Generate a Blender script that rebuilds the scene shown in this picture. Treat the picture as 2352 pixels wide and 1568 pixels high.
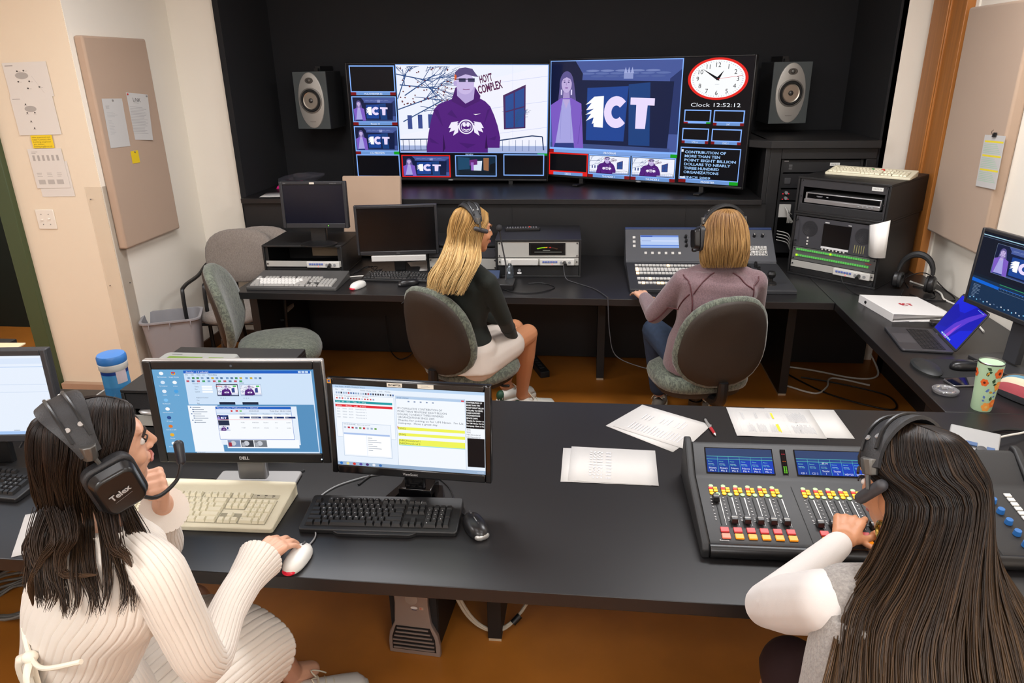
import bpy, bmesh, math, random
from mathutils import Vector, Matrix, Euler, noise
random.seed(7)
C = bpy.context.scene.collection
for o in list(bpy.data.objects): bpy.data.objects.remove(o)
PI = math.pi
def RAD(d): return d*PI/180
V = Vector
# ---------------------------------------------------------------- camera
cam = bpy.data.cameras.new('camera'); camo = bpy.data.objects.new('camera', cam); C.objects.link(camo)
cam.sensor_width = 36; cam.lens = 36*1647/2352; cam.clip_start = .02
_R = Matrix(((0.99418586,0.02318774,-0.10515135),(0.10646998,-0.35753759,0.92780979),(-0.01608175,-0.93361084,-0.35792762)))
camo.matrix_world = Matrix.Translation((0,0,1.95)) @ Matrix((( _R[0][0],-_R[0][1],-_R[0][2]),(_R[1][0],-_R[1][1],-_R[1][2]),(_R[2][0],-_R[2][1],-_R[2][2]))).to_4x4()
bpy.context.scene.camera = camo
sc = bpy.context.scene
sc.view_settings.view_transform = 'Standard'; sc.view_settings.look = 'None'
sc.view_settings.gamma = 1; sc.view_settings.use_curve_mapping = False; sc.view_settings.exposure = 0.0
# ---------------------------------------------------------------- world + lamps of the room
w = bpy.data.worlds.new('world'); sc.world = w; w.use_nodes = True
w.node_tree.nodes['Background'].inputs[0].default_value = (.9,.88,.86,1); w.node_tree.nodes['Background'].inputs[1].default_value = .12
def area(name, loc, sx, sy, power, col, rot=(0,0,0), spread=180):
    l = bpy.data.lights.new(name,'AREA'); l.shape='RECTANGLE'; l.size=sx; l.size_y=sy; l.energy=power; l.color=col; l.spread=RAD(spread)
    o = bpy.data.objects.new(name,l); C.objects.link(o); o.location=loc; o.rotation_euler=rot; return o
WARM=(.97,.975,1.0)
for i,(x,y,p) in enumerate([(-1.5,-.75,44),(1.0,-.75,44),(-1.3,1.1,8),(.6,1.0,8),(-1.4,3.0,52),(1.0,3.0,48),(-3.9,1.6,46),(-4.4,4.55,22)]):
    area('ceiling_lamp',(x,y,2.84),1.15,.55,p,WARM)
# ---------------------------------------------------------------- colour helpers
def lin(c):
    c=c/255
    return c/12.92 if c<=.04045 else ((c+.055)/1.055)**2.4
def rgb(c):
    if isinstance(c,str):
        c=c.lstrip('#'); c=c if len(c)==6 else ''.join(k*2 for k in c); c=(int(c[0:2],16),int(c[2:4],16),int(c[4:6],16))
    return (lin(c[0]),lin(c[1]),lin(c[2]),1)
MATS={}
def mat(name,col,rough=.5,metal=0,spec=.5,bump=0,bscale=200,var=0,vscale=8,emit=0,trans=0,coat=0,sheen=0,stretch=None,alpha=1,aniso=0):
    if name in MATS: return MATS[name]
    m=bpy.data.materials.new(name); m.use_nodes=True; nt=m.node_tree; b=nt.nodes['Principled BSDF']
    c=rgb(col); b.inputs['Base Color'].default_value=c; b.inputs['Roughness'].default_value=rough
    b.inputs['Metallic'].default_value=metal; b.inputs['Specular IOR Level'].default_value=spec
    if coat: b.inputs['Coat Weight'].default_value=coat; b.inputs['Coat Roughness'].default_value=.1
    if sheen: b.inputs['Sheen Weight'].default_value=sheen; b.inputs['Sheen Roughness'].default_value=.5
    if trans: b.inputs['Transmission Weight'].default_value=trans
    if alpha<1: b.inputs['Alpha'].default_value=alpha
    if emit: b.inputs['Emission Color'].default_value=c; b.inputs['Emission Strength'].default_value=emit
    if bump or var:
        tc=nt.nodes.new('ShaderNodeTexCoord'); mp=nt.nodes.new('ShaderNodeMapping'); nt.links.new(tc.outputs['Object'],mp.inputs[0])
        if stretch: mp.inputs['Scale'].default_value=stretch
    if var:
        n=nt.nodes.new('ShaderNodeTexNoise'); n.inputs['Scale'].default_value=vscale; n.inputs['Detail'].default_value=4
        nt.links.new(mp.outputs[0],n.inputs['Vector'])
        r=nt.nodes.new('ShaderNodeMapRange'); r.inputs[1].default_value=.3; r.inputs[2].default_value=.7; r.inputs[3].default_value=1-var; r.inputs[4].default_value=1+var
        mx=nt.nodes.new('ShaderNodeVectorMath'); mx.operation='SCALE'; mx.inputs[0].default_value=c[:3]
        nt.links.new(n.outputs[0],r.inputs[0]); nt.links.new(r.outputs[0],mx.inputs['Scale']); nt.links.new(mx.outputs[0],b.inputs['Base Color'])
    if bump:
        n=nt.nodes.new('ShaderNodeTexNoise'); n.inputs['Scale'].default_value=bscale; n.inputs['Detail'].default_value=2
        nt.links.new(mp.outputs[0],n.inputs['Vector'])
        bp=nt.nodes.new('ShaderNodeBump'); bp.inputs['Strength'].default_value=bump; bp.inputs['Distance'].default_value=.002
        nt.links.new(n.outputs[0],bp.inputs['Height']); nt.links.new(bp.outputs[0],b.inputs['Normal'])
    MATS[name]=m; return m
def attrmat(name,emit=False,rough=.6,spec=.4,strength=1.0):
    if name in MATS: return MATS[name]
    m=bpy.data.materials.new(name); m.use_nodes=True; nt=m.node_tree; b=nt.nodes['Principled BSDF']
    a=nt.nodes.new('ShaderNodeAttribute'); a.attribute_name='Col'
    b.inputs['Roughness'].default_value=rough; b.inputs['Specular IOR Level'].default_value=spec
    if emit:
        b.inputs['Base Color'].default_value=(.004,.004,.005,1)
        nt.links.new(a.outputs['Color'],b.inputs['Emission Color']); b.inputs['Emission Strength'].default_value=strength
    else: nt.links.new(a.outputs['Color'],b.inputs['Base Color'])
    MATS[name]=m; return m
SCREEN=attrmat('screen_glow',True,.22,.14); PRINT=attrmat('printed_ink')
# ---------------------------------------------------------------- mesh builder
ID=Matrix.Identity(4)
def T(x=0,y=0,z=0): return Matrix.Translation((x,y,z))
def RX(d): return Matrix.Rotation(RAD(d),4,'X')
def RY(d): return Matrix.Rotation(RAD(d),4,'Y')
def RZ(d): return Matrix.Rotation(RAD(d),4,'Z')
def frame(o,zd,xh=(1,0,0)):
    z=V(zd).normalized(); x=V(xh); x=(x-z*x.dot(z))
    if x.length<1e-4: x=V((0,1,0))-z*z.y
    x.normalize(); y=z.cross(x)
    return Matrix(((x.x,y.x,z.x,o[0]),(x.y,y.y,z.y,o[1]),(x.z,y.z,z.z,o[2]),(0,0,0,1)))
class M:
    def __init__(s): s.v=[];s.f=[];s.mi=[];s.mats=[];s.fc=[];s.tm=ID;s.cc=(1,1,1,1);s.cur=0
    def use(s,m):
        if m not in s.mats: s.mats.append(m)
        s.cur=s.mats.index(m); return s
    def add(s,vs,fs,tm=None):
        k=len(s.v); t=s.tm if tm is None else s.tm@tm
        s.v+=[t@V(p) for p in vs]
        for f in fs: s.f.append(tuple(k+i for i in f)); s.mi.append(s.cur); s.fc.append(s.cc)
        return s
    def box(s,c,d,tm=None):
        x,y,z=c; a,b,e=d[0]/2,d[1]/2,d[2]/2
        vs=[(x+i*a,y+j*b,z+k*e) for k in(-1,1) for j in(-1,1) for i in(-1,1)]
        return s.add(vs,[(0,2,3,1),(4,5,7,6),(0,1,5,4),(2,6,7,3),(0,4,6,2),(1,3,7,5)],tm)
    def bx(s,x0,x1,y0,y1,z0,z1,tm=None): return s.box(((x0+x1)/2,(y0+y1)/2,(z0+z1)/2),(x1-x0,y1-y0,z1-z0),tm)
    def hexa(s,b,t,tm=None):  # bottom 4, top 4 (ccw)
        return s.add(list(b)+list(t),[(3,2,1,0),(4,5,6,7),(0,1,5,4),(1,2,6,5),(2,3,7,6),(3,0,4,7)],tm)
    def prism(s,pts,z0,z1,tm=None,top=None):
        n=len(pts); tp=top or pts
        vs=[(p[0],p[1],z0) for p in pts]+[(p[0],p[1],z1) for p in tp]
        return s.add(vs,[tuple(range(n-1,-1,-1)),tuple(range(n,2*n))]+[(i,(i+1)%n,n+(i+1)%n,n+i) for i in range(n)],tm)
    def rr(s,w,h,r,z0,z1,tm=None,cx=0,cy=0,sc=1): 
        p=rrect(w,h,r,cx,cy); q=rrect(w*sc,h*sc,r*sc,cx,cy) if sc!=1 else None
        return s.prism(p,z0,z1,tm,q)
    def loft(s,rings,caps=True,tm=None,closed=True):
        n=len(rings[0]); vs=[p for r in rings for p in r]; fs=[]
        m=n if closed else n-1
        for a in range(len(rings)-1):
            for i in range(m): j=(i+1)%n; fs.append((a*n+i,a*n+j,(a+1)*n+j,(a+1)*n+i))
        if caps: fs+= [tuple(range(n-1,-1,-1)),tuple((len(rings)-1)*n+i for i in range(n))]
        return s.add(vs,fs,tm)
    def cyl(s,p0,p1,r0,r1=None,n=16,caps=True):
        r1=r0 if r1 is None else r1; p0=V(p0);p1=V(p1); F=frame(p0,p1-p0); L=(p1-p0).length
        rg=[[F@V((r*math.cos(2*PI*i/n),r*math.sin(2*PI*i/n),z)) for i in range(n)] for r,z in((r0,0),(r1,L))]
        return s.loft(rg,caps)
    def lathe(s,prof,n=24,tm=None,caps=True):
        rg=[[(max(r,1e-5)*math.cos(2*PI*i/n),max(r,1e-5)*math.sin(2*PI*i/n),z) for i in range(n)] for r,z in prof]
        return s.loft(rg,caps,tm)
    def tube(s,path,r,n=8,caps=True,smooth=0):
        P=[V(p) for p in path]
        if smooth: P=spline(P,smooth)
        R=r if isinstance(r,(list,tuple)) else None
        rg=[];x=V((1,0,0.13)).normalized()
        for i,p in enumerate(P):
            d=(P[min(i+1,len(P)-1)]-P[max(i-1,0)]);
            if d.length<1e-7: d=V((0,0,1))
            F=frame(p,d,x); x=V((F[0][0],F[1][0],F[2][0]))
            if R: t=i/(len(P)-1)*(len(R)-1); a=int(min(t,len(R)-2)); rad=R[a]+(R[a+1]-R[a])*(t-a)
            else: rad=r
            rg.append([F@V((rad*math.cos(2*PI*k/n),rad*math.sin(2*PI*k/n),0)) for k in range(n)])
        return s.loft(rg,caps)
    def ell(s,c,r,tm=None,n=16,m=10):
        if isinstance(r,(int,float)): r=(r,r,r)
        rg=[]
        for a in range(m+1):
            t=PI*a/m; z=-math.cos(t); q=max(math.sin(t),1e-3)
            rg.append([(c[0]+r[0]*q*math.cos(2*PI*i/n),c[1]+r[1]*q*math.sin(2*PI*i/n),c[2]+r[2]*z) for i in range(n)])
        return s.loft(rg,True,tm)
    def cap(s,p0,p1,r0,r1=None,n=14):  # capsule with round ends, tapered
        r1=r0 if r1 is None else r1; p0=V(p0);p1=V(p1); L=(p1-p0).length
        if L<1e-6: return s.ell(p0,r0)
        F=frame(p0,p1-p0); rg=[]
        for k in range(5):
            t=PI/2*(1-k/4); rg.append((r0*max(math.cos(t),1e-3),-r0*math.sin(t)))
        for k in range(5):
            t=PI/2*k/4; rg.append((r1*max(math.cos(t),1e-3),L+r1*math.sin(t)))
        return s.loft([[F@V((r*math.cos(2*PI*i/n),r*math.sin(2*PI*i/n),z)) for i in range(n)] for r,z in rg])
    def mesh(s,name,smooth=35):
        me=bpy.data.meshes.new(name); me.from_pydata([tuple(p) for p in s.v],[],s.f)
        for m in s.mats: me.materials.append(m)
        if s.mats: me.polygons.foreach_set('material_index',s.mi)
        if PRINT in s.mats or SCREEN in s.mats or any(c!=(1,1,1,1) for c in s.fc):
            at=me.attributes.new('Col','FLOAT_COLOR','CORNER'); buf=[]
            for f,c in zip(s.f,s.fc): buf+= list(c)*len(f)
            at.data.foreach_set('color',buf)
        if smooth:
            me.polygons.foreach_set('use_smooth',[True]*len(s.f)); 
            if smooth<180: me.set_sharp_from_angle(angle=RAD(smooth))
        me.update(); return me
    def ob(s,name,parent=None,m=None,bev=0,smooth=35,sub=0,seg=2):
        if m is not None and not s.mats: s.mats=[m]; s.mi=[0]*len(s.f)
        o=bpy.data.objects.new(name,s.mesh(name,smooth)); C.objects.link(o)
        if parent is not None: o.parent=parent
        if bev:
            b=o.modifiers.new('bevel','BEVEL'); b.width=bev; b.segments=seg; b.limit_method='ANGLE'; b.angle_limit=RAD(40); b.harden_normals=False
        if sub: u=o.modifiers.new('sub','SUBSURF'); u.levels=sub; u.render_levels=sub
        return o
def rrect(w,h,r,cx=0,cy=0,n=5):
    out=[]
    for sx,sy,a in((1,1,0),(-1,1,90),(-1,-1,180),(1,-1,270)):
        for k in range(n+1):
            t=RAD(a+90*k/n); out.append((cx+sx*(w/2-r)+r*math.cos(t),cy+sy*(h/2-r)+r*math.sin(t)))
    return out
def spline(P,n=8):
    P=[V(p) for p in P]; out=[]
    for i in range(len(P)-1):
        a=P[max(i-1,0)];b=P[i];c=P[i+1];d=P[min(i+2,len(P)-1)]
        for k in range(n):
            t=k/n; out.append(.5*((2*b)+(c-a)*t+(2*a-5*b+4*c-d)*t*t+(3*b-a-3*c+d)*t*t*t))
    out.append(P[-1]); return out
def thing(name,label,cat,loc=(0,0,0),rz=0,group=None,rot=None):
    o=bpy.data.objects.new(name,None); C.objects.link(o); o.location=loc
    o.rotation_euler=rot if rot else (0,0,RAD(rz)); o.empty_display_size=.05
    return tag(o,label,cat,group)
def tag(o,label,cat,group=None,kind=None):
    o['label']=label; o['category']=cat
    if group: o['group']=group
    if kind: o['kind']=kind
    return o
def struct(o): o['kind']='structure'; return o
def part(o,label): o['label']=label; return o
# ---------------------------------------------------------------- flat printed / glowing pictures
_tx={}
def glyphs(s,bold=False):
    if (s,bold) in _tx: return _tx[(s,bold)]
    cu=bpy.data.curves.new('t','FONT'); cu.body=s; cu.size=1; cu.resolution_u=2
    if bold: cu.offset=.03
    o=bpy.data.objects.new('t',cu); C.objects.link(o)
    dg=bpy.context.evaluated_depsgraph_get(); me=o.evaluated_get(dg).to_mesh()
    vs=[(v.co.x,v.co.y) for v in me.vertices]; fs=[tuple(p.vertices) for p in me.polygons]
    o.evaluated_get(dg).to_mesh_clear(); bpy.data.objects.remove(o); bpy.data.curves.remove(cu)
    if vs:
        x0=min(v[0] for v in vs); vs=[(v[0]-x0,v[1]) for v in vs]; wd=max(v[0] for v in vs)
    else: wd=0
    _tx[(s,bold)]=(vs,fs,wd); return _tx[(s,bold)]
class Pic:
    """u right, v up, metres; painted in order, later items lie a hair in front of what they overlap"""
    def __init__(s,w,h,eps=.00025): s.w=w;s.h=h;s.it=[];s.eps=eps;s.o=(0,0,1,1)
    def sub(s,x,y,w,h): s.o=(x,y,w,h); return s          # following items use 0..1 inside this region
    def full(s): s.o=(0,0,1,1); return s
    def m(s,p): return (s.o[0]+p[0]*s.o[2], s.o[1]+p[1]*s.o[3])
    def raw(s,pts,fs,col):
        x0=min(p[0] for p in pts);x1=max(p[0] for p in pts);y0=min(p[1] for p in pts);y1=max(p[1] for p in pts)
        L=0
        for b in s.it:
            if b[4][0]<x1 and b[4][1]>x0 and b[4][2]<y1 and b[4][3]>y0: L=max(L,b[3]+1)
        s.it.append((pts,fs,col,L,(x0,x1,y0,y1))); return s
    def poly(s,pts,col): 
        p=[s.m(q) for q in pts]; return s.raw(p,[tuple(range(len(p)))],col)
    def rect(s,x,y,w,h,col): return s.poly([(x,y),(x+w,y),(x+w,y+h),(x,y+h)],col)
    def box(s,x,y,w,h,t,col):   # outline, t in metres
        a=s.m((x,y));b=s.m((x+w,y+h)); o=s.o; s.o=(0,0,1,1)
        s.rect(a[0],a[1],b[0]-a[0],t,col);s.rect(a[0],b[1]-t,b[0]-a[0],t,col);s.rect(a[0],a[1]+t,t,b[1]-a[1]-2*t,col);s.rect(b[0]-t,a[1]+t,t,b[1]-a[1]-2*t,col)
        s.o=o; return s
    def ell(s,cx,cy,rx,ry,col,n=28,a0=0,a1=360):
        return s.poly([(cx+rx*math.cos(RAD(a0+(a1-a0)*i/n)),cy+ry*math.sin(RAD(a0+(a1-a0)*i/n))) for i in range(n if a1-a0==360 else n+1)],col)
    def ring(s,cx,cy,rx,ry,t,col,n=32):
        pts=[];fs=[]
        for i in range(n):
            a=2*PI*i/n; pts+= [s.m((cx+rx*math.cos(a),cy+ry*math.sin(a))),s.m((cx+rx*(1-t)*math.cos(a),cy+ry*(1-t)*math.sin(a)))]
            j=(i+1)%n; fs.append((2*i,2*j,2*j+1,2*i+1))
        return s.raw(pts,fs,col)
    def line(s,a,b,t,col):      # t in metres
        a=s.m(a);b=s.m(b); d=V((b[0]-a[0],b[1]-a[1])); 
        if d.length<1e-9: return s
        n=V((-d.y,d.x)).normalized()*t/2
        return s.raw([(a[0]+n.x,a[1]+n.y),(a[0]-n.x,a[1]-n.y),(b[0]-n.x,b[1]-n.y),(b[0]+n.x,b[1]+n.y)],[(0,1,2,3)],col)
    def pl(s,pts,t,col):
        for a,b in zip(pts,pts[1:]): s.line(a,b,t,col)
        return s
    def text(s,t,x,y,h,col,al='l',bold=False,wd=None,sh=0,rot=0):
        """h: cap height as fraction of region height; wd: forced width (fraction)"""
        vs,fs,w0=glyphs(t,bold)
        if not vs: return s
        H=h*s.o[3]/.72; W=(wd*s.o[2]/w0) if wd else H
        X,Y=s.m((x,y)); ww=w0*W
        dx={'l':0,'c':-ww/2,'r':-ww}[al]; c,si=math.cos(RAD(rot)),math.sin(RAD(rot))
        P=[]
        for a,b in vs:
            u=a*W+dx+sh*b*H; q=b*H; P.append((X+u*c-q*si,Y+u*si+q*c))
        return s.raw(P,fs,col)
    def lines(s,x,y,w,n,dy,t,col,jit=.4,al='l'):  # rows standing for illegibly small print
        for i in range(n):
            ww=w*(1-jit*random.random()); s.rect(x if al=='l' else x+w-ww,y-i*dy,ww,t,col)
        return s
    def put(s,m,tm,mt):
        m.use(mt)
        for pts,fs,col,L,_ in s.it:
            m.cc=rgb(col); m.add([(p[0]-s.w/2,-s.eps*(L+1),p[1]) for p in pts],fs,tm)
        m.cc=(1,1,1,1); return m
    def putflat(s,m,tm,mt,z=0):   # lies on the ground plane: u->x, v->y
        m.use(mt)
        for pts,fs,col,L,_ in s.it:
            m.cc=rgb(col); m.add([(p[0]-s.w/2,p[1]-s.h/2,z+s.eps*(L+1)) for p in pts],fs,tm)
        m.cc=(1,1,1,1); return m
# ---------------------------------------------------------------- materials
BLK=mat('black_laminate','#1b1a1b',.36,0,.5,bump=.06,bscale=900)
BLKD=mat('black_melamine','#141314',.55,bump=.1,bscale=500)
BLKW=mat('black_painted_wall','#0c0d11',.85,bump=.15,bscale=300)
CREAM=mat('cream_wall','#ece5d8',.85,bump=.12,bscale=220,var=.01,vscale=2)
PEACH=mat('peach_wall','#e2d2ba',.85,bump=.12,bscale=220)
FLOORM=mat('brown_lino','#a86722',.42,bump=.05,bscale=60,var=.10,vscale=5)
GREENF=mat('green_door_frame','#3c4a2c',.5); GREEND=mat('dark_green_door','#0c1a12',.7,var=.1)
WOOD=mat('orange_wood','#a86a30',.45,var=.16,vscale=3,stretch=(14,14,.7),bump=.1,bscale=40)
TAN=mat('tan_fabric','#b49a84',.95,bump=.5,bscale=900,sheen=.2)
PLAS=mat('black_plastic','#141415',.38); PLASR=mat('black_plastic_matt','#1a1a1c',.6,bump=.1,bscale=900)
GREY=mat('grey_plastic','#87888a',.5); DGREY=mat('dark_grey_plastic','#3a3a3c',.5); SIL=mat('silver','#b9b8b6',.35,.7)
WHT=mat('white_plastic','#dcdad4',.4); IVORY=mat('ivory_plastic','#d9d2b8',.5); STEEL=mat('steel','#8f8f90',.3,1)
GLOSSB=mat('gloss_black','#08080a',.12,coat=.5)
RACKM=mat('rack_black','#161617',.5,bump=.08,bscale=700); ALU=mat('brushed_plate','#b5b4ae',.5,.25)
# ---------------------------------------------------------------- the room
def wallbox(name,m,*b): 
    a=M(); a.bx(*b); return struct(a.ob(name,None,m))
wallbox('floor',FLOORM,-5.2,2.1,-1.2,6.6,-.1,0)
wallbox('ceiling',mat('ceiling_white','#efebe2',.9),-5.2,2.1,-1.2,6.6,2.9,3.0)
wallbox('wall_left',CREAM,-2.93,-2.81,3.903,4.92,0,2.9)
wallbox('wall_back_left',CREAM,-2.93,-2.46,4.92,5.02,0,2.9)
wallbox('wall_right',CREAM,2.01,2.12,-1.2,4.96,0,2.9)
wallbox('wall_back_right',CREAM,1.80,2.01,4.86,4.96,0,2.9)
wallbox('wall_front',mat('ceiling_white','#efebe2',.9),-5.2,2.1,-1.3,-1.2,0,2.9)
wallbox('wall_far_left',CREAM,-5.3,-5.2,-1.2,6.6,0,2.9)
wallbox('wall_papers',PEACH,-3.36,-2.813,3.9,4.02,0,2.9)
wallbox('wall_papers_left',PEACH,-5.2,-4.42,3.9,4.02,0,2.9)
wallbox('wall_papers_header',PEACH,-4.42,-3.36,3.9,4.02,2.2,2.9)
# black niche
wallbox('wall_niche_back',BLKW,-2.6,1.95,5.62,5.72,0,2.9)
wallbox('wall_niche_left',BLKW,-2.46,-2.42,4.86,5.62,0,2.9)
wallbox('wall_niche_right',BLKW,1.785,1.83,4.86,5.62,0,2.9)
a=M(); a.bx(-2.42,1.13,4.80,4.84,0,1.09); a.bx(-.53,-.526,4.797,4.80,.74,1.08); a.bx(.62,.624,4.797,4.80,.74,1.08); struct(a.ob('wall_niche_panel',None,BLKD))
a=M(); a.bx(-2.42,1.095,4.77,5.62,1.09,1.125); a.ob('ledge_shelf',None,BLK,bev=.003)
tag(C.objects['ledge_shelf'],'long black laminate ledge under the two wall screens','ledge')
# right housing with the built-in rack
a=M()
a.bx(1.10,1.78,4.90,5.60,1.44,1.487); a.hexa([(1.12,4.80,1.44),(1.782,4.80,1.44),(1.782,4.90,1.44),(1.0,4.90,1.44)],[(1.12,4.80,1.487),(1.782,4.80,1.487),(1.782,4.90,1.487),(1.0,4.90,1.487)])
a.bx(1.0,1.12,4.90,5.60,1.44,1.487)
a.bx(1.13,1.20,4.84,4.90,0,1.44); a.bx(1.20,1.78,4.84,4.90,1.37,1.44); a.bx(1.72,1.78,4.84,4.90,0,1.37)
a.bx(1.10,1.13,4.84,5.60,0,1.44); a.bx(1.2,1.72,5.3,5.32,0,1.37)
tag(a.ob('rack_housing',None,BLKD,bev=.003),'black built-in housing with a flat top, right of the wall screens','cabinet')
# door on the left
a=M(); a.bx(-3.46,-3.36,3.86,4.04,0,2.25); a.bx(-4.42,-3.46,3.86,4.04,2.15,2.25); a.bx(-4.52,-4.42,3.86,4.04,0,2.25)
dr=struct(a.ob('door_1',None,GREENF,bev=.004))
wallbox('wall_corridor',GREEND,-5.2,-2.95,5.13,5.2,0,2.9)
a=M(); a.bx(-3.35,-2.94,3.86,3.9,0,.10); a.bx(-2.94,-2.83,3.885,3.9,0,.10); struct(a.ob('baseboard_left',None,mat('taupe_base','#a88a72',.6)))
a=M(); a.bx(-2.81,-2.797,3.93,4.92,0,.10); a.bx(-2.8,-2.43,4.905,4.92,0,.1); struct(a.ob('baseboard_back',None,mat('brown_base','#4a3526',.6)))
# wooden corner post right
a=M(); a.bx(1.955,2.01,4.42,4.80,0,2.9); a.bx(1.94,1.956,4.60,4.80,0,2.9); a.bx(1.945,1.957,4.585,4.60,0,2.9)
struct(a.ob('trim_1',None,WOOD,bev=.003))
a=M(); a.bx(2.0,2.01,4.385,4.42,0,2.9); struct(a.ob('trim_2',None,CREAM))
# clear corner guard
a=M(); a.bx(-2.91,-2.808,3.895,3.9,.02,1.34); a.bx(-2.81,-2.805,3.898,4.0,.02,1.34)
GUARD=mat('clear_guard','#cfc0a8',.15,alpha=.10)
g=thing('corner_guard','clear plastic corner guard screwed to the wall corner','corner guard',(0,0,0))
a.ob('guard_sheet',g,GUARD)
for (x,y,z,hx) in [(-2.885,3.893,1.27,0),(-2.885,3.893,.75,0),(-2.802,3.96,1.27,1),(-2.802,3.96,.75,1)]:
    a=M(); a.cyl((x,y,z),(x+.004*hx,y-.003*(1-hx),z),.004,n=10); a.ob('screw',g,STEEL)
# ---------------------------------------------------------------- worktops
a=M(); a.prism([(-2.6,1.435),(1.98,1.415),(1.98,2.52),(1.315,2.52),(-2.6,2.47)],.70,.74)
fd=thing('front_desk','long black front worktop in the foreground','desk',(0,0,0))
a.ob('desktop',fd,BLK,bev=.002)
def slab(p,x0,x1,y0,y1,nm='panel_leg'):
    a=M(); a.bx(x0,x1,y0,y1,.015,.70); o=a.ob(nm,p,BLKD,bev=.002)
    a=M(); a.bx(x0+.002,x1-.002,y0+.005,y1-.005,0,.015); a.ob('glide',o,mat('pale_glide','#b9a68c',.6))
slab(fd,-.335,-.285,2.02,2.45); slab(fd,-2.45,-2.4,1.7,2.45); slab(fd,1.0,1.05,1.7,2.45)
bd=thing('back_desk','black middle worktop running below the ledge with mixing gear','desk',(0,0,0))
a=M(); a.prism([(-2.08,3.83),(1.31,3.82),(1.31,4.795),(-2.08,4.795)],.70,.74); a.ob('desktop',bd,BLK,bev=.002)
slab(bd,.06,.11,4.38,4.76); slab(bd,-2.07,-2.02,4.0,4.76); slab(bd,1.19,1.24,4.22,4.76)
a=M(); a.bx(-2.0,1.88,4.765,4.785,.01,.69); a.ob('modesty_panel',bd,BLKD)
sd=thing('side_desk','black side worktop along the right wall with laptop and monitor','desk',(0,0,0))
a=M(); a.prism([(1.312,2.522),(1.995,2.522),(1.995,4.795),(1.312,4.795)],.70,.74); a.ob('desktop',sd,BLK,bev=.002)
a=M(); a.prism([(1.312,2.522),(1.35,2.522),(1.35,2.75)],.52,.70); a.ob('corner_bracket',sd,BLKD)
a=M(); a.bx(1.94,1.96,2.6,4.7,.01,.69); a.ob('modesty_panel',sd,BLKD)
slab(sd,1.9,1.94,2.6,2.65)
# ================================================================ pictures shown on screens
def act_logo(P,x,y,w,h,c='#f0e0ff',c2='#ffffff'):
    o=P.o; a=P.m((x,y)); P.o=(a[0],a[1],w*o[2],h*o[3])
    P.poly([(.13,.98),(.27,1),(.27,.0),(.13,.02),(.12,.5)],c2)
    for q in ([(.13,.98),(.0,.72),(.09,.78),(.01,.55),(.14,.60)],[(.13,.6),(.0,.40),(.09,.44),(.01,.2),(.14,.34)],[(.14,.4),(.1,.1),(.16,.2),(.16,.02),(.2,.1)]): P.poly(q,c2)
    n=22
    pts=[]
    for i in range(n+1): t=RAD(42+276*i/n); pts.append((.46+.18*math.cos(t),.5+.5*math.sin(t)))
    for i in range(n+1): t=RAD(318-276*i/n); pts.append((.46+.070*math.cos(t),.5+.21*math.sin(t)))
    m=n+1
    R=[P.m(p) for p in pts]; P.raw(R,[(i,i+1,2*m-2-i,2*m-1-i) for i in range(n)],c)
    P.poly([(.66,.96),(1,.94),(1,.72),(.66,.74)],c); P.poly([(.745,.74),(.905,.74),(.885,.0),(.745,.0)],c)
    P.o=o
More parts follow.
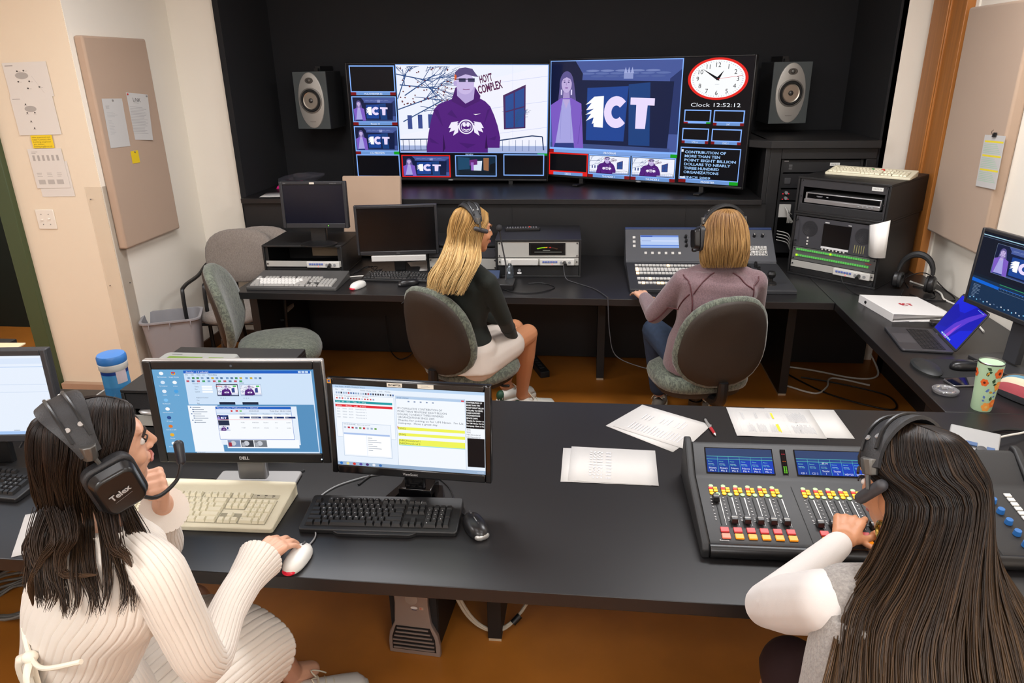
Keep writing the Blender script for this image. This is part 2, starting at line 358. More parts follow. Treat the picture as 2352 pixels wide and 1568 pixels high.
def woman_scene(P,x,y,w,h,small=False,dim=1):
    o=P.o; a=P.m((x,y)); P.o=(a[0],a[1],w*o[2],h*o[3]); t=o[3]*h
    def d(c): 
        q=[int(int(c[i:i+2],16)*dim) for i in (1,3,5)]; return '#%02x%02x%02x'%tuple(q)
    P.rect(0,0,1,1,d('#46589a'))
    for i in range(16): P.ell(.30+.038*i,.86+.035*math.sin(i*2.1),.055,.012,d(('#5e70ac','#7484bc','#50629f')[i%3]),n=12)
    P.poly([(0,.45),(0,1),(.2,1),(.26,.86),(.24,.5)],d('#141b3c')); P.poly([(.92,.8),(1,.9),(1,.2),(.92,.2)],d('#26356a'))
    P.rect(.58,.8,.07,.06,d('#8c98cc'))
    for k in range(3): P.poly([(.58+k*.025,.86),(.605+k*.025,.86),(.592+k*.025,.93)],d('#a0aadc'))
    P.poly([(.2,.79),(.95,.77),(.93,.03),(.2,.05)],d('#0f1c42'))
    P.poly([(.3,.7),(.62,.72),(.60,.1),(.3,.1)],d('#1b4494')); P.poly([(.62,.74),(.78,.76),(.80,.06),(.64,.06)],d('#18407e'))
    P.poly([(0,0),(.95,0),(.95,.04),(0,.06)],d('#3c4f86'))
    # hair, face, jacket
    P.ell(.13,.74,.058,.15,d('#5d5590')); P.poly([(.075,.76),(.19,.76),(.215,.50),(.06,.52)],d('#5d5590'))
    P.poly([(.105,.66),(.155,.66),(.16,.54),(.1,.54)],d('#a894cc')); P.ell(.13,.745,.042,.10,d('#c0aede'))
    P.poly([(.088,.76),(.095,.83),(.13,.855),(.165,.83),(.172,.76),(.16,.80),(.13,.822),(.10,.80)],d('#5d5590'))
    if not small:
        P.ell(.113,.765,.008,.008,d('#3a3070'),n=8);P.ell(.147,.765,.008,.008,d('#3a3070'),n=8);P.ell(.13,.70,.015,.007,d('#7a4a9c'),n=8);P.pl([(.13,.76),(.127,.735),(.134,.733)],t*.004,d('#8c78b0'))
        P.pl([(.104,.785),(.12,.79)],t*.006,d('#5a4a80'));P.pl([(.14,.79),(.157,.785)],t*.006,d('#5a4a80'))
        P.rect(.083,.62,.012,.06,d('#d8d0f4'));P.rect(.165,.62,.012,.06,d('#d8d0f4'))
    P.poly([(.02,0),(.0,.5),(.085,.58),(.17,.585),(.255,.52),(.28,0)],d('#7d5cc4'))
    P.poly([(.04,.0),(.10,.57),(.16,.57),(.205,.0)],d('#a7a4e2')); P.poly([(.1,.57),(.13,.46),(.16,.57)],d('#b9a8dc'))
    P.poly([(.03,0),(.04,.05),(.2,.06),(.205,0)],d('#2c3a80'))
    if not small:
        P.pl([(.09,.5),(.085,.1)],t*.004,d('#8886cc'));P.pl([(.17,.5),(.175,.1)],t*.004,d('#8886cc')); P.pl([(.26,.45),(.235,.05)],t*.006,d('#6244a6'))
    act_logo(P,.29,.25,.53,.36,d('#eadcff'),d('#ffffff'))
    P.o=o
def man_scene(P,x,y,w,h,small=False):
    o=P.o; a=P.m((x,y)); P.o=(a[0],a[1],w*o[2],h*o[3]); t=o[3]*h
    P.rect(0,0,1,1,'#eef2ff')
    P.poly([(.3,.72),(1,1),(1,.1),(.0,.1),(0,.2),(.3,.3)],'#f2f3ff')
    for k in (.88,.6,.3): P.line((.55,k-.1),(1,k),t*.004,'#c4ccf2')
    P.line((.77,.1),(.77,1),t*.003,'#ccd4f4')
    random.seed(3)
    def br(p,ang,L,wd,dep):
        q=(max(0,min(1,p[0]+L*math.cos(ang)*.6)),max(.02,min(.985,p[1]+L*math.sin(ang)))); P.line(p,q,t*wd,'#2c4f86')
        if dep>0:
            for k in range(3 if dep>1 else 2): br((p[0]+(q[0]-p[0])*random.uniform(.4,1),p[1]+(q[1]-p[1])*random.uniform(.4,1)),ang+random.uniform(-.7,.7),L*.62,wd*.62,dep-1)
    if not small:
        for p,an,L in (((.0,.62),1.2,.3),((.02,.78),-.1,.42),((.0,.5),.35,.5),((.03,.36),.5,.5),((.0,.9),-.2,.4),((.05,.66),.6,.42)): br(p,an,L,.012,3)
        for k in range(60): P.ell(random.uniform(.02,.42),random.uniform(.55,.98),.006,.009,'#6a3038',n=5)
    else:
        for p,an,L in (((.0,.62),1.2,.3),((.02,.7),.1,.42),((.0,.4),.45,.5)): br(p,an,L,.016,2)
    for i,k in enumerate((.06,.13,.2,.26)): P.rect(k,.30-.012*(4-i)*.5,.03,.16,'#3b4d8e')
    P.rect(.0,.0,1,.08,'#a6b4dc')
    P.line((.0,.15),(.3,.16),t*.012,'#223a66');P.line((.0,.02),(.3,.03),t*.01,'#223a66')
    for k in range(8): P.line((.02+.04*k,.02),(.02+.04*k,.15),t*.007,'#223a66')
    P.pl([(.66,.14),(.9,.2),(.97,.19),(.98,.03)],t*.014,'#223a66')
    for k in range(6): P.line((.7+.045*k,.02),(.7+.045*k,.15),t*.005,'#3c5a92')
    P.text('HOYT',.555,.80,.085,'#5b2450',bold=True,rot=12,wd=.085); P.text('COMPLEX',.545,.68,.09,'#5b2450',bold=True,rot=14,wd=.165)
    P.poly([(.705,.665),(.855,.785),(.855,.29),(.71,.275)],'#4a2a5e'); P.poly([(.72,.65),(.845,.75),(.845,.305),(.722,.29)],'#2b4e94')
    [br((.79+.01*k,.30),1.4+.25*k,.16,.007,2) for k in range(-2,3)] if not small else 0
    P.line((.78,.29),(.78,.71),t*.014,'#4a2a5e');P.line((.715,.475),(.85,.54),t*.014,'#4a2a5e')
    # figure
    P.poly([(.18,.0),(.185,.10),(.20,.24),(.222,.40),(.245,.51),(.275,.565),(.325,.60),(.41,.64),(.54,.64),(.585,.60),(.62,.54),(.645,.44),(.668,.32),(.685,.18),(.68,.06),(.6,.06),(.6,.0)],'#521f7c')
    for q in ([(.235,.5),(.30,.30),(.27,.5)],[(.205,.18),(.27,.10),(.21,.12)],[(.62,.52),(.57,.30),(.60,.5)],[(.40,.12),(.52,.10),(.46,.05)],[(.33,.45),(.40,.40),(.36,.5)],[(.66,.2),(.6,.16),(.65,.15)]): P.poly(q,'#461a6e')
    P.poly([(.29,.0),(.30,.22),(.31,.05)],'#32104e'); P.poly([(.6,.05),(.59,.22),(.58,.05)],'#32104e')
    P.poly([(.36,.6),(.39,.75),(.42,.78),(.52,.76),(.555,.66),(.55,.6),(.45,.52)],'#481a6c'); P.poly([(.4,.66),(.40,.78),(.52,.76),(.51,.62),(.455,.57)],'#b7a6da')
    P.ell(.455,.80,.06,.125,'#c9b8e6'); P.ell(.39,.8,.012,.03,'#b7a6da',n=10)
    P.poly([(.385,.83),(.39,.92),(.42,.965),(.46,.975),(.505,.96),(.53,.90),(.545,.87),(.52,.875),(.46,.90),(.40,.86)],'#584a7c')
    P.poly([(.385,.83),(.388,.90),(.40,.89),(.40,.84)],'#e2632c')
    P.rect(.415,.815,.045,.04,'#3a3a5c');P.rect(.475,.815,.045,.04,'#3a3a5c');P.line((.39,.845),(.52,.845),t*.008,'#1c2040')
    P.pl([(.44,.735),(.46,.728),(.485,.735)],t*.01,'#8a5c8e')
    # chest emblem
    P.ring(.455,.305,.052,.085,.16,'#f2ecff'); P.ring(.455,.305,.036,.06,.12,'#f2ecff',n=20)
    P.ell(.443,.33,.012,.025,'#f2ecff',n=9);P.ell(.468,.33,.012,.025,'#f2ecff',n=9);P.pl([(.435,.28),(.455,.265),(.478,.28)],t*.012,'#f2ecff')
    for s in (-1,1):
        for k,(dx,dy) in enumerate(((.12,-.01),(.115,-.06),(.09,-.1))):
            P.poly([(.455+s*.05,.37-.02*k),(.455+s*(dx-.02),.36+dy*.5),(.455+s*dx,.30+dy),(.455+s*(dx-.035),.30+dy*.6)],'#f2ecff')
    P.poly([(.505,.455),(.52,.44),(.555,.46),(.52,.452)],'#ffffff')
    P.o=o
def tile(P,x,y,w,h,label=None,frame_='#86b4ff',tally='rg',content=None,red=False,gap=.03,small=True):
    t=.006
    if red: P.rect(x,y,w,h,'#e3201c'); P.rect(x+.006,y+.012,w-.012,h-.024,'#07070c')
    else: P.rect(x,y,w,h,frame_); P.rect(x+.005,y+.009,w-.01,h-.018,'#05050a')
    if content: content(P,x+.007,y+.013,w-.014,h-.026,small)
    if label is not None:
        P.rect(x,y-gap,w,gap,'#6d96d2' if not red else '#6d96d2')
        P.rect(x,y-gap,w*.12,gap,'#7a1016' if not red else '#e3201c'); P.rect(x+w*.88,y-gap,w*.12,gap,{'g':'#11a01c','r':'#7a1016','R':'#e3201c'}[tally[-1]])
        if label: P.text(label,x+w/2,y-gap*.82,gap*.62,'#f4f8ff','c')
def tv_left():
    P=Pic(1.44,.80); P.sub(0,0,1.44,.80)
    P.rect(0,0,1,1,'#08070c')
    tile(P,.012,.765,.225,.225,'MULTIVIEWER IN',tally='r',gap=.025)
    tile(P,.012,.505,.225,.225,'Router 11',tally='r',content=woman_scene,gap=.025)
    tile(P,.012,.245,.225,.225,'CG PREVIEW',tally='g',content=woman_scene,gap=.028)
    tile(P,.012,.012,.225,.205)
    P.rect(.243,.235,.757,.765,'#86b4ff'); man_scene(P,.246,.24,.75,.755)
    P.rect(.95,.215,.05,.02,'#11a01c'); P.text('PREVIEW',.6,.215,.013,'#d0e0ff','c')
    P.rect(.247,.01,.253,.205,'#e3201c'); P.rect(.253,.02,.241,.185,'#05050a'); woman_scene(P,.254,.022,.239,.18,True)
    tile(P,.525,.02,.215,.195)
    P.rect(.533,.03,.2,.175,'#10283c'); P.poly([(.54,.2),(.6,.19),(.6,.09),(.54,.08)],'#1e4868'); P.poly([(.62,.16),(.665,.165),(.66,.07),(.62,.06)],'#d8e4f4'); P.poly([(.6,.17),(.64,.18),(.64,.13),(.6,.12)],'#6a2a78'); P.rect(.607,.06,.014,.09,'#9a6ac8')
    P.poly([(.672,.19),(.70,.19),(.698,.07),(.672,.08)],'#9a6a48'); P.poly([(.545,.03),(.73,.03),(.73,.07),(.545,.08)],'#0a1a28');P.poly([(.705,.13),(.735,.15),(.73,.05),(.70,.05)],'#081018')
    tile(P,.775,.03,.21,.195)
    return P
def tv_right():
    P=Pic(1.44,.80); P.sub(0,0,1.44,.80)
    P.rect(0,0,1,1,'#08070c')
    P.rect(.002,.225,.683,.77,'#86b4ff'); woman_scene(P,.006,.25,.674,.738)
    P.rect(.002,.205,.683,.028,'#7aa0e0'); P.rect(.002,.205,.025,.028,'#9a1820'); P.rect(.652,.205,.033,.028,'#11a01c'); P.text('PROGRAM',.34,.209,.018,'#ffffff','c')
    tile(P,.0,.028,.222,.175,'DEKO',tally='R',red=True,gap=.027)
    tile(P,.226,.028,.225,.175,'THUNDER 1',tally='r',content=man_scene,gap=.027)
    tile(P,.457,.028,.225,.175,'THUNDER 2',tally='r',content=man_scene,gap=.027)
    P.ell(.845,.835,.135,.16,'#e8261e',n=48); P.ell(.845,.835,.122,.143,'#fbfdff',n=48)
    for i in range(60):
        a=2*PI*i/60; P.line((.845+.108*math.sin(a),.835+.128*math.cos(a)),(.845+.115*math.sin(a),.835+.136*math.cos(a)),.0022,'#8e96a6')
    for i in range(1,13):
        a=2*PI*i/12; P.text(str(i),.845+.09*math.sin(a),.835+.106*math.cos(a)-.017,.036,'#10121c','c')
    def hand(a,L,wd,col):
        s_,c_=math.sin(RAD(a)),math.cos(RAD(a)); cx,cy=.845,.835
        P.poly([(cx-wd*c_,cy+wd*1.6*s_*.7),(cx-L*.12*s_,cy-L*.12*c_*1.8),(cx+wd*c_,cy-wd*1.6*s_*.7),(cx+L*s_,cy+L*1.75*c_*.68)],col)
    hand(26,.06,.008,'#0b0c14'); hand(-48,.098,.008,'#0b0c14'); P.line((.845,.835),(.955,.86),.002,'#e02030')
    P.text('QUARTZ',.845,.79,.006,'#9098a8','c')
    P.text('Clock 12:52:12',.845,.622,.030,'#f2f6ff','c',wd=.225)
    tile(P,.705,.50,.125,.098); P.rect(.705,.49,.125,.012,'#86b4ff'); P.rect(.705,.49,.02,.012,'#9a1820');P.rect(.81,.49,.02,.012,'#11a01c')
    tile(P,.842,.50,.138,.098,'3/4"',tally='r',gap=.022)
    tile(P,.702,.352,.125,.10,'VTR A',tally='r',gap=.022)
    tile(P,.84,.352,.135,.10,'DVD /',tally='r',gap=.022)
    P.rect(.70,.035,.28,.265,'#86b4ff'); P.rect(.704,.042,.272,.25,'#04060c')
    for i,s in enumerate(('CONTRIBUTION OF','MORE THAN TEN','POINT EIGHT BILLION','DOLLARS TO NEARLY','THREE HUNDRED','ORGANIZATIONS')):
        P.text(s,.722,.25-i*.033,.021,'#9ec6f4','l',bold=True,wd=min(.24,.0128*len(s)))
    P.text('SINCE 2009',.722,.046,.016,'#9ec6f4',bold=True,wd=.13); P.rect(.705,.26,.01,.02,'#e8f0ff');P.rect(.705,.045,.026,.012,'#e8f0ff')
    P.rect(.70,.008,.28,.027,'#6d96d2');P.rect(.70,.008,.035,.027,'#7a1016');P.rect(.94,.008,.04,.027,'#11a01c');P.text('PROMPTER',.84,.012,.017,'#ffffff','c')
    return P
def xp_screen(W,H):
    P=Pic(W,H,.00012); P.sub(0,0,W,H); P.rect(0,0,1,1,'#5790be'); G='#e2eefc'
    P.poly([(0,0),(.25,0),(.25,1),(0,1)],'#6aa6d2')
    P.rect(.195,.59,.785,.40,'#cfe3f9'); P.rect(.195,.955,.785,.035,'#1d62c4'); P.text('thunder - ( 4 nobody)',.21,.962,.02,'#ffffff',wd=.14)
    for k in range(3): P.rect(.905+.022*k,.96,.018,.024,'#c8dcf4')
    for k,s in enumerate(('File','Edit','View','List','Window','Help')): P.text(s,.205+.035*k,.932,.015,'#28405e')
    random.seed(5)
    for k in range(16): P.rect(.215+.028*k+.008*(k//4),.89,.016,.022,random.choice(['#56789e','#7a9cc4','#4a9060','#c8b040','#8aa6c8']))
    for k in range(11): P.rect(.205+.033*k,.855,.018,.02,random.choice(['#56789e','#c05060','#7a9cc4','#40a060']))
    for k,s in enumerate(('Trans','Dur','Layout')): P.text(s,.25,.795-.03*k,.014,'#28405e'); P.rect(.295,.79-.03*k,.065,.022,'#fafdff')
    P.text('Keyboard Control',.25,.665,.013,'#28405e');P.text('Cue',.25,.635,.013,'#28405e');P.text('Bug',.25,.598,.013,'#28405e')
    P.text('Channel 1',.24,.83,.014,'#28405e')
    for k in range(2):
        x=.39+.145*k; P.rect(x-.004,.69,.135,.14,'#1c2c44' if k==0 else '#b8cce4'); man_scene(P,x,.70,.127,.12,True); P.text('00:00:%d:00'%(15+k),x+.03,.703,.016,'#0b1420'); P.rect(x+.1,.80,.02,.015,'#30c040')
        P.rect(x,.59,.10,.03,'#14223c'); P.text('<<  ||  >',x+.01,.66,.014,'#1c2c44'); P.text('0:1226' if k==0 else '0:1228',x,.838,.012,'#28405e')
    P.rect(.385,.805,.04,.006,'#e02020')
    P.rect(.185,.01,.19,.57,'#f4f9ff'); P.box(.185,.01,.19,.57,.0008,'#7fa6ce')
    for k in range(8): P.rect(.20+.012*(k%3>0),.55-.026*k,.008,.012,'#4068a0'); P.rect(.215,.552-.026*k,.05+.02*((k*7)%3),.006,'#6a7c94')
    P.rect(.365,.10,.505,.47,'#e6f0fc'); P.rect(.36,.165,.475,.40,'#1d62c4'); P.rect(.362,.17,.471,.365,'#f8fbff'); P.text('F:\\Journalism\\Nov 17\\UpReaders.seq : 0 : DEFAULT',.37,.543,.014,'#ffffff',wd=.26)
    P.rect(.362,.495,.471,.038,'#dfeafa'); P.ell(.46,.514,.007,.01,'#d01818',n=10);P.rect(.485,.507,.016,.016,'#d01818');P.rect(.51,.507,.014,.014,'#60c040'); P.text('00:00:00:00',.57,.506,.017,'#5a6c84');P.text('Total Dur  00:01:13:04',.7,.506,.017,'#3c5068',wd=.13)
    P.rect(.362,.47,.471,.024,'#cfe0f4')
    for k,s in enumerate(('Number','Duration','Transition','Trans Dur','Title')): P.text(s,.51+.072*k,.474,.013,'#3c5068')
    woman_scene(P,.364,.405,.07,.06,True);P.rect(.364,.34,.07,.06,'#24304c');man_scene(P,.364,.277,.07,.06,True)
    for k in range(5):
        P.rect(.505+.072*k,.425,.064,.022,'#16306c'); P.text(('0:1226','00:00:31:00','Dissolve','0:15','Title')[k],.508+.072*k,.43,.012,'#ffffff')
        for r in range(2): P.text((('0:1225','00:00:25:26','Dissolve','0:15','number'),('0:1228','00:00:16:00','Dissolve','0:15','number'))[r][k],.508+.072*k,.37-.065*r,.011,'#4c5c74')
    P.rect(.362,.41,.471,.004,'#e88a8a')
    P.rect(.40,.06,.46,.105,'#f8fbff')
    for k,c in enumerate(('#7a8cae','#3a3e46','#767a80')): P.rect(.405+.085*k,.075,.08,.085,c); P.ell(.44+.085*k,.12,.018,.03,'#c8ccd4',n=10); P.rect(.41+.085*k,.08,.02,.05,'#a03040' if k==0 else '#a8acb4')
    P.box(.185,.012,.0,.0,.0005,'#ffffff')
    P.rect(.98,.02,.006,.96,'#d8e8fa'); P.rect(.195,.0,.79,.016,'#d4e4f6'); P.text('For Help, press F1',.2,.002,.009,'#28405e')
    names=('My Documents','Google Chrome','My Computer','archive','readme','edit.reg','My Network','','Internet Explorer','','GF output','','Connect to SDM','','Thunder','','Shortcut to Inputs','','VLC media player')
    k=0
    for r in range(9):
        for cI in range(2 if r<3 else 1):
            x=.055+.075*cI; y=.955-.105*r
            c=('#f4f8fc','#e8b030','#d4e6f8','#f4f8fc','#e4eefa','#4aa0e0','#7ec0f0','#3a8ae0','#ffffff','#ffffff','#2a5090','#f4f8fc','#e07828')[(r*2+cI)%13]
            P.ell(x,y,.014,.02,c,n=14); 
            if r==0 and cI: P.ell(x,y+.008,.013,.012,'#d83a30',n=12);P.ell(x,y,.006,.009,'#3a78d8',n=10)
            P.text(names[r*2+cI],x,y-.048,.012,'#f4faff','c')
    return P
def prompter_screen(W,H):
    P=Pic(W,H,.00012); P.sub(0,0,W,H); P.rect(0,0,1,1,'#e9f2fd'); P.rect(0,.965,1,.035,'#bcd6f2'); P.text('News Window - 5M NEWS - Prompting for Windows',.02,.972,.016,'#3a4a60',wd=.2)
    random.seed(8)
    for k,s in enumerate(('File','Edit','Insert','Format','Display','Script','Tools','Window')): P.text(s,.02+.04*k+.05*(k>2),.938,.014,'#5a6a80')
    for k in range(24): P.rect(.02+.0165*k,.895,.011,.022,random.choice(['#5a7ab0','#9ab0cc','#9ab0cc','#3a3e50','#c8d0e0','#c03848']))
    P.rect(.01,.36,.40,.52,'#f6faff'); P.box(.01,.36,.40,.52,.0008,'#b4c8e0'); P.text('Run Order - Prompter Script Nov 17 - UM News',.02,.86,.014,'#5a6a80',wd=.22)
    for k in range(14): P.rect(.02+.019*k,.832,.011,.016,random.choice(['#d04048','#7a90b4','#b8c4d8','#d04048','#8898b8']))
    P.rect(.012,.785,.385,.028,'#1f9aa2'); P.rect(.012,.735,.385,.03,'#e22a34'); P.text('Item   ID    Dur    Title   T    Slug',.02,.792,.014,'#e4fafa',wd=.2); P.text('503    Sack  off  Title',.02,.742,.014,'#ffe8e8',wd=.2)
    for k in range(4): P.text('504    0000   AUX    Newsbrief %d'%k,.02,.705-.035*k,.013,'#8896a8',wd=.2)
    P.rect(.05,.12,.33,.42,'#eff5fd'); P.box(.05,.12,.33,.42,.001,'#b0c4dc'); P.text('NN-00-44-00-ABC   Story script and info',.06,.515,.014,'#5a6a80',wd=.18)
    for k in range(9): P.rect(.06+.026*k,.47,.015,.022,random.choice(['#c03040','#70a850','#8898b8','#b8c4d8','#9ab0cc']))
    P.rect(.055,.395,.315,.02,'#a8c0ea'); P.rect(.058,.14,.15,.25,'#ffffff'); P.rect(.215,.14,.155,.25,'#ffffff')
    for k in range(7): P.rect(.22,.36-.026*k,.03+.03*(k%3),.006,'#8896a8')
    P.rect(.42,.0,.455,.905,'#f4f9ff'); P.box(.42,.0,.455,.905,.0008,'#a8bcd6'); P.rect(.421,.87,.453,.03,'#b4cdea'); P.text('Script: Untitled',.43,.876,.016,'#2a5080'); P.rect(.85,.875,.018,.018,'#d84a50')
    for k in range(5): P.rect(.5+.04*k,.835,.012,.015,'#8898b8')
    for i,s in enumerate(('ITS CUMULATIVE CONTRIBUTION OF','MORE THAN TEN POINT EIGHT BILLION','DOLLARS TO NEARLY THREE HUNDRED','ORGANIZATIONS SINCE 2009.',' Thanks for joining us for UM News.  I\'m Liz','Dempsey.  Have a great day.')): P.text(s,.43,.745-.036*i,.024,'#4c5868',wd=len(s)*.0098)
    for y,s in ((.50,'[503]'),(.425,'[504]'),(.35,'[NB1]Newsbrief 1'),(.315,'[NB2]Newsbrief 2')):
        P.rect(.43,y-.008,.44,.036,'#f0f45a'); P.text(s,.432,y,.022,'#5a5a3a',wd=len(s)*.0088)
    P.rect(.43,.297,.44,.01,'#9fe0e8'); P.rect(.425,.505,.005,.03,'#d03040')
    P.rect(.88,.56,.118,.33,'#0b0b0e'); P.rect(.88,.44,.118,.12,'#f6faff'); P.rect(.885,.085,.112,.355,'#0b0b0e')
    for i,s in enumerate(('CONTRIBUTION OF','MORE THAN TEN','POINT EIGHT BILLIO','DOLLARS TO NEARL','THREE HUNDRED','ORGANIZATIONS','SINCE 2009.','Thanks for joining us','for UM News. I\'m Liz','Dempsey. Have a gre')): P.text(s,.882,.862-.031*i,.018,'#f4f4f4',bold=True,wd=min(.113,len(s)*.0068))
    for i,s in enumerate(('503]','504]','NB1]Newsbrief','NB2]Newsbrief')): P.text(s,.882,.535-.03*i,.018,'#60646c')
    P.rect(0,0,1,.045,'#9cb4d0')
    for k,c in enumerate(('#2a70c0','#e8d890','#d83a30','#5a4aa0','#4a2a70','#e8ecf4','#3a70b8')): P.ell(.025+.045*k,.022,.011,.017,c,n=14)
    P.text('12:52 PM',.95,.012,.014,'#f4f8ff')
    return P
def blank_doc(W,H):
    P=Pic(W,H,.00012); P.sub(0,0,W,H); P.rect(0,0,1,1,'#e8f1fe'); P.rect(0,.90,1,.07,'#dbe8fb'); P.rect(0,.86,1,.006,'#9cc0ee'); P.rect(0,.64,1,.003,'#b8cce8');P.rect(0,.545,1,.003,'#b8cce8'); P.rect(0,0,1,.04,'#a8c8f4'); P.rect(.70,.05,.04,.006,'#8a98ac'); return P
def laptop_pic(W,H):
    P=Pic(W,H,.0001); P.sub(0,0,W,H); P.rect(0,0,1,1,'#1a25d8'); P.poly([(0,.0),(.0,.6),(.45,.72),(.62,1),(1,1),(1,.55),(.7,.35),(.55,0)],'#1a1ab4'); P.poly([(.3,0),(.42,.4),(.62,.7),(.9,1),(1,1),(.72,.6),(.6,.3),(.52,0)],'#5a3ad0'); P.poly([(.42,0),(.5,.3),(.6,.5),(.56,.25),(.52,0)],'#9a4ad8'); P.poly([(0,.1),(.3,.2),(.4,.6),(.1,.8),(0,.7)],'#1818a8')
    for k in range(12): P.rect(.28+.033*k,.03,.024,.035,('#78c8f8','#e8f0ff','#58a0e8','#c8d8f0')[k%4])
    for k in range(6): P.rect(.70+.04*k,.955,.024,.014,'#9ad0ff')
    return P
def editor_pic(W,H):
    P=Pic(W,H,.00015); P.sub(0,0,W,H); P.rect(0,0,1,1,'#101c2c'); P.rect(0,.40,1,.60,'#121726'); P.rect(0,.955,1,.012,'#a8d4e8'); P.rect(0,.93,.6,.006,'#566a88')
    woman_scene(P,.16,.47,.56,.42); P.box(.16,.47,.56,.42,.0012,'#7888a0')
    P.rect(0,.0,1,.36,'#17304e'); P.poly([(0,.33),(.28,.31),(.28,.27),(0,.28)],'#0a62d4'); P.rect(.28,.345,.55,.008,'#38a058'); P.rect(.28,.30,.7,.006,'#2a7ae8'); P.rect(.28,.26,.55,.002,'#90a8c8')
    random.seed(2)
    for k in range(26): P.rect(.02+.036*k,.03+.02*(k%2),.012,.016,random.choice(['#7ac0e8','#5a7090','#d4dce8']))
    for k in range(10): P.rect(.03,.24-.02*k,.03+.05*random.random(),.005,'#8096b4')
    for k in range(20): P.rect(.3+.03*k,.285,.002,.01,'#a0b4cc')
    return P
# ================================================================ monitors
def screen_panel(root,W,H,pic,bz=(.02,.02,.02,.03),dep=.03,frame_m=PLAS,name='screen',edge=None,off=None,bev=.004,part_label=None):
    """local frame: picture bottom-left edge centre at origin, faces -Y"""
    l,r,t,b=bz; a=M()
    a.bx(-W/2-l,W/2+r,.002,dep,-b,H+t)
    a.bx(-W/2-l,-W/2,-.004,.003,-b,H+t); a.bx(W/2,W/2+r,-.004,.003,-b,H+t); a.bx(-W/2,W/2,-.004,.003,H,H+t); a.bx(-W/2,W/2,-.004,.003,-b,0)
    fr=a.ob('bezel',root,frame_m,bev=bev)
    m=M()
    if pic: pic.put(m,ID,SCREEN)
    else: m.use(off or mat('dark_screen','#0c0e16',.16)); m.box((0,.0005,H/2),(W,.001,H))
    s=m.ob(name,root,smooth=0)
    a=M(); a.rr(W*.7,H*.7,.03,dep,dep+.022,T(0,0,H/2)@RX(-90)@T(0,0,0),sc=1) if False else a.hexa([(-W*.38,dep,.02),(W*.38,dep,.02),(W*.34,dep+.03,.04),(-W*.34,dep+.03,.04)],[(-W*.38,dep,H*.9),(W*.38,dep,H*.9),(W*.34,dep+.03,H*.82),(-W*.34,dep+.03,H*.82)])
    a.ob('rear_cover',root,frame_m,bev=.006)
    return fr,s
def E3(rx,rz,ry=0): return (RAD(rx),RAD(ry),RAD(rz))
# wall screens
t=thing('wall_screen','large flat screen on the left, showing a man in a purple hoodie outside a building','television',(-1.052,5.39,1.172),rot=E3(2.5,4.1,1.0))
screen_panel(t,1.44,.80,tv_left(),(.010,.010,.010,.016),.05,PLAS)
a=M(); a.ell((.0,-.006,-.010),(.02,.004,.006)); a.ob('power_badge',t,GREY)
for sx in (-.45,.45):
    a=M(); a.hexa([(sx-.02,-.12,-.053),(sx+.02,-.12,-.053),(sx+.02,.14,-.053),(sx-.02,.14,-.053)],[(sx-.02,-.10,-.04),(sx+.02,-.10,-.04),(sx+.02,.12,-.04),(sx-.02,.12,-.04)]); a.bx(sx-.015,sx+.015,.0,.03,-.05,.02); a.ob('foot',t,PLAS)
t=thing('wall_screen','large flat screen on the right, showing a red-rimmed clock face and prompter words','television',(.330,5.195,1.187),rot=E3(-1.5,-25.2,0))
screen_panel(t,1.44,.80,tv_right(),(.010,.010,.010,.016),.05,PLAS)
a=M(); a.ell((.0,-.006,-.010),(.02,.004,.006)); a.ob('power_badge',t,GREY)
for sx in (-.45,.45):
    a=M(); a.bx(sx-.02,sx+.02,-.10,.13,-.06,-.05); a.bx(sx-.015,sx+.015,.0,.03,-.055,.02); a.ob('foot',t,PLAS)
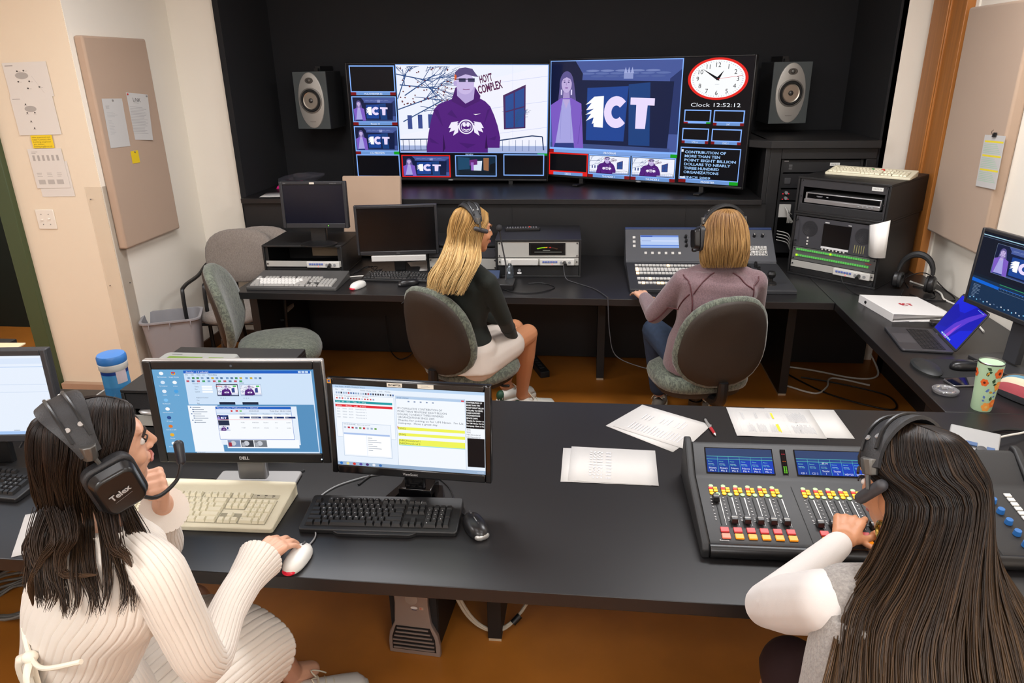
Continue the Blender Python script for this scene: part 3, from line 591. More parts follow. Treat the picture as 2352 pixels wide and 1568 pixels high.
# wall speakers
def speaker(loc,rot,label):
    t=thing('wall_speaker',label,'speaker',loc,rot=rot,group=None)
    w,h,d=.265,.395,.26
    a=M(); a.hexa([(-w/2,0,0),(w/2,0,0),(w/2-.02,d,0),(-w/2+.02,d,0)],[(-w/2,0,h),(w/2,0,h),(w/2-.02,d,h),(-w/2+.02,d,h)]); a.ob('cabinet',t,mat('dark_cabinet','#1b1c1e',.6),bev=.004)
    a=M(); a.bx(-w/2+.001,w/2-.001,-.006,0,.001,h-.001); fr=a.ob('front_baffle',t,mat('teal_grey_baffle','#43494a',.6),bev=.002)
    F=T(0,-.006,h/2)@RX(90)
    a=M(); n=40
    rg=[[(s*.102*math.cos(2*PI*i/n),s*.192*math.sin(2*PI*i/n),z) for i in range(n)] for s,z in((1,0),(.985,.004),(.95,.006))]
    a.loft(rg,True,F); a.ob('oval_plate',t,mat('silver_plate','#a8a59f',.42,.35))
    F2=T(0,-.0125,h*.50)@RX(90)
    a=M(); a.lathe([(.088,0),(.088,.004),(.080,.006),(.078,.003)],36,F2,False); a.ob('trim_ring',t,mat('ring_grey','#77746f',.4,.5))
    a=M(); a.lathe([(.079,.002),(.072,.007),(.064,.006),(.060,.0)],36,F2,False); a.lathe([(.079,.001),(.06,.001),(.0,.001)],36,F2,False); a.ob('rubber_surround',t,mat('rubber','#121212',.7))
    a=M(); a.lathe([(.060,.004),(.040,-.003),(.017,-.009)],36,F2,False); a.lathe([(.06,.0015),(.03,.0012),(.0,.001)],36,F2,False); a.ob('cone',t,mat('cone_silver','#b0aaa0',.28,.85))
    a=M(); a.lathe([(.017,.003),(.013,.008),(.004,.011),(0,.011)],20,F2,False); a.ob('dust_cap',t,mat('cap_dark','#4c4a48',.3,.5))
    F3=T(0,-.012,h*.845)@RX(90)
    a=M(); n=24; a.loft([[(r*.033*math.cos(2*PI*i/n),r*.021*math.sin(2*PI*i/n),z) for i in range(n)] for r,z in((1,0),(.96,.003))],True,F3); a.lathe([(.015,.003),(.013,.008),(.006,.011),(0,.0115)],18,F3,False); a.ob('tweeter',t,mat('tweeter_grey','#5b5854',.35,.5))
    P=Pic(.06,.02); P.sub(0,0,.06,.02); P.text('TANNOY',.5,.2,.4,'#55524e','c'); a=M(); P.put(a,T(0,-.0123,.045),PRINT); a.ob('name_badge',t,smooth=0)
    a=M(); a.bx(-.02,.02,d*.5,d+.06,h,h+.035); a.bx(-.015,.015,d*.4,d*.6,h-.01,h+.02); a.ob('bracket',t,PLAS)
speaker((-2.025,5.28,1.545),E3(0,-9),'grey oval-fronted wall speaker left of the big screens')
speaker((1.315,5.28,1.555),E3(0,10),'grey oval-fronted wall speaker above the black housing on the right')
# desk monitors
def badge(root,s,x,z,h,col,y=-.0045,bold=False,w=.1):
    P=Pic(w,h*1.4,.0001); P.sub(0,0,w,h*1.4); P.text(s,.5,.15,.7,col,'c',bold=bold); a=M(); P.put(a,T(x,y,z),PRINT); return a.ob('lettering',root,smooth=0)
t=thing('computer_monitor','black monitor with webcam showing a blue desktop, behind the ivory keyboard','monitor',(-1.022,1.800,.876),rot=E3(-2.5,3.9))
fr,s=screen_panel(t,.476,.268,xp_screen(.476,.268),(.026,.026,.026,.032),.022,PLAS)
a=M(); a.bx(-.266,.266,.001,.024,-.036,.297); a.ob('silver_edge',t,SIL,bev=.006)
badge(fr,'DELL',0,-.022,.010,'#c8c8c8',bold=True)
a=M(); a.cyl((0,-.004,.281),(0,-.0055,.281),.004,n=14); a.ob('webcam',t,mat('lens','#4a5058',.1))
a=M(); a.cyl((.236,-.004,-.018),(.236,-.0055,-.018),.002,n=10); a.ob('power_light',t,mat('led_white','#cfe8ff',.3,emit=1.5))
a=M(); a.bx(-.045,.045,.03,.06,-.11,.12); a.ob('neck',t,mat('stand_grey','#77777a',.35,.6),bev=.008)
a=M(); a.rr(.26,.17,.012,-.134,-.124,T(0,.02,0)@RX(2.5)); a.ob('foot',t,mat('stand_silver','#b4b3b2',.38,.6),bev=.003)
t=thing('computer_monitor','glossy black monitor showing prompter script with yellow bars, above the black keyboard','monitor',(-.503,1.768,.863),rot=E3(-5.1,-3))
fr,s=screen_panel(t,.443,.249,prompter_screen(.443,.249),(.018,.018,.019,.026),.022,GLOSSB)
badge(fr,'ViewSonic',0,-.020,.008,'#b8b8b8')
for x,s_,w_ in ((-.035,'PROMPTER',.045),(.055,'',.046)):
    P=Pic(w_,.012,.0001); P.sub(0,0,w_,.012); P.rect(0,0,1,1,'#dcd8cc'); P.text(s_,.5,.25,.45,'#2a2a2a','c',bold=True) if s_ else P.lines(.2,.6,.6,2,.3,.1,'#9a988e')
    a=M(); P.put(a,T(x,-.0045,.252),PRINT); part(a.ob('paper_label',t,smooth=0),'paper label reading PROMPTER' if s_ else 'faded blank paper label')
P=Pic(.012,.012,.0001);P.sub(0,0,.012,.012);P.rect(0,0,1,1,'#c8882a');P.ell(.5,.55,.3,.3,'#2a4a9a',n=10);a=M();P.put(a,T(-.229,-.0045,.254),PRINT);a.ob('corner_sticker',t,smooth=0)
a=M(); a.bx(-.03,.03,.026,.05,-.075,.06); a.ob('neck',t,GLOSSB,bev=.004)
a=M(); a.tm=RX(5.1); 
for sx in (-1,1): a.hexa([(sx*.10,-.10,-.122),(sx*.13,-.10,-.122),(sx*.065,.10,-.122),(sx*.035,.10,-.122)][::sx],[(sx*.10,-.10,-.110),(sx*.13,-.10,-.110),(sx*.065,.10,-.110),(sx*.035,.10,-.110)][::sx])
a.bx(-.12,.12,-.10,-.08,-.122,-.110); a.bx(-.05,.05,.02,.11,-.122,-.08); a.ob('foot',t,GLOSSB,bev=.002)
# blank monitors on back desk
t=thing('computer_monitor','dark square-cornered monitor standing on the low equipment rack at the left','monitor',(-1.675,4.21,1.072),rot=E3(-1.9,1.5))
fr,s=screen_panel(t,.372,.232,None,(.020,.020,.020,.030),.03,mat('charcoal_plastic','#232428',.5),off=mat('blue_black_screen','#090d1c',.2))
badge(fr,'NEC',-.17,.237,.006,'#8a8a8a'); badge(fr,'MultiSync LCD',.13,.237,.005,'#8a8a8a')
P=Pic(.03,.011,.0001);P.sub(0,0,.03,.011);P.rect(0,0,1,1,'#d8d0c0');P.lines(.2,.5,.6,1,1,.1,'#888');a=M();P.put(a,T(0,-.0045,.236),PRINT);a.ob('paper_label',t,smooth=0)
a=M(); a.cyl((.08,-.004,-.014),(.08,-.0055,-.014),.0025,n=8); a.ob('power_light',t,mat('led_green','#6ae03a',.3,emit=2))
a=M(); a.hexa([(-.05,.02,-.12),(.05,.02,-.12),(.05,.06,-.12),(-.05,.06,-.12)],[(-.05,.03,.08),(.05,.03,.08),(.05,.05,.08),(-.05,.05,.08)]); a.ob('neck',t,PLAS,bev=.006)
a=M(); n=32; a.loft([[(r*.115*math.cos(2*PI*i/n),.02+r*.085*math.sin(2*PI*i/n),z) for i in range(n)] for r,z in((1,-.135),(1,-.128),(.5,-.112))],True); a.ob('foot',t,PLAS)
t=thing('computer_monitor','switched-off black widescreen monitor beside the blonde woman','monitor',(-1.192,4.29,.885),rot=E3(1.2,8.5))
fr,s=screen_panel(t,.475,.268,None,(.016,.016,.018,.024),.03,mat('black_frame','#27272a',.4),off=mat('black_off_screen','#08080a',.22))
badge(fr,'DELL',0,-.018,.007,'#8a8a8a')
a=M(); a.bx(-.17,.17,-.012,.03,-.065,-.028); part(a.ob('sound_bar',t,mat('sound_bar_white','#c8c6c2',.45),bev=.004),'white sound bar under the monitor')
a=M(); a.bx(-.035,.035,.03,.055,-.135,.10); a.ob('neck',t,PLAS,bev=.004)
a=M(); a.rr(.24,.17,.02,-.144,-.136,T(0,.03,0)); a.ob('foot',t,PLAS)
# far left monitor
t=thing('computer_monitor','dark grey monitor with a pale screen, cut off by the left edge','monitor',(-1.925,1.86,.868),rot=E3(-2,6))
fr,s=screen_panel(t,.476,.268,blank_doc(.476,.268),(.018,.018,.02,.026),.03,mat('charcoal_frame','#323337',.5))
a=M(); a.bx(-.04,.04,.03,.055,-.12,.10); a.ob('neck',t,PLAS,bev=.006)
a=M(); a.rr(.26,.19,.07,-.128,-.118,T(0,.03,0)@RX(2)); a.ob('foot',t,PLAS)
# monitor on the right
t=thing('computer_monitor','black monitor at the right edge showing editing software','monitor',(1.735,2.975,.960),rot=E3(-3,-75))
fr,s=screen_panel(t,.531,.299,editor_pic(.531,.299),(.014,.014,.014,.020),.03,mat('black_frame','#1c1c1e',.45))
a=M(); a.bx(-.035,.035,.03,.06,-.20,.12); a.ob('neck',t,mat('charcoal_frame','#323337',.5),bev=.004)
a=M(); a.rr(.25,.19,.01,-.219,-.207,T(0,.03,0)@RX(3)); a.ob('foot',t,mat('foot_charcoal','#2c2c2e',.5),bev=.002)
# laptop
t=thing('laptop','open dark grey laptop with a vivid blue wallpaper','laptop',(1.403,3.275,.742),rot=E3(0,-96))
a=M(); a.rr(.304,.212,.012,0,.010,T(0,.106,0)); b=a.ob('base',t,mat('space_grey','#4a4a4e',.4,.5),bev=.002)
a=M(); a.bx(-.13,.13,.09,.185,.010,.0104); a.ob('keyboard_well',b,mat('key_well','#151516',.6))
KEY=mat('black_key','#1d1d1f',.5)
a=M()
for r in range(6):
    for k in range(14): a.box((-.1215+.0187*k,.176-.0158*r,.0112),(.0155,.013 if r else .009,.0015))
a.ob('keys',b,KEY)
a=M(); a.bx(-.062,.062,.010,.084,.010,.0103); a.ob('trackpad',b,mat('trackpad','#56565a',.35,.4))
lid=M(); lid.rr(.304,.208,.012,-.006,0,T(0,.212,.010)@RX(61)@T(0,.104,0)); lo=lid.ob('lid',t,mat('lid_grey','#3c3c40',.4,.5),bev=.0015)
m=M(); laptop_pic(.290,.186).put(m,T(0,.212,.010)@RX(61-90)@T(0,0,.012),SCREEN); m.ob('display',lo,smooth=0)
# ================================================================ keyboards and mice
def keyrows(style):
    """rows of (x, y, w, d) in key units; origin at the front-left of the key field"""
    K=[]
    def row(y,x,ws,d=1):
        for wv in ws:
            if wv>0: K.append((x+wv/2,y+d/2,wv,d)); x+=wv
            else: x-=wv
    row(0,0,[1.25,1.25,1.25,5.75,1.25,1.25,1.5,1.5]); row(1,0,[2.25]+[1]*10+[2.75]); row(2,0,[1.75]+[1]*11+[2.25]); row(3,0,[1.5]+[1]*12+[1.5]); row(4,0,[1]*13+[2])
    row(5.4,0,[1,-1,1,1,1,1,-.5,1,1,1,1,-.5,1,1,1,1]); row(5.4,15.25,[1,1,1])
    row(0,15.25,[1,1,1]); row(1,16.25,[1]); row(3,15.25,[1]*3); row(4,15.25,[1]*3)
    row(0,18.5,[2,1]); row(1,18.5,[1]*3); row(2,18.5,[1]*3); row(3,18.5,[1]*3); row(4,18.5,[1]*4)
    K.append((22,1,1,2)); K.append((22,3,1,2))
    return K
QW={(4,):"`1234567890-=",(3,):"\tQWERTYUIOP[]",(2,):"\tASDFGHJKL;'",(1,):"\tZXCVBNM,./"}
def keyboard(label,loc,rz,W,D,case,keym,u=.0187,tilt=5,ink='#e8e8e8',ht=.022,alt=None,colours=None,logo=None,extra=0,lipm=None,led=None,group=None,r=.01):
    t=thing('keyboard',label,'keyboard',loc,rot=E3(0,rz),group=group)
    F=RX(tilt); a=M()
    # case: wedge
    hb=ht+D*math.tan(RAD(tilt)); n=rrect(W,D,r,0,D/2)
    a.prism(n,0,1); a.v=[V((v.x,v.y,0.0 if v.z<.5 else ht*.62+v.y*math.tan(RAD(tilt)))) for v in a.v]
    cs=a.ob('case',t,case,bev=.003)
    a=M(); fw=23*u; x0=-fw/2; y0=.016+extra*.0; z=lambda y:ht*.62+y*math.tan(RAD(tilt))
    groups=[(x0,x0+15*u,0,5.02*u),(x0+15.25*u,x0+18.25*u,0,2.02*u) ,(x0+15.25*u,x0+18.25*u,3*u,5.02*u),(x0+18.5*u,x0+22.5*u,0,5.02*u),(x0,x0+1*u,5.4*u,6.4*u),(x0+2*u,x0+6*u,5.4*u,6.4*u),(x0+6.5*u,x0+10.5*u,5.4*u,6.4*u),(x0+11*u,x0+15*u,5.4*u,6.4*u),(x0+15.25*u,x0+18.25*u,5.4*u,6.4*u)]
    for (gx0,gx1,gy0,gy1) in groups:
        c0=(gx0+.0*u,gx1)
        a.add([(gx0-.002,y0+gy0-.002,z(y0+gy0)+.0004),(gx1+.002,y0+gy0-.002,z(y0+gy0)+.0004),(gx1+.002,y0+gy1+.002,z(y0+gy1)+.0004),(gx0-.002,y0+gy1+.002,z(y0+gy1)+.0004)],[(0,1,2,3)])
    a.ob('key_well',cs,mat('well_'+case.name,'#0c0c0c' if case.name!='ivory_plastic' else '#9a947e',.7),smooth=0)
    ks=keyrows(0); mk=M(); mk.use(keym); P=Pic(1,1,.0001); legends=M()
    for i,(kx,ky,kw,kd) in enumerate(ks):
        cx,cy=x0+kx*u,y0+ky*u; w,d=kw*u/2-.0006,kd*u/2-.0006; tw,td=w-.0026,d-.0026; zz=z(cy); kh=.0085
        if colours and i in colours: mk.use(colours[i])
        elif alt and (ky>5 or kw>1.2 or kx>15 or alt=='w'): mk.use(alt if alt!='w' else keym)
        else: mk.use(keym)
        zl=lambda yy:z(yy)
        b=[(cx-w,cy-d,zl(cy-d)),(cx+w,cy-d,zl(cy-d)),(cx+w,cy+d,zl(cy+d)),(cx-w,cy+d,zl(cy+d))]
        tp=[(cx-tw,cy-td+.0012,zl(cy-d)+kh),(cx+tw,cy-td+.0012,zl(cy-d)+kh),(cx+tw,cy+td,zl(cy+d)+kh),(cx-tw,cy+td,zl(cy+d)+kh)]
        mk.hexa(b,tp)
    mk.ob('keys',cs,smooth=0)
    if ink:
        m=M(); m.use(PRINT); m.cc=rgb(ink); rows={4:"`1234567890-=",3:" QWERTYUIOP[]",2:" ASDFGHJKL;'",1:" ZXCVBNM,./"}
        def leg(s,cx,cy,h):
            vs,fs,w0=glyphs(s); 
            if not vs: return
            H=h/.72; m.add([(cx+(a_-w0)*H,cy+b_*H,z(cy)+.0087+ (b_*H)*math.tan(RAD(tilt))) for a_,b_ in vs],fs)
        rowkeys={}
        for k in ks:
            if k[0]<15.1: rowkeys.setdefault(int(k[1]-.4),[]).append(k)
        for ry,txt in rows.items():
            kk=sorted([k for k in ks if abs(k[1]-(ry+.5))<.01 and k[0]<15.1])
            for k,ch in zip(kk,txt):
                if ch!=' ': leg(ch,x0+k[0]*u+.001,y0+k[1]*u+.0005,.0042)
        for nx,ny,ch in [(18,.0,'0')]+[(19+i%3-.0,1+i//3,str(i+1)) for i in range(9)]: 
            leg(ch,x0+(nx+ (1 if ch=='0' else 0))*u+.001,y0+(ny+.5)*u,.0042)
        for k in range(12): leg('F%d'%(k+1),x0+(2.5+k+.5*(k//4))*u+.002,y0+5.9*u,.003)
        if m.v: m.ob('legends',cs,smooth=0)
    if logo:
        P=Pic(.05,.012,.0001); P.sub(0,0,.05,.012); P.text(logo[0],.5,.1,.8,logo[1],'c',bold=True); a=M()
        yy=y0+logo[3]*u; P.put(a,T(x0+logo[2]*u,yy,z(yy)+.0006)@RX(-90+tilt),PRINT); a.ob('logo',cs,smooth=0)
    if led:
        yy=y0+5.9*u; a=M(); a.box((x0+20.5*u,yy,z(yy)+.001),(4*u,.9*u,.002),None); a.ob('indicator_panel',cs,mat('led_panel','#bdb69f',.5))
        a=M(); a.use(PRINT); a.cc=rgb('#4a463c')
        for k in range(3): a.box((x0+(19.2+1.2*k)*u,yy+.003,z(yy)+.0024),(.008,.0035,.0004)); a.box((x0+(19.2+1.2*k)*u,yy-.005,z(yy)+.0018),(.004,.0015,.0012))
        a.ob('legends',cs,smooth=0)
    if lipm:
        a=M(); a.prism([(-W*.28,-.0),(W*.25,-.0),(W*.21,-.012),(-W*.24,-.012)],0,ht*.5); a.ob('palm_lip',cs,case,bev=.002)
    return t
BK=mat('black_keycap','#19191a',.42); IK=mat('ivory_keycap','#dcd5bb',.5)
kb=keyboard('large ivory full-size keyboard on the front desk before the blue-desktop monitor',(-1.107,1.592,.74),1.5,.485,.205,IVORY,IK,u=.0195,tilt=7,ink='#8a8470',ht=.026,led=1)
keyboard('black full-size keyboard on the front desk below the prompter monitor',(-.570,1.617,.74),2.5,.448,.152,mat('black_kb_case','#161617',.45),BK,u=.0181,tilt=5,ht=.024,lipm=1,logo=('DELL','#d8d8d8',16.75,5.7))
keyboard('black keyboard at the left edge, partly behind the dark-haired woman',(-1.93,1.69,.74),-3,.448,.152,mat('black_kb_case','#161617',.45),BK,u=.0181,tilt=5,ht=.024,logo=('DELL','#d8d8d8',16.75,5.7))
GK=mat('grey_keycap','#9a9894',.5); WK=mat('white_keycap','#d8d6d2',.5)
keyboard('dark grey keyboard with white and grey keys at the left end of the back desk',(-1.745,3.885,.74),1,.55,.275,mat('charcoal_case','#4b4a49',.5),WK,u=.0222,tilt=6,ht=.03,alt=GK,ink=None)
keyboard('black keyboard under the switched-off monitor on the back desk',(-1.165,4.085,.74),-1.5,.448,.152,mat('black_kb_case','#161617',.45),BK,u=.0181,tilt=5,ht=.024)
GRN=mat('green_keycap','#1f8a3c',.5); RED=mat('red_keycap','#d8301e',.5)
kt=keyboard('ivory keyboard with one green and one red key lying on top of the tall rack',(1.497,4.315,1.325),-33,.46,.19,IVORY,IK,u=.0186,tilt=6,ht=.022,ink=None,colours={70:GRN,73:RED},led=1)
kt.location.x=1.56; kt.location.y=4.36; kt.rotation_euler.z=RAD(-34)
def mouse(label,loc,rz,m1,m2=None,L=.115,W=.062,H=.034,stripe=None,tailm=None,base=None):
    t=thing('computer_mouse',label,'mouse',loc,rz)
    n=20; rg=[]
    for s,z in ((.9,0),(1,.004),(1,.010),(.96,.018),(.84,.026),(.6,.0315),(.25,.034)):
        rg.append([(s*W/2*math.cos(2*PI*i/n)*(1-.10*math.cos(2*PI*i/n*2)),(s*L/2*math.sin(2*PI*i/n)) ,z*H/.034) for i in range(n)])
    a=M(); a.loft(rg); a.ob('shell',t,m1,smooth=180)
    if stripe:
        a=M(); a.tube([(0,-L*.46,.014),(0,-L*.3,.030),(0,0,.0345),(0,L*.3,.030),(0,L*.47,.014)],.0022,6,smooth=4); a.ob('centre_strip',t,stripe)
        a=M(); a.ell((0,-L*.40,.010),(W*.33,L*.105,.012)); a.ob('heel_trim',t,stripe,smooth=180)
    if base: 
        a=M(); a.ell((0,-L*.40,.008),(W*.3,L*.13,.008)); a.ob('tail_light',t,base)
    a=M(); a.box((0,L*.33,H*.93),(.006,.016,.006)); a.ob('scroll_wheel',t,DGREY,bev=.002)
    return t
mouse('black and silver mouse right of the black keyboard on the front desk',(-.300,1.665,.74),30,mat('black_mouse','#19191b',.3),stripe=SIL,L=.12,W=.066,H=.036)
mouse('white mouse with a red tail light under the seated woman\'s hand',(-.745,1.485,.74),-6,WHT,base=mat('red_light','#b01028',.3,emit=.5),L=.118,W=.062)
mouse('white mouse with a red tail light on the back desk',(-1.362,3.965,.74),-20,WHT,base=mat('red_light','#b01028',.3,emit=.5),L=.13,W=.068,H=.038)
mouse('black mouse with silver trim on the back desk beside the blonde woman',(-1.075,4.035,.74),-62,mat('black_mouse','#19191b',.3),stripe=mat('grey_trim','#5c5c5e',.3,.6),L=.13,W=.066,H=.038)
mouse('black mouse resting on the padded mat on the side desk',(1.56,2.93,.746),-85,mat('black_mouse','#19191b',.3),L=.12,W=.066,H=.036)
# mouse mat with wrist rest
t=thing('mouse_mat','black padded mouse mat with a wrist rest, before the laptop','mouse mat',(1.50,2.93,.74),-88)
a=M(); a.rr(.20,.22,.02,0,.005,T(0,.10,0)); a.ob('mat_pad',t,mat('mat_black','#161617',.8,bump=.2))
a=M(); n=28; a.loft([[(r*.095*math.cos(2*PI*i/n),-.02+r*.05*math.sin(2*PI*i/n),z) for i in range(n)] for r,z in((1,0),(1,.010),(.85,.018),(.4,.021))]); a.ob('wrist_rest',t,mat('wrist_gel','#202222',.5))
t.location=(1.43,2.93,.7402)
# ================================================================ audio console (front right)
t=thing('audio_console','black audio mixing console with two blue displays and many faders','mixing console',(.795,1.620,.74),rot=E3(0,1.0))
Wc=.93; h=Wc/2
a=M(); pr=[(0,.0),(0,.030),(.012,.036),(.265,.066),(.285,.070),(.365,.125),(.385,.125),(.39,.0)]
a.loft([[(x,y,z) for y,z in pr] for x in(-h,h)],True); a.ob('body',t,mat('console_black','#232324',.5,bump=.08,bscale=700),bev=.003)
a=M(); pr=[(-.02,.0),(-.02,.028),(-.004,.040),(.27,.074),(.375,.136),(.40,.136),(.405,.0)]
for x in (-h-.022,h): a=M(); a.loft([[(xx,y,z) for y,z in pr] for xx in(x,x+.022)],True); a.ob('end_cheek',t,mat('cheek_black','#1a1a1b',.55),bev=.006,seg=3)
a=M(); a.cyl((-h,-.008,.018),(h,-.008,.018),.019,n=16); a.ob('front_rail',t,mat('rail_black','#121213',.35))
SLOPE=math.degrees(math.atan2(.030,.253)); 
def cp(x,y): return T(x,y,.0372+(y-.012)*.1186)@RX(SLOPE)   # on the sloped deck
BR=math.degrees(math.atan2(.055,.08))
def pic_console(first):
    P=Pic(.193,.078,.0001); P.sub(0,0,.193,.078); P.rect(0,0,1,1,'#1a3f9a'); P.rect(0,.68,1,.32,'#34466e'); P.rect(0,.55,1,.13,'#2c4a8c')
    P.rect(.5,0,.5,.5,'#1840b8')
    P.line((0,.66),(1,.66),.001,'#6ad8b8');P.line((0,.54),(1,.54),.001,'#6ad8b8')
    nm=(('News','Mic 1'),('News','Mic 2'),('News','Mic 3'),('News','Mic 4'),('News','Mic 5'),('News','Mic 6')) if first else (('','CD 1'),('','CD 2'),('Thunder','1'),('Thunder','2'),('','HDV25'),('','DSR85'))
    for k in range(6):
        x=k/6; 
        if k: P.line((x,0),(x,.66),.0008,'#5ac0b8')
        P.text(nm[k][0],x+.083,.14,.075,'#e8f2ff','c',wd=.11 if nm[k][0] else None) if nm[k][0] else 0
        P.text(nm[k][1],x+.083,.03,.075,'#e8f2ff','c')
        P.text('Mono' if first else 'Stereo',x+.02,.42,.05,'#7ad8c8'); P.line((x+.02,.34),(x+.10,.34),.0008,'#c8f0e8'); P.text('Trim +0dB',x+.02,.27,.045,'#7ad8c8',wd=.09)
    if not first: P.text('07:16',.42,.46,.07,'#ffffff','c')
    return P
BF=lambda x:T(x,.2905,.0752)@RX(BR-90)@T(0,-.0006,0)
for i,x in enumerate((-.330,-.068,.194)):
    m=M(); m.use(mat('display_glass','#05060c',.2)); m.box((0,.0009,.039),(.200,.001,.084),BF(x)); pic_console(i==0).put(m,BF(x),SCREEN)
    m.ob('channel_display',t,smooth=0)
def meter():
    P=Pic(.016,.08,.0001);P.sub(0,0,.016,.08);P.rect(0,0,1,1,'#050505')
    for c_ in (.22,.58):
        for k in range(26): P.rect(c_,.04+.036*k,.22,.022,'#7ae030' if k<8 else ('#e87020' if k==13 else ('#ff4050' if k==21 else '#281010')))
    return P
for x in (-.200,.064,.320):
    m=M(); meter().put(m,BF(x),SCREEN); m.ob('level_meter',t,smooth=0)
def circ(m,x,y,r,tm,z=.0015,n=14,ry=None): m.lathe([(r,0),(r,z),(r*.8,z+.0006)],n,tm)
FD=mat('fader_cap','#1c1c1d',.3); BLU=mat('blue_knob','#2a6ab0',.4); SLOT=mat('slot_black','#050505',.6)
def ematc(n,c,e): return mat(n,c,.4,emit=e)
LG=ematc('lit_pale_green','#a8cc94',.35);LR=ematc('lit_red','#d42a26',.45);LY=ematc('lit_amber','#eaae14',.4);LO=ematc('lit_orange','#f09018',.5);LRD=ematc('dim_red_button','#b83a3a',.4);LPK=ematc('lit_salmon','#e07058',.5)
def strip(x,pos,first=False):
    s=M(); s.bx(-.0012,.0012,0,.118,.0,.0009,cp(x,.070)); s.ob('fader_slot',t,SLOT)
    m=M(); m.use(PRINT); m.cc=rgb('#e8e8e8'); m.add([(.012,0,.0005),(.0128,0,.0005),(.0142,.115,.0005),(.0108,.115,.0005)],[(0,1,2,3)],cp(x,.070))
    for k in range(9): m.box((-.012,.112-.0135*k if k<7 else .112-.0135*6-.006*(k-6),.0004),(.004,.0016,.0003),cp(x,.070))
    m.cc=(1,1,1,1); m.ob('fader_scale',t,smooth=0)
    f=M(); f.hexa([(-.0095,-.012,.003),(.0095,-.012,.003),(.0095,.012,.003),(-.0095,.012,.003)],[(-.008,-.009,.017),(.008,-.009,.017),(.008,.009,.017),(-.008,.009,.017)],cp(x,.078+.095*pos)); f.bx(-.003,.003,-.004,.004,0,.004,cp(x,.078+.095*pos))
    fo=f.ob('fader_cap',t,FD,bev=.0012); w_=M(); w_.box((0,0,.0172),(.016,.0016,.0006),cp(x,.078+.095*pos)); w_.ob('cap_line',fo,WHT)
    b=M(); b.use(LG); circ(b,0,0,.0065,cp(x-.004,.232)); circ(b,0,0,.0065,cp(x+.010,.197)); b.use(LY); circ(b,0,0,.0065,cp(x-.006,.200)); b.use(LR); b.box((0,0,.001),(.0105,.008,.003),cp(x-.0065,.222)); b.use(LY)
    for dx,dy in((.0065,.222),(-.0065,.211),(.0065,.211)): b.box((0,0,.001),(.0105,.008,.003),cp(x+dx,dy))
    b.ob('select_buttons',t)
    for k,(yy,mm) in enumerate(((.050,LRD),(.026,LPK if first else LO))):
        b=M(); b.box((0,0,.0015),(.022,.018,.005),cp(x+.004,yy)); part(b.ob('on_button',t,mm,bev=.0012),'red cue button' if k==0 else 'orange on button')
i=0
for k in range(6): strip(-.422+.0345*k,.98 if k==0 else .06,k==0)
for k in range(6): strip(-.163+.0345*k,.03+.0*k)
for k in range(4): strip(.095+.0345*k,.05)
# seams and right-hand modules
a=M()
for x in (-.198,.066,.262): a.box((0,.12,.0003),(.0012,.245,.0006),cp(x,0))
a.ob('panel_seam',t,SLOT)
for k in range(5):
    a=M(); a.lathe([(.010,0),(.009,.012),(.0085,.014)],18,cp(.335,.035+.042*k)); part(a.ob('rotary_knob',t,BLU),'blue rotary knob')
for k in range(12):
    a=M(); a.box((0,0,.0015),(.018,.014,.004),cp(.390,.030+.0185*k)); part(a.ob('white_button',t,WHT,bev=.001),'white square button')
P=Pic(.05,.014,.0001);P.sub(0,0,.05,.014);P.text('Logitek',.5,.15,.6,'#d0d0d0','c'); a=M(); P.putflat(a,cp(.415,.012),PRINT); a.ob('logo',t,smooth=0)
P=Pic(.03,.008,.0001);P.sub(0,0,.03,.008);P.text('Remote',.5,.1,.7,'#d0d0d0','c'); a=M(); P.putflat(a,cp(-.425,.012),PRINT); a.ob('lettering',t,smooth=0)
# ================================================================ production switcher (back desk)
t=thing('video_switcher','wide production switcher panel with white button rows and a lit display','control panel',(.690,3.955,.74),rot=E3(0,.6))
SW=mat('switcher_grey','#55565a',.5,.2); h=.46
a=M(); pr=[(0,0),(0,.020),(.012,.026),(.47,.055),(.49,0)]
a.loft([[(x,y,z) for y,z in pr] for x in(-h,h)],True); a.ob('button_deck',t,mat('deck_dark','#2c2d30',.5),bev=.003)
def dk(x,y): return T(x,y,.0262+(y-.012)*.0633)@RX(3.6)
UP=T(0,.485,.060)@RX(-52)   # local XZ plate leaning back
a=M(); a.bx(-h,h,0,.03,0,.255,UP); a.hexa([(-h,.47,0),(h,.47,0),(h,.66,0),(-h,.66,0)],[(-h,.485,.055),(h,.485,.055),(h,.66,.18),(-h,.66,.18)]); a.ob('upright_panel',t,SW,bev=.003)
a=M(); a.bx(-h,h,.0,.03,.256,.275,UP); part(a.ob('rear_edge',t,mat('blue_grey_edge','#2f3e62',.4),bev=.003),'blue-grey rear edge')  # strip along the rear edge in one even blue-grey colour
P=Pic(.24,.10,.0002);P.sub(0,0,.24,.1);P.rect(0,0,1,1,'#b8cdf4');P.rect(0,.86,1,.14,'#6f8ed8');P.rect(.02,.88,.3,.08,'#3050b0');P.rect(0,.12,1,.10,'#5f86d8');P.rect(0,.5,1,.1,'#cfdcfa');P.rect(.03,.52,.25,.05,'#7f98d0');P.rect(0,.0,1,.08,'#8fb0ee')
m=M(); P.put(m,UP@T(-.245,0,.105),SCREEN); m.ob('display',t,smooth=0)
WB=mat('white_button','#cfcdc8',.5); WBL=mat('lit_button','#ffd9b0',.4,emit=1.3)
for k in range(6):
    a=M(); a.box((-.335+.042*k,-.003,.06),(.016,.006,.018),UP); a.ob('soft_key',t,WB,bev=.001)
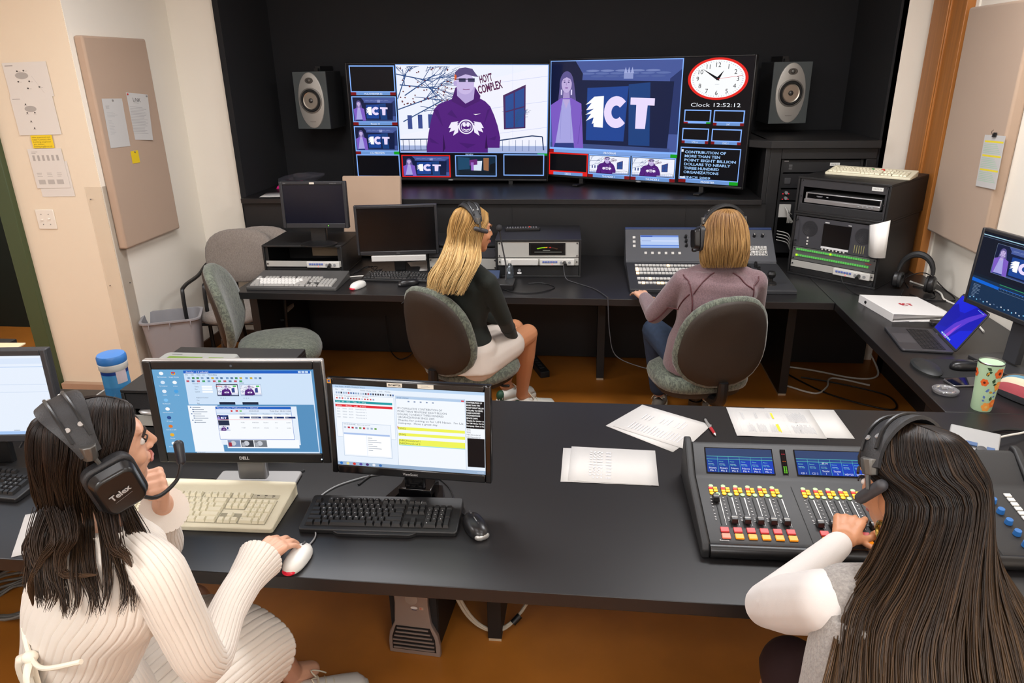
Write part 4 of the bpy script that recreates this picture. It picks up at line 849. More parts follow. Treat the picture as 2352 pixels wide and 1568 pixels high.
for k in range(3):
    a=M(); a.box((-.405,-.003,.115+.035*k),(.017,.006,.018),UP); a.ob('soft_key',t,WB,bev=.001)
    a=M(); a.cyl(UP@V((-.08,0,.118+.035*k)),UP@V((-.08,-.022,.118+.035*k)),.009,.0085,14); a.ob('rotary_knob',t,BLK)
for k in range(4):
    a=M(); a.cyl(UP@V((.245+.05*k,0,.20)),UP@V((.245+.05*k,-.022,.20)),.010,.009,14); a.ob('rotary_knob',t,BLK)
    a=M(); a.box((.245+.05*k,-.0225,.20),(.004,.002,.012),UP); a.ob('knob_pointer',t,WB)
for (bx0,bz0,nx,nz,dx,dz,s_) in ((.255,.055,9,4,.0185,.0195,.015),(.02,.06,4,6,.022,.024,.018)):
    a=M()
    for i in range(nx):
        for j in range(nz): a.box((bx0+dx*i,-.002,bz0+dz*j),(s_,.005,s_),UP)
    a.ob('pattern_buttons',t,WB)
a=M(); a.use(PRINT); a.cc=rgb('#1c1c1c'); random.seed(4)
for i in range(9):
    for j in range(4): a.box((.255+.0185*i+random.uniform(-.003,.003),-.0046,.055+.0195*j),(random.choice((.003,.008)),.0004,random.choice((.003,.008))),UP)
a.ob('button_marks',t,smooth=0)
for y,n,dx,sp in ((.40,19,.0215,0),(.31,19,.0215,0),(.255,19,.0215,0),(.16,19,.0215,0),(.085,19,.0215,0)):
    a=M(); b=M()
    for k in range(n):
        q=b if (y,k) in ((.31,0),(.255,0),(.085,1),(.085,5),(.085,6),(.40,9),(.16,3)) else a
        q.box((0,0,.004),(.0185,.024,.008),dk(-.40+dx*k,y))
        if y in(.31,): q.box((0,0,.004),(.0185,.02,.008),dk(-.40+dx*k,y+.028))
    a.ob('bus_buttons',t,WB,bev=.0012)
    if b.v: part(b.ob('bus_buttons',t,WBL,bev=.0012),'lit warm white buttons')
random.seed(9)
for i in range(3):
    for j in range(4):
        a=M(); p=dk(.205+.055*i+.008*(j%2),.30+.045*j); a.lathe([(.010,0),(.009,.02)],12,p); a.box((0,0,.021),(.010,.010,.004),p); o_=a.ob('position_knob',t,BLK)
for x,y,w_,d_,mm in ((.225,.17,.028,.024,WBL),(.25,.17,.02,.02,WB),(.165,.08,.022,.07,WB),(.168,.045,.02,.02,WBL),(.225,.09,.028,.024,WBL),(.235,.045,.03,.024,WB),(.215,.12,.03,.024,WB)):
    a=M(); a.box((0,0,.005),(w_,d_,.01),dk(x,y)); a.ob('transition_button',t,mm,bev=.0015)
a=M(); p=dk(.335,.10); a.lathe([(.035,0),(.032,.01),(.014,.014),(.012,.035),(.022,.045),(.025,.062),(.018,.075),(0,.078)],20,p); a.ob('joystick',t,mat('stick_black','#161616',.4))
# ================================================================ racks
SCREW=mat('rack_screw','#57565a',.35,.9)
def rackbox(nm,label,loc,rz,W,D,H,rails=.02):
    t=thing(nm,label,'equipment rack',loc,rz); w=W/2; q=.012
    a=M(); a.bx(-w,w,0,D,H-q,H); a.bx(-w,w,0,D,0,q); a.bx(-w,-w+q,0,D,q,H-q); a.bx(w-q,w,0,D,q,H-q); a.bx(-w+q,w-q,D-.01,D,q,H-q); a.ob('rack_case',t,RACKM,bev=.002)
    a=M(); a.bx(-w+q,-w+q+rails,.012,.02,q,H-q); a.bx(w-q-rails,w-q,.012,.02,q,H-q); a.ob('rack_rail',t,RACKM)
    return t
def plate(t,W,z0,z1,m,name='rack_panel',dep=.0,lab=None):
    a=M(); a.bx(-W/2,W/2,.006+dep,.011+dep,z0,z1); o=a.ob(name,t,m,bev=.0008)
    for sx in (-1,1):
        for zz in ((z0+.01,z1-.01) if z1-z0>.06 else ((z0+z1)/2,)):
            a=M(); a.cyl((sx*(W/2-.010),.006+dep,zz),(sx*(W/2-.010),.002+dep,zz),.0045,n=10); a.ob('screw',o,SCREW)
    if lab: part(o,lab)
    return o
def intercom(root,x,z,plug=True,flip=False):
    a=M(); a.bx(x-.105,x+.105,-.012,.006,z-.020,z+.020); b=a.ob('intercom_panel',root,mat('intercom_white','#cbc9c4',.45),bev=.004)
    for k in range(6):
        a=M(); a.box((x-.082+.0155*k,-.0135,z+.004),(.012,.004,.011)); a.ob('talk_button',b,mat('intercom_blue','#5a6cae',.4),bev=.001)
    for dx in (.025,.075): a=M(); a.cyl((x+dx,-.012,z),(x+dx,-.016,z),.008,n=14); a.ob('jack',b,GREY)
    a=M(); a.cyl((x+.045,-.012,z),(x+.050,-.05,z-.006),.0105,n=14); a.ob('headset_plug',b,BLK)
    a=M(); a.box((x-.03,-.0125,z-.011),(.003,.002,.005)); a.ob('red_led',b,mat('led_red','#ff2030',.3,emit=2))
# low rack at the left
t=rackbox('low_rack','low black equipment rack carrying the dark square-cornered monitor',(-1.783,4.20,.74),1.2,.51,.40,.195)
plate(t,.482,.058,.094,ALU,lab='pale blank rack panel'); intercom(t,.13,.075)
plate(t,.482,.014,.05,RACKM)
a=M(); a.bx(.03,.20,.10,.11,.105,.17); a.ob('inner_unit',t,mat('mesh_tan','#6a5c4a',.7)) 
# VU rack
t=rackbox('meter_rack','black desktop rack with a curved glowing level meter, right of the blonde woman',(-.312,4.235,.74),2.5,.52,.42,.235)
plate(t,.49,.125,.222,ALU,lab='pale upper rack panel')
P=Pic(.22,.075,.0002);P.sub(0,0,.22,.075);P.rect(0,0,1,1,'#1a1a18')
P.rect(.05,.1,.9,.8,'#0c0c0a')
import math as _m
for k in range(40):
    a0=125-70*k/39; a1=a0-1.5; r0,r1=.62,.70
    c='#9adf20' if k<15 else ('#f0a020' if k<20 else ('#ff2a40' if k in(24,25) else '#4a3024'))
    pts=[(.5+.72*r*math.cos(RAD(q)),-.02+r*math.sin(RAD(q))*1.0) for r,q in((r0,a0),(r1,a0),(r1,a1),(r0,a1))]
    P.poly(pts,c)
P.rect(.15,.22,.75,.06,'#6a6a62');P.rect(.38,.36,.2,.04,'#8a8a80')
m=M(); P.put(m,T(.055,.003,.14),SCREEN); m.ob('level_meter',t,smooth=0)
a=M(); a.bx(-.225,.0,-.012,.006,.078,.117); a.ob('blank_module',t,mat('intercom_white','#cbc9c4',.45),bev=.004); plate(t,.49,.075,.120,ALU); intercom(t,.115,.0975)
a=M(); a.bx(-.245,.245,.004,.011,.012,.07); o=a.ob('lower_panel',t,RACKM)
for x in (-.165,-.115): a=M(); a.cyl((x,.004,.045),(x,.0,.045),.009,n=14); a.ob('jack_ring',o,GREY); a=M(); a.use(PRINT); a.box((x,.0035,.028),(.025,.0004,.010)); a.ob('paper_label',o,smooth=0)
# remote
def remote(loc,rz,label):
    t=thing('remote_control',label,'remote control',loc,rz); a=M(); a.rr(.225,.045,.012,0,.018); b=a.ob('shell',t,BLK,bev=.003)
    a=M()
    for i in range(12):
        for j in range(3): a.box((-.095+.0165*i,-.012+.012*j,.019),(.009,.006,.003))
    a.ob('buttons',b,mat('remote_grey','#6a6a6e',.5)); a=M(); a.box((.045,.012,.0195),(.011,.008,.004)); part(a.ob('red_button',b,RED),'red button')
remote((-.43,4.50,.975),6,'long black remote control lying on the meter rack')
# tall rack right (two boxes)
RZT=-41
t=rackbox('tall_rack','black rack unit with a small screen, speakers and green button rows, on the back desk',(1.401,4.244,.74),RZT,.525,.50,.372)
plate(t,.49,.175,.355,mat('panel_grey','#3a3a3f',.5),'monitor_panel',lab='dark grey panel with built-in screen')
def tf(): return None
a=M(); a.bx(-.075,.085,.002,.006,.195,.33); part(a.ob('small_screen',t,mat('black_off_screen','#08080a',.22)),'small switched-off screen')
a=M(); a.use(PRINT); a.cc=rgb('#d8d8d8'); a.box((.005,.0015,.193),(.16,.002,.012)); a.cc=rgb('#c0c0c0'); a.box((-.055,.0015,.338),(.025,.001,.006)); a.box((.075,.0015,.338),(.018,.001,.005)); a.cc=(1,1,1,1); a.ob('label_strip',t,smooth=0)
for x in (-.155,.155):
    a=M(); 
    for k in range(6): a.lathe([(.007*k+.004,0),(.007*k+.0055,.0015)],24,T(x,.004,.29)@RX(90),False)
    a.lathe([(.046,.0),(.046,.002),(.0,.002)],28,T(x,.0055,.29)@RX(90),False); a.ob('grille',t,mat('grille_dark','#242428',.6))
for k in range(7): a=M(); a.box((-.065+.021*k,.003,.181),(.009,.005,.008)); a.ob('push_button',t,WB,bev=.0008)
for k in range(5): a=M(); a.bx(.115+.013*k,.118+.013*k,.002,.006,.19,.235); a.ob('bar_meter',t,mat('olive_bar','#9a9668',.5))
for x in (-.16,.22):
    for z_ in (.235,.215,.197): a=M(); a.box((x,.003,z_),(.009,.004,.009)); a.ob('push_button',t,WB)
a=M(); a.tube([(-.232,.004,.21),(-.232,-.03,.215),(-.232,-.03,.33),(-.232,.004,.335)],.004,8); a.ob('handle',t,BLK)
plate(t,.49,.092,.172,mat('router_grey','#5a5b5a',.5,.2),'router_panel',lab='grey panel with green button rows')
GB=mat('green_lit_button','#4ea04a',.4,emit=.5); GBB=mat('bright_green_button','#a8e820',.4,emit=.8)
for r_,z_ in enumerate((.158,.122)):
    for k in range(32): a=M(); a.box((-.215+.0135*k,.0035,z_),(.0105,.006,.011)); a.ob('green_button',t,GBB if (r_,k) in((0,15),(1,0)) else GB)
a=M(); a.use(PRINT); a.cc=rgb('#a03030'); a.box((.205,.005,.139),(.035,.001,.004)); a.ob('red_lettering',t,smooth=0)
plate(t,.49,.048,.088,ALU,lab='pale blank rack panel'); intercom(t,.125,.067)
plate(t,.49,.013,.044,RACKM)
t2=rackbox('upper_rack','black rack unit holding a silver disc player, stacked on the tall rack',(1.401,4.244,1.113),RZT,.525,.56,.212)
a=M(); a.bx(-.245,.245,.006,.011,.155,.2); a.bx(-.245,-.225,.006,.011,.06,.155); a.bx(.235,.245,.006,.011,.06,.155); a.bx(-.245,.245,.006,.011,.012,.06); o=a.ob('front_shelf',t2,mat('panel_dark','#2e2e31',.5),bev=.001)
a=M(); a.bx(-.235,.235,.003,.006,.018,.055); a.ob('vent_mesh',t2,mat('mesh_dark','#1c1c1e',.7,bump=.8,bscale=900))
for sx in(-1,1):
    for z_ in (.03,.1,.19): a=M(); a.cyl((sx*.235,.006,z_),(sx*.235,.001,z_),.004,n=10); a.ob('screw',t2,SCREW)
P=Pic(.06,.02,.0001);P.sub(0,0,.06,.02);P.rect(0,0,1,1,'#d8d8d4');P.text('RACK-5R',.5,.3,.4,'#555555','c');a=M();P.put(a,T(.19,.005,.172),PRINT);a.ob('paper_label',t2,smooth=0)
t3=thing('disc_player','silver disc player inside the upper rack unit','disc player',(1.401,4.244,1.178),RZT)
a=M(); a.bx(-.215,.215,.02,.28,0,.058); b=a.ob('casing',t3,mat('player_silver','#a9a9ab',.3,.7),bev=.003)
a=M(); a.bx(-.20,.21,.014,.02,.026,.053); a.ob('dark_window',b,GLOSSB)
a=M(); a.bx(-.215,.215,.008,.02,.0,.022); a.ob('lower_lip',b,mat('player_silver','#a9a9ab',.3,.7),bev=.002)
for k in range(4): a=M(); a.box((.1+.025*k,.006,.012),(.012,.004,.006)); a.ob('play_button',b,GREY)
P=Pic(.1,.02,.0001);P.sub(0,0,.1,.02);P.rect(.05,.4,.35,.14,'#8c8c90');P.rect(.1,.15,.25,.08,'#6c6c70');P.rect(.62,.3,.12,.2,'#b0b0b4');a=M();P.put(a,T(-.10,.0135,.032),PRINT);a.ob('lettering',b,smooth=0)
# hanging paper cup-shaped sheet
t=thing('hanging_paper','white curled paper sheet hanging from the rack corner','paper',(1.401,4.244,.74),RZT)
a=M(); n=8; rg=[]
for i in range(n+1):
    u=i/n; x=.19+.105*u; y=-.03-.035*math.sin(PI*u); rg.append([(x+.0,y,.375-.01*(1-u)+.03*u),(x+.022-.012*u,y-.012,.20+.0*u)])
a.loft(rg,False,closed=False); o=a.ob('sheet',t,mat('paper','#e4e1dc',.8)); s=o.modifiers.new('s','SOLIDIFY'); s.thickness=.0006
# built-in rack inside the housing
t=thing('built_in_rack','narrow view of the built-in rack with red-lit knobs inside the black housing','equipment rack',(1.46,4.86,.745))
a=M(); a.bx(-.25,-.235,0,.3,0,.62); a.bx(.235,.25,0,.3,0,.62); a.bx(-.25,.25,.28,.3,0,.62); a.ob('rack_frame',t,RACKM)
for k,(z0,z1,c) in enumerate(((.54,.615,'#1c1c1e'),(.44,.53,'#17171a'),(.36,.43,'#101012'),(.245,.35,'#1b1b1d'),(.01,.09,'#18181a'))):
    a=M(); a.bx(-.235,.235,.01,.02,z0,z1); a.ob('rack_panel',t,mat('rack_face_%s'%('abcde'[k]),c,.5))
a=M(); a.use(PRINT); a.cc=rgb('#c8c8c8')
for k in range(3): a.box((-.19,.009,.585-.012*k),(.02,.001,.002))
a.box((-.22,.009,.61),(.03,.001,.006)); a.cc=(1,1,1,1); a.ob('lettering',t,smooth=0)
a=M(); a.bx(-.22,-.18,.004,.01,.465,.505); a.ob('socket',t,DGREY,bev=.003)
for z_ in (.41,.375):
    a=M(); a.cyl((-.2,.01,z_),(-.2,-.008,z_),.010,n=14); a.ob('rotary_knob',t,GREY)
    for dx in(-.018,.018): a=M(); a.box((-.2+dx,.008,z_-.008),(.004,.003,.004)); a.ob('red_led',t,mat('led_red','#ff2030',.3,emit=2))
a=M(); a.bx(-.235,-.16,-.005,.01,.25,.335); o=a.ob('white_module',t,mat('module_white','#b8b6b0',.5),bev=.003)
for k in range(5): a=M(); a.tube([(-.2+.012*k,-.01,.32-.012*k),(-.19,-.05,.29),(-.18+.01*k,-.03,.22)],.003,6,smooth=5); a.ob('patch_lead',t,mat('lead_white','#c8c6c0',.5))
for k in range(4): a=M(); a.tube([(-.23,-.0,.16-.02*k),(-.17,-.04,.15-.02*k),(-.14,-.02,.10-.02*k)],.003,6,smooth=5); a.ob('patch_lead',t,mat('lead_white','#c8c6c0',.5))
P=Pic(.06,.02,.0001);P.sub(0,0,.06,.02);P.rect(0,0,1,1,'#d8d8d4');P.text('RACK-11',.5,.3,.4,'#555555','c');a=M();P.put(a,T(.08,.005,.58),PRINT);a.ob('paper_label',t,smooth=0)
# front equipment box behind the Dell
t=rackbox('equipment_rack','black rack box behind the blue-desktop monitor on the front desk',(-1.318,2.052,.74),1.2,.50,.40,.212)
plate(t,.482,.075,.115,ALU,lab='pale blank rack panel')
a=M(); a.bx(-.24,.24,.006,.01,.14,.195); a.bx(-.24,.24,.006,.01,.016,.068); a.ob('vent_mesh',t,mat('mesh_dark','#1c1c1e',.7,bump=.8,bscale=900))
a=M(); a.ell((-.16,.02,.127),(.05,.03,.012)); a.ob('silver_tray',t,SIL)
t=thing('display_unit','grey desktop unit with two green displays on the rack box','desk unit',(-1.42,2.21,.953),rot=E3(0,0))
a=M(); a.rr(.30,.14,.02,0,.022,T(0,.06,0),sc=.94); b=a.ob('casing',t,mat('unit_grey','#8a8c88',.5),bev=.003)
a=M(); a.bx(-.11,.02,.03,.085,.0215,.0228); a.bx(.045,.10,.03,.085,.0215,.0228); a.ob('green_display',b,mat('lcd_green','#5f7f28',.3))
P=Pic(.05,.01,.0001);P.sub(0,0,.05,.01);P.rect(.1,.3,.8,.3,'#2a2a2a');a=M();P.putflat(a,T(-.09,.105,.0222),PRINT);a.ob('lettering',b,smooth=0)
t=rackbox('equipment_rack','black rack box behind the pale-screen monitor at the left edge',(-2.50,2.05,.74),0,.50,.38,.235)
t=thing('manila_folder','pale folder lying on the left rack box','folder',(-2.32,2.25,.975),4)
a=M(); a.rr(.32,.24,.005,0,.004); a.ob('folder_sheet',t,mat('manila','#d8bd98',.8))
# ================================================================ papers
PAPER=mat('paper_white','#c6c4c1',.75)
def corners4(name,label,pts,z,group=None,cat='paper',ink=None,inkfn=None,rot=0,m=None,th=.0004):
    """a sheet from centre, size and rotation"""
    (cx,cy,w,h,rz)=pts
    t=thing(name,label,cat,(cx,cy,z),rz,group)
    a=M(); nx=8; rg=[]
    for i in range(nx+1):
        x=-w/2+w*i/nx; rg.append([(x,-h/2,th+.0012*abs(math.sin(i*1.3+cx*9))*(i%2)),(x,h/2,th)])
    a.loft(rg,False,closed=False); o=a.ob('sheet',t,m or PAPER,smooth=180); s=o.modifiers.new('s','SOLIDIFY'); s.thickness=.0004
    if inkfn:
        P=Pic(w,h,.00005); P.sub(0,0,w,h); inkfn(P); a=M(); P.putflat(a,T(0,0,th+.0018),PRINT); a.ob('print',t,smooth=0)
    return t
def ink_table(P):
    random.seed(3)
    for k in range(8):
        P.lines(.08+.05*k,.85,.03,10,.075,.03,'#c9c9c9') if k in(3,4,5) else 0
    for r in range(9):
        for k in (0,1,2,3.3,3.8,4.2): P.rect(.27+.045*k,.10+.09*r,.02,.035,'#c4c4c6')
def ink_cols(P):
    random.seed(4)
    P.box(.08,.1,.55,.8,.0006,'#d6d6d8')
    for k,(x,n) in enumerate(((.14,3),(.2,1),(.3,9),(.36,1))): pass
    for x0,x1,y0,y1 in ((.16,.24,.12,.42),(.28,.38,.12,.42),(.42,.49,.12,.40),(.14,.17,.55,.85),(.30,.33,.6,.85),(.44,.47,.6,.85),(.68,.92,.12,.42),(.68,.9,.5,.88)):
        x=x0
        while x<x1: P.rect(x,y0+.05*random.random(),.005,(y1-y0)*(.7+.3*random.random()),'#c2c2c4'); x+=.013
    P.rect(.50,.18,.018,.24,'#f2d520');P.rect(.522,.15,.01,.28,'#f2d520');P.rect(.50,.62,.02,.2,'#f2d520')
def ink_page(P):
    random.seed(5)
    P.lines(.1,.82,.32,16,.045,.012,'#c6c6ca',.35); P.lines(.52,.8,.2,3,.05,.012,'#cacace');P.lines(.55,.55,.25,3,.05,.012,'#cacace');P.lines(.55,.35,.3,3,.05,.012,'#cacace'); P.rect(.5,.1,.0015,.8,'#d8d8da')
corners4('paper_sheet','loose printed sheet lowest in the fanned pile on the front desk',(.247,2.315,.216,.279,52),.7405,'papers fanned on the front desk',inkfn=None)
corners4('paper_sheet','printed sheet on top of the fanned pile left of the pen',(.272,2.33,.216,.279,58),.742,'papers fanned on the front desk',inkfn=ink_page)
corners4('paper_sheet','lower sheet peeping out left under the printed table page',(.065,2.038,.279,.212,0),.7405,'papers left of the mixing console',inkfn=None)
corners4('paper_sheet','page with a faint printed table lying left of the mixing console',(.09,2.042,.279,.216,-1.5),.742,'papers left of the mixing console',inkfn=ink_table)
corners4('paper_sheet','left page with yellow highlights at the far edge of the front desk',(.672,2.385,.300,.222,0),.742,'papers behind the mixing console',inkfn=ink_cols)
corners4('paper_sheet','plain tabled page overlapped at the right behind the mixing console',(.79,2.393,.25,.222,1),.7405,'papers behind the mixing console',inkfn=ink_table)
corners4('paper_sheet','white sheet at the right end of the front desk beside the console',(1.36,1.82,.216,.279,-20),.7405,'papers at the right edge of the desk')
corners4('paper_sheet','upper white sheet at the right end of the front desk, turned askew',(1.39,1.80,.216,.279,8),.742,'papers at the right edge of the desk')
corners4('paper_sheet','white sheet corner showing left of the dark-haired woman in white',(-1.46,1.60,.216,.279,-60),.7405)
corners4('paper_sheet','crumpled white sheet lying on the ledge at the far left',(-2.20,4.93,.24,.19,8),1.1255,inkfn=lambda P:P.lines(.1,.85,.7,9,.09,.02,'#b0b0b4'))
t=corners4('paper_sheet','loose papers behind the switched-off monitor on the back desk',(-1.02,4.50,.30,.25,25),.742)
# wall papers: flat in XZ facing -Y
def wallsheet(label,x,y,z,w,h,ry,inkfn=None,m=None,rz=0,cat='paper',pin=None,name='paper_sheet'):
    t=thing(name,label,cat,(x,y,z),rot=E3(0,rz,ry))
    a=M(); a.bx(-w/2,w/2,-.0006,0,-h/2,h/2); a.ob('sheet',t,m or mat('wall_paper_sheet','#d8d2ca',.8))
    if inkfn: P=Pic(w,h,.0001);P.sub(0,0,w,h);inkfn(P);a=M();P.put(a,T(0,-.0006,-h/2),PRINT);a.ob('print',t,smooth=0)
    if pin:
        for px_,pz_,c in pin: a=M(); a.ell((px_,-.004,pz_),.005); a.ob('pin',t,c)
    return t
def ink_map(P):
    P.ell(.38,.62,.15,.1,'#a8a29c'); P.rect(.05,.9,.18,.02,'#8c8680')
    for x,y in((.3,.75),(.45,.76),(.27,.45),(.52,.45),(.45,.25),(.72,.28)): P.ell(x,y,.022,.025,'#4a4642',n=10); P.rect(x+.03,y-.02,.05,.01,'#a8a29c')
    P.line((.6,.6),(.8,.1),.0008,'#a09a94')
def ink_map2(P):
    P.ell(.42,.68,.14,.08,'#a8a29c'); P.rect(.05,.93,.18,.015,'#8c8680')
    for x,y in((.33,.80),(.32,.58),(.5,.58),(.36,.36),(.4,.18)): P.ell(x,y,.02,.02,'#4a4642',n=10); P.rect(x-.04,y-.04,.07,.01,'#a8a29c')
def ink_tab(P):
    P.lines(.1,.92,.2,2,.03,.01,'#8c8680')
    for k in range(6): P.rect(.1+.14*k,.70,.07,.14,'#aaa49e')
    for k in range(3): P.lines(.1+.3*k,.38,.18,3,.04,.012,'#a8a29c')
    for k in range(3): P.rect(.1+.27*k,.1,.2,.12,'#b4aea8')
YEL=mat('yellow_note','#e8c81c',.7)
wallsheet('upper map sheet taped high on the peach wall by the door',-3.10,3.897,1.925,.262,.18,-1,ink_map)
wallsheet('lower map sheet taped under the upper map on the peach wall',-3.105,3.896,1.735,.256,.207,-1,ink_map2)
wallsheet('sheet of small tables taped above the light switch',-3.102,3.896,1.445,.209,.222,-1,ink_tab)
wallsheet('lower blank edge sheet behind the tables sheet on the peach wall',-3.085,3.898,1.385,.205,.20,-1)
def ink_note(P):
    for i,s_ in enumerate(('Have questions/need','help? Contact the','building engineer','John Williams','building.eng@umt.edu')): P.text(s_,.06,.80-.18*i,.10,'#3a3418',wd=.85 if i!=3 else .5,sh=.1)
wallsheet('bright yellow handwritten note between the papers on the peach wall',-3.10,3.893,1.595,.13,.070,-1,ink_note,YEL,name='sticky_note',cat='note')
# light switch
t=thing('light_switch','white double light switch plate on the peach wall','light switch',(-3.199,3.9,1.151))
a=M(); a.bx(-.058,.058,-.006,0,-.058,.058); b=a.ob('switch_plate',t,mat('switch_white','#e4dccf',.35),bev=.003)
for x in (-.023,.023):
    a=M(); a.bx(x-.005,x+.005,-.016,-.005,-.006 if x<0 else -.0,.006 if x>0 else .0); a.ob('toggle',b,mat('toggle_ivory','#efe9de',.3),bev=.002)
    for z_ in (-.03,.03): a=M(); a.cyl((x,-.006,z_),(x,-.0075,z_),.003,n=8); a.ob('screw',b,STEEL)
# acoustic boards
def board(label,x0,x1,y0,y1,z0,z1):
    a=M(); a.bx(x0,x1,y0,y1,z0,z1); o=a.ob('acoustic_board',None,TAN,bev=.012,seg=3); return tag(o,label,'acoustic board')
board('tall tan fabric-wrapped board on the left wall',-2.809,-2.755,3.935,4.53,.965,2.145)
board('large tan fabric-wrapped board on the right wall',1.95,2.009,3.76,4.375,1.02,2.20)
C.objects['acoustic_board.001'].location=(0,0,0)
a=M(); a.bx(-.20,.20,-.022,.022,0,.535); o=a.ob('acoustic_board',None,TAN,bev=.01,seg=3); o.location=(-1.47,4.66,.755); o.rotation_euler=(RAD(-12),0,0); tag(o,'tan fabric board leaning upright behind the two dark monitors','acoustic board')
# papers on the left board (face normal +X): rotate 90 about Z so local -Y -> +X
def ink_l1(P): P.lines(.12,.85,.25,3,.025,.007,'#8a8a8a'); P.lines(.12,.72,.55,4,.03,.006,'#a8a8a8'); P.lines(.12,.55,.3,10,.03,.006,'#aaaaaa')
def ink_l2(P):
    P.text('LiNK',.3,.82,.085,'#1c1c1c',wd=.34); P.text('ELECTRONICS',.32,.785,.018,'#4a4a4a'); P.lines(.12,.70,.75,18,.033,.008,'#9a9a9a',.25)
PINR=mat('red_pin','#c02020',.4); PINC=mat('grey_pin','#8a8a8a',.3,.6)
wallsheet('plain printed sheet, left of two pinned on the left tan board',-2.7535,4.075,1.68,.185,.27,2,ink_l1,PAPER,rz=90,pin=[(0,.125,PINC)])
wallsheet('sheet with a bold hand-drawn heading, right of two pinned on the left tan board',-2.750,4.305,1.70,.20,.27,6,ink_l2,PAPER,rz=86,pin=[(-.085,.125,PINR),(.085,.125,PINC)])
wallsheet('small yellow note pinned below the two sheets on the left tan board',-2.7535,4.19,1.475,.075,.072,1,None,YEL,rz=90,name='sticky_note',cat='note',pin=[(0,.03,PINC)])
def ink_r(P):
    for g in range(3):
        P.rect(.06,.86-.27*g,.9,.035,'#ecd83a')
        for k in range(6): P.rect(.06,.82-.27*g-.033*k,.9*(.7+.05*k),.012,'#a9c8ae')
t=wallsheet('sheet with yellow and green rows clipped to the right tan board',1.945,3.835,1.475,.19,.25,-3,ink_r,PAPER,rz=-90)
a=M(); a.hexa([(-.016,-.008,.118),(.016,-.008,.118),(.016,.002,.118),(-.016,.002,.118)],[(-.013,-.003,.138),(.013,-.003,.138),(.013,.0,.138),(-.013,.0,.138)]); a.tube([(-.01,-.004,.122),(-.014,-.012,.140),(0,-.012,.150)],.0012,6,smooth=4); a.ob('binder_clip',t,BLK)
# ================================================================ chairs
def fabric(name,c,c2,scale=60):
    if name in MATS: return MATS[name]
    m=bpy.data.materials.new(name); m.use_nodes=True; nt=m.node_tree; b=nt.nodes['Principled BSDF']; b.inputs['Roughness'].default_value=.95; b.inputs['Sheen Weight'].default_value=.25
    tc=nt.nodes.new('ShaderNodeTexCoord'); mp=nt.nodes.new('ShaderNodeMapping'); mp.inputs['Scale'].default_value=(1,.38,.38); mp.inputs['Rotation'].default_value=(.2,.3,.5); nt.links.new(tc.outputs['Object'],mp.inputs[0])
    n=nt.nodes.new('ShaderNodeTexNoise'); n.inputs['Scale'].default_value=scale; n.inputs['Detail'].default_value=3; n.inputs['Distortion'].default_value=1.5; nt.links.new(mp.outputs[0],n.inputs['Vector'])
    r=nt.nodes.new('ShaderNodeValToRGB'); r.color_ramp.elements[0].position=.42; r.color_ramp.elements[1].position=.58; r.color_ramp.elements[0].color=rgb(c2); r.color_ramp.elements[1].color=rgb(c)
    nt.links.new(n.outputs[0],r.inputs[0]); nt.links.new(r.outputs[0],b.inputs['Base Color'])
    bp=nt.nodes.new('ShaderNodeBump'); bp.inputs['Strength'].default_value=.6; bp.inputs['Distance'].default_value=.003; nt.links.new(n.outputs[0],bp.inputs['Height']); nt.links.new(bp.outputs[0],b.inputs['Normal'])
    MATS[name]=m; return m
GFAB=fabric('green_weave','#676d5f','#474c43',110); NAVY=fabric('grey_weave','#918880','#7d746c',300)
SHELL=mat('chair_shell_black','#2b2119',.6,bump=.5,bscale=500)
def superell(w,h,p,n=28,cx=0,cy=0):
    out=[]
    for i in range(n):
        t=2*PI*i/n; c,s=math.cos(t),math.sin(t)
        out.append((cx+w*abs(c)**(2/p)*(1 if c>=0 else -1),cy+h*abs(s)**(2/p)*(1 if s>=0 else -1)))
    return out
def padded(outline,curve,th,levels,tm=None):
    """cushion from outline (x,y); curve(x,y)->z offset; th thickness"""
    m=M(); rg=[]
    for s,z in levels:
        rg.append([(x*s,y*s,z*th+curve(x*s,y*s)) for x,y in outline])
    m.loft(rg,True,tm); return m
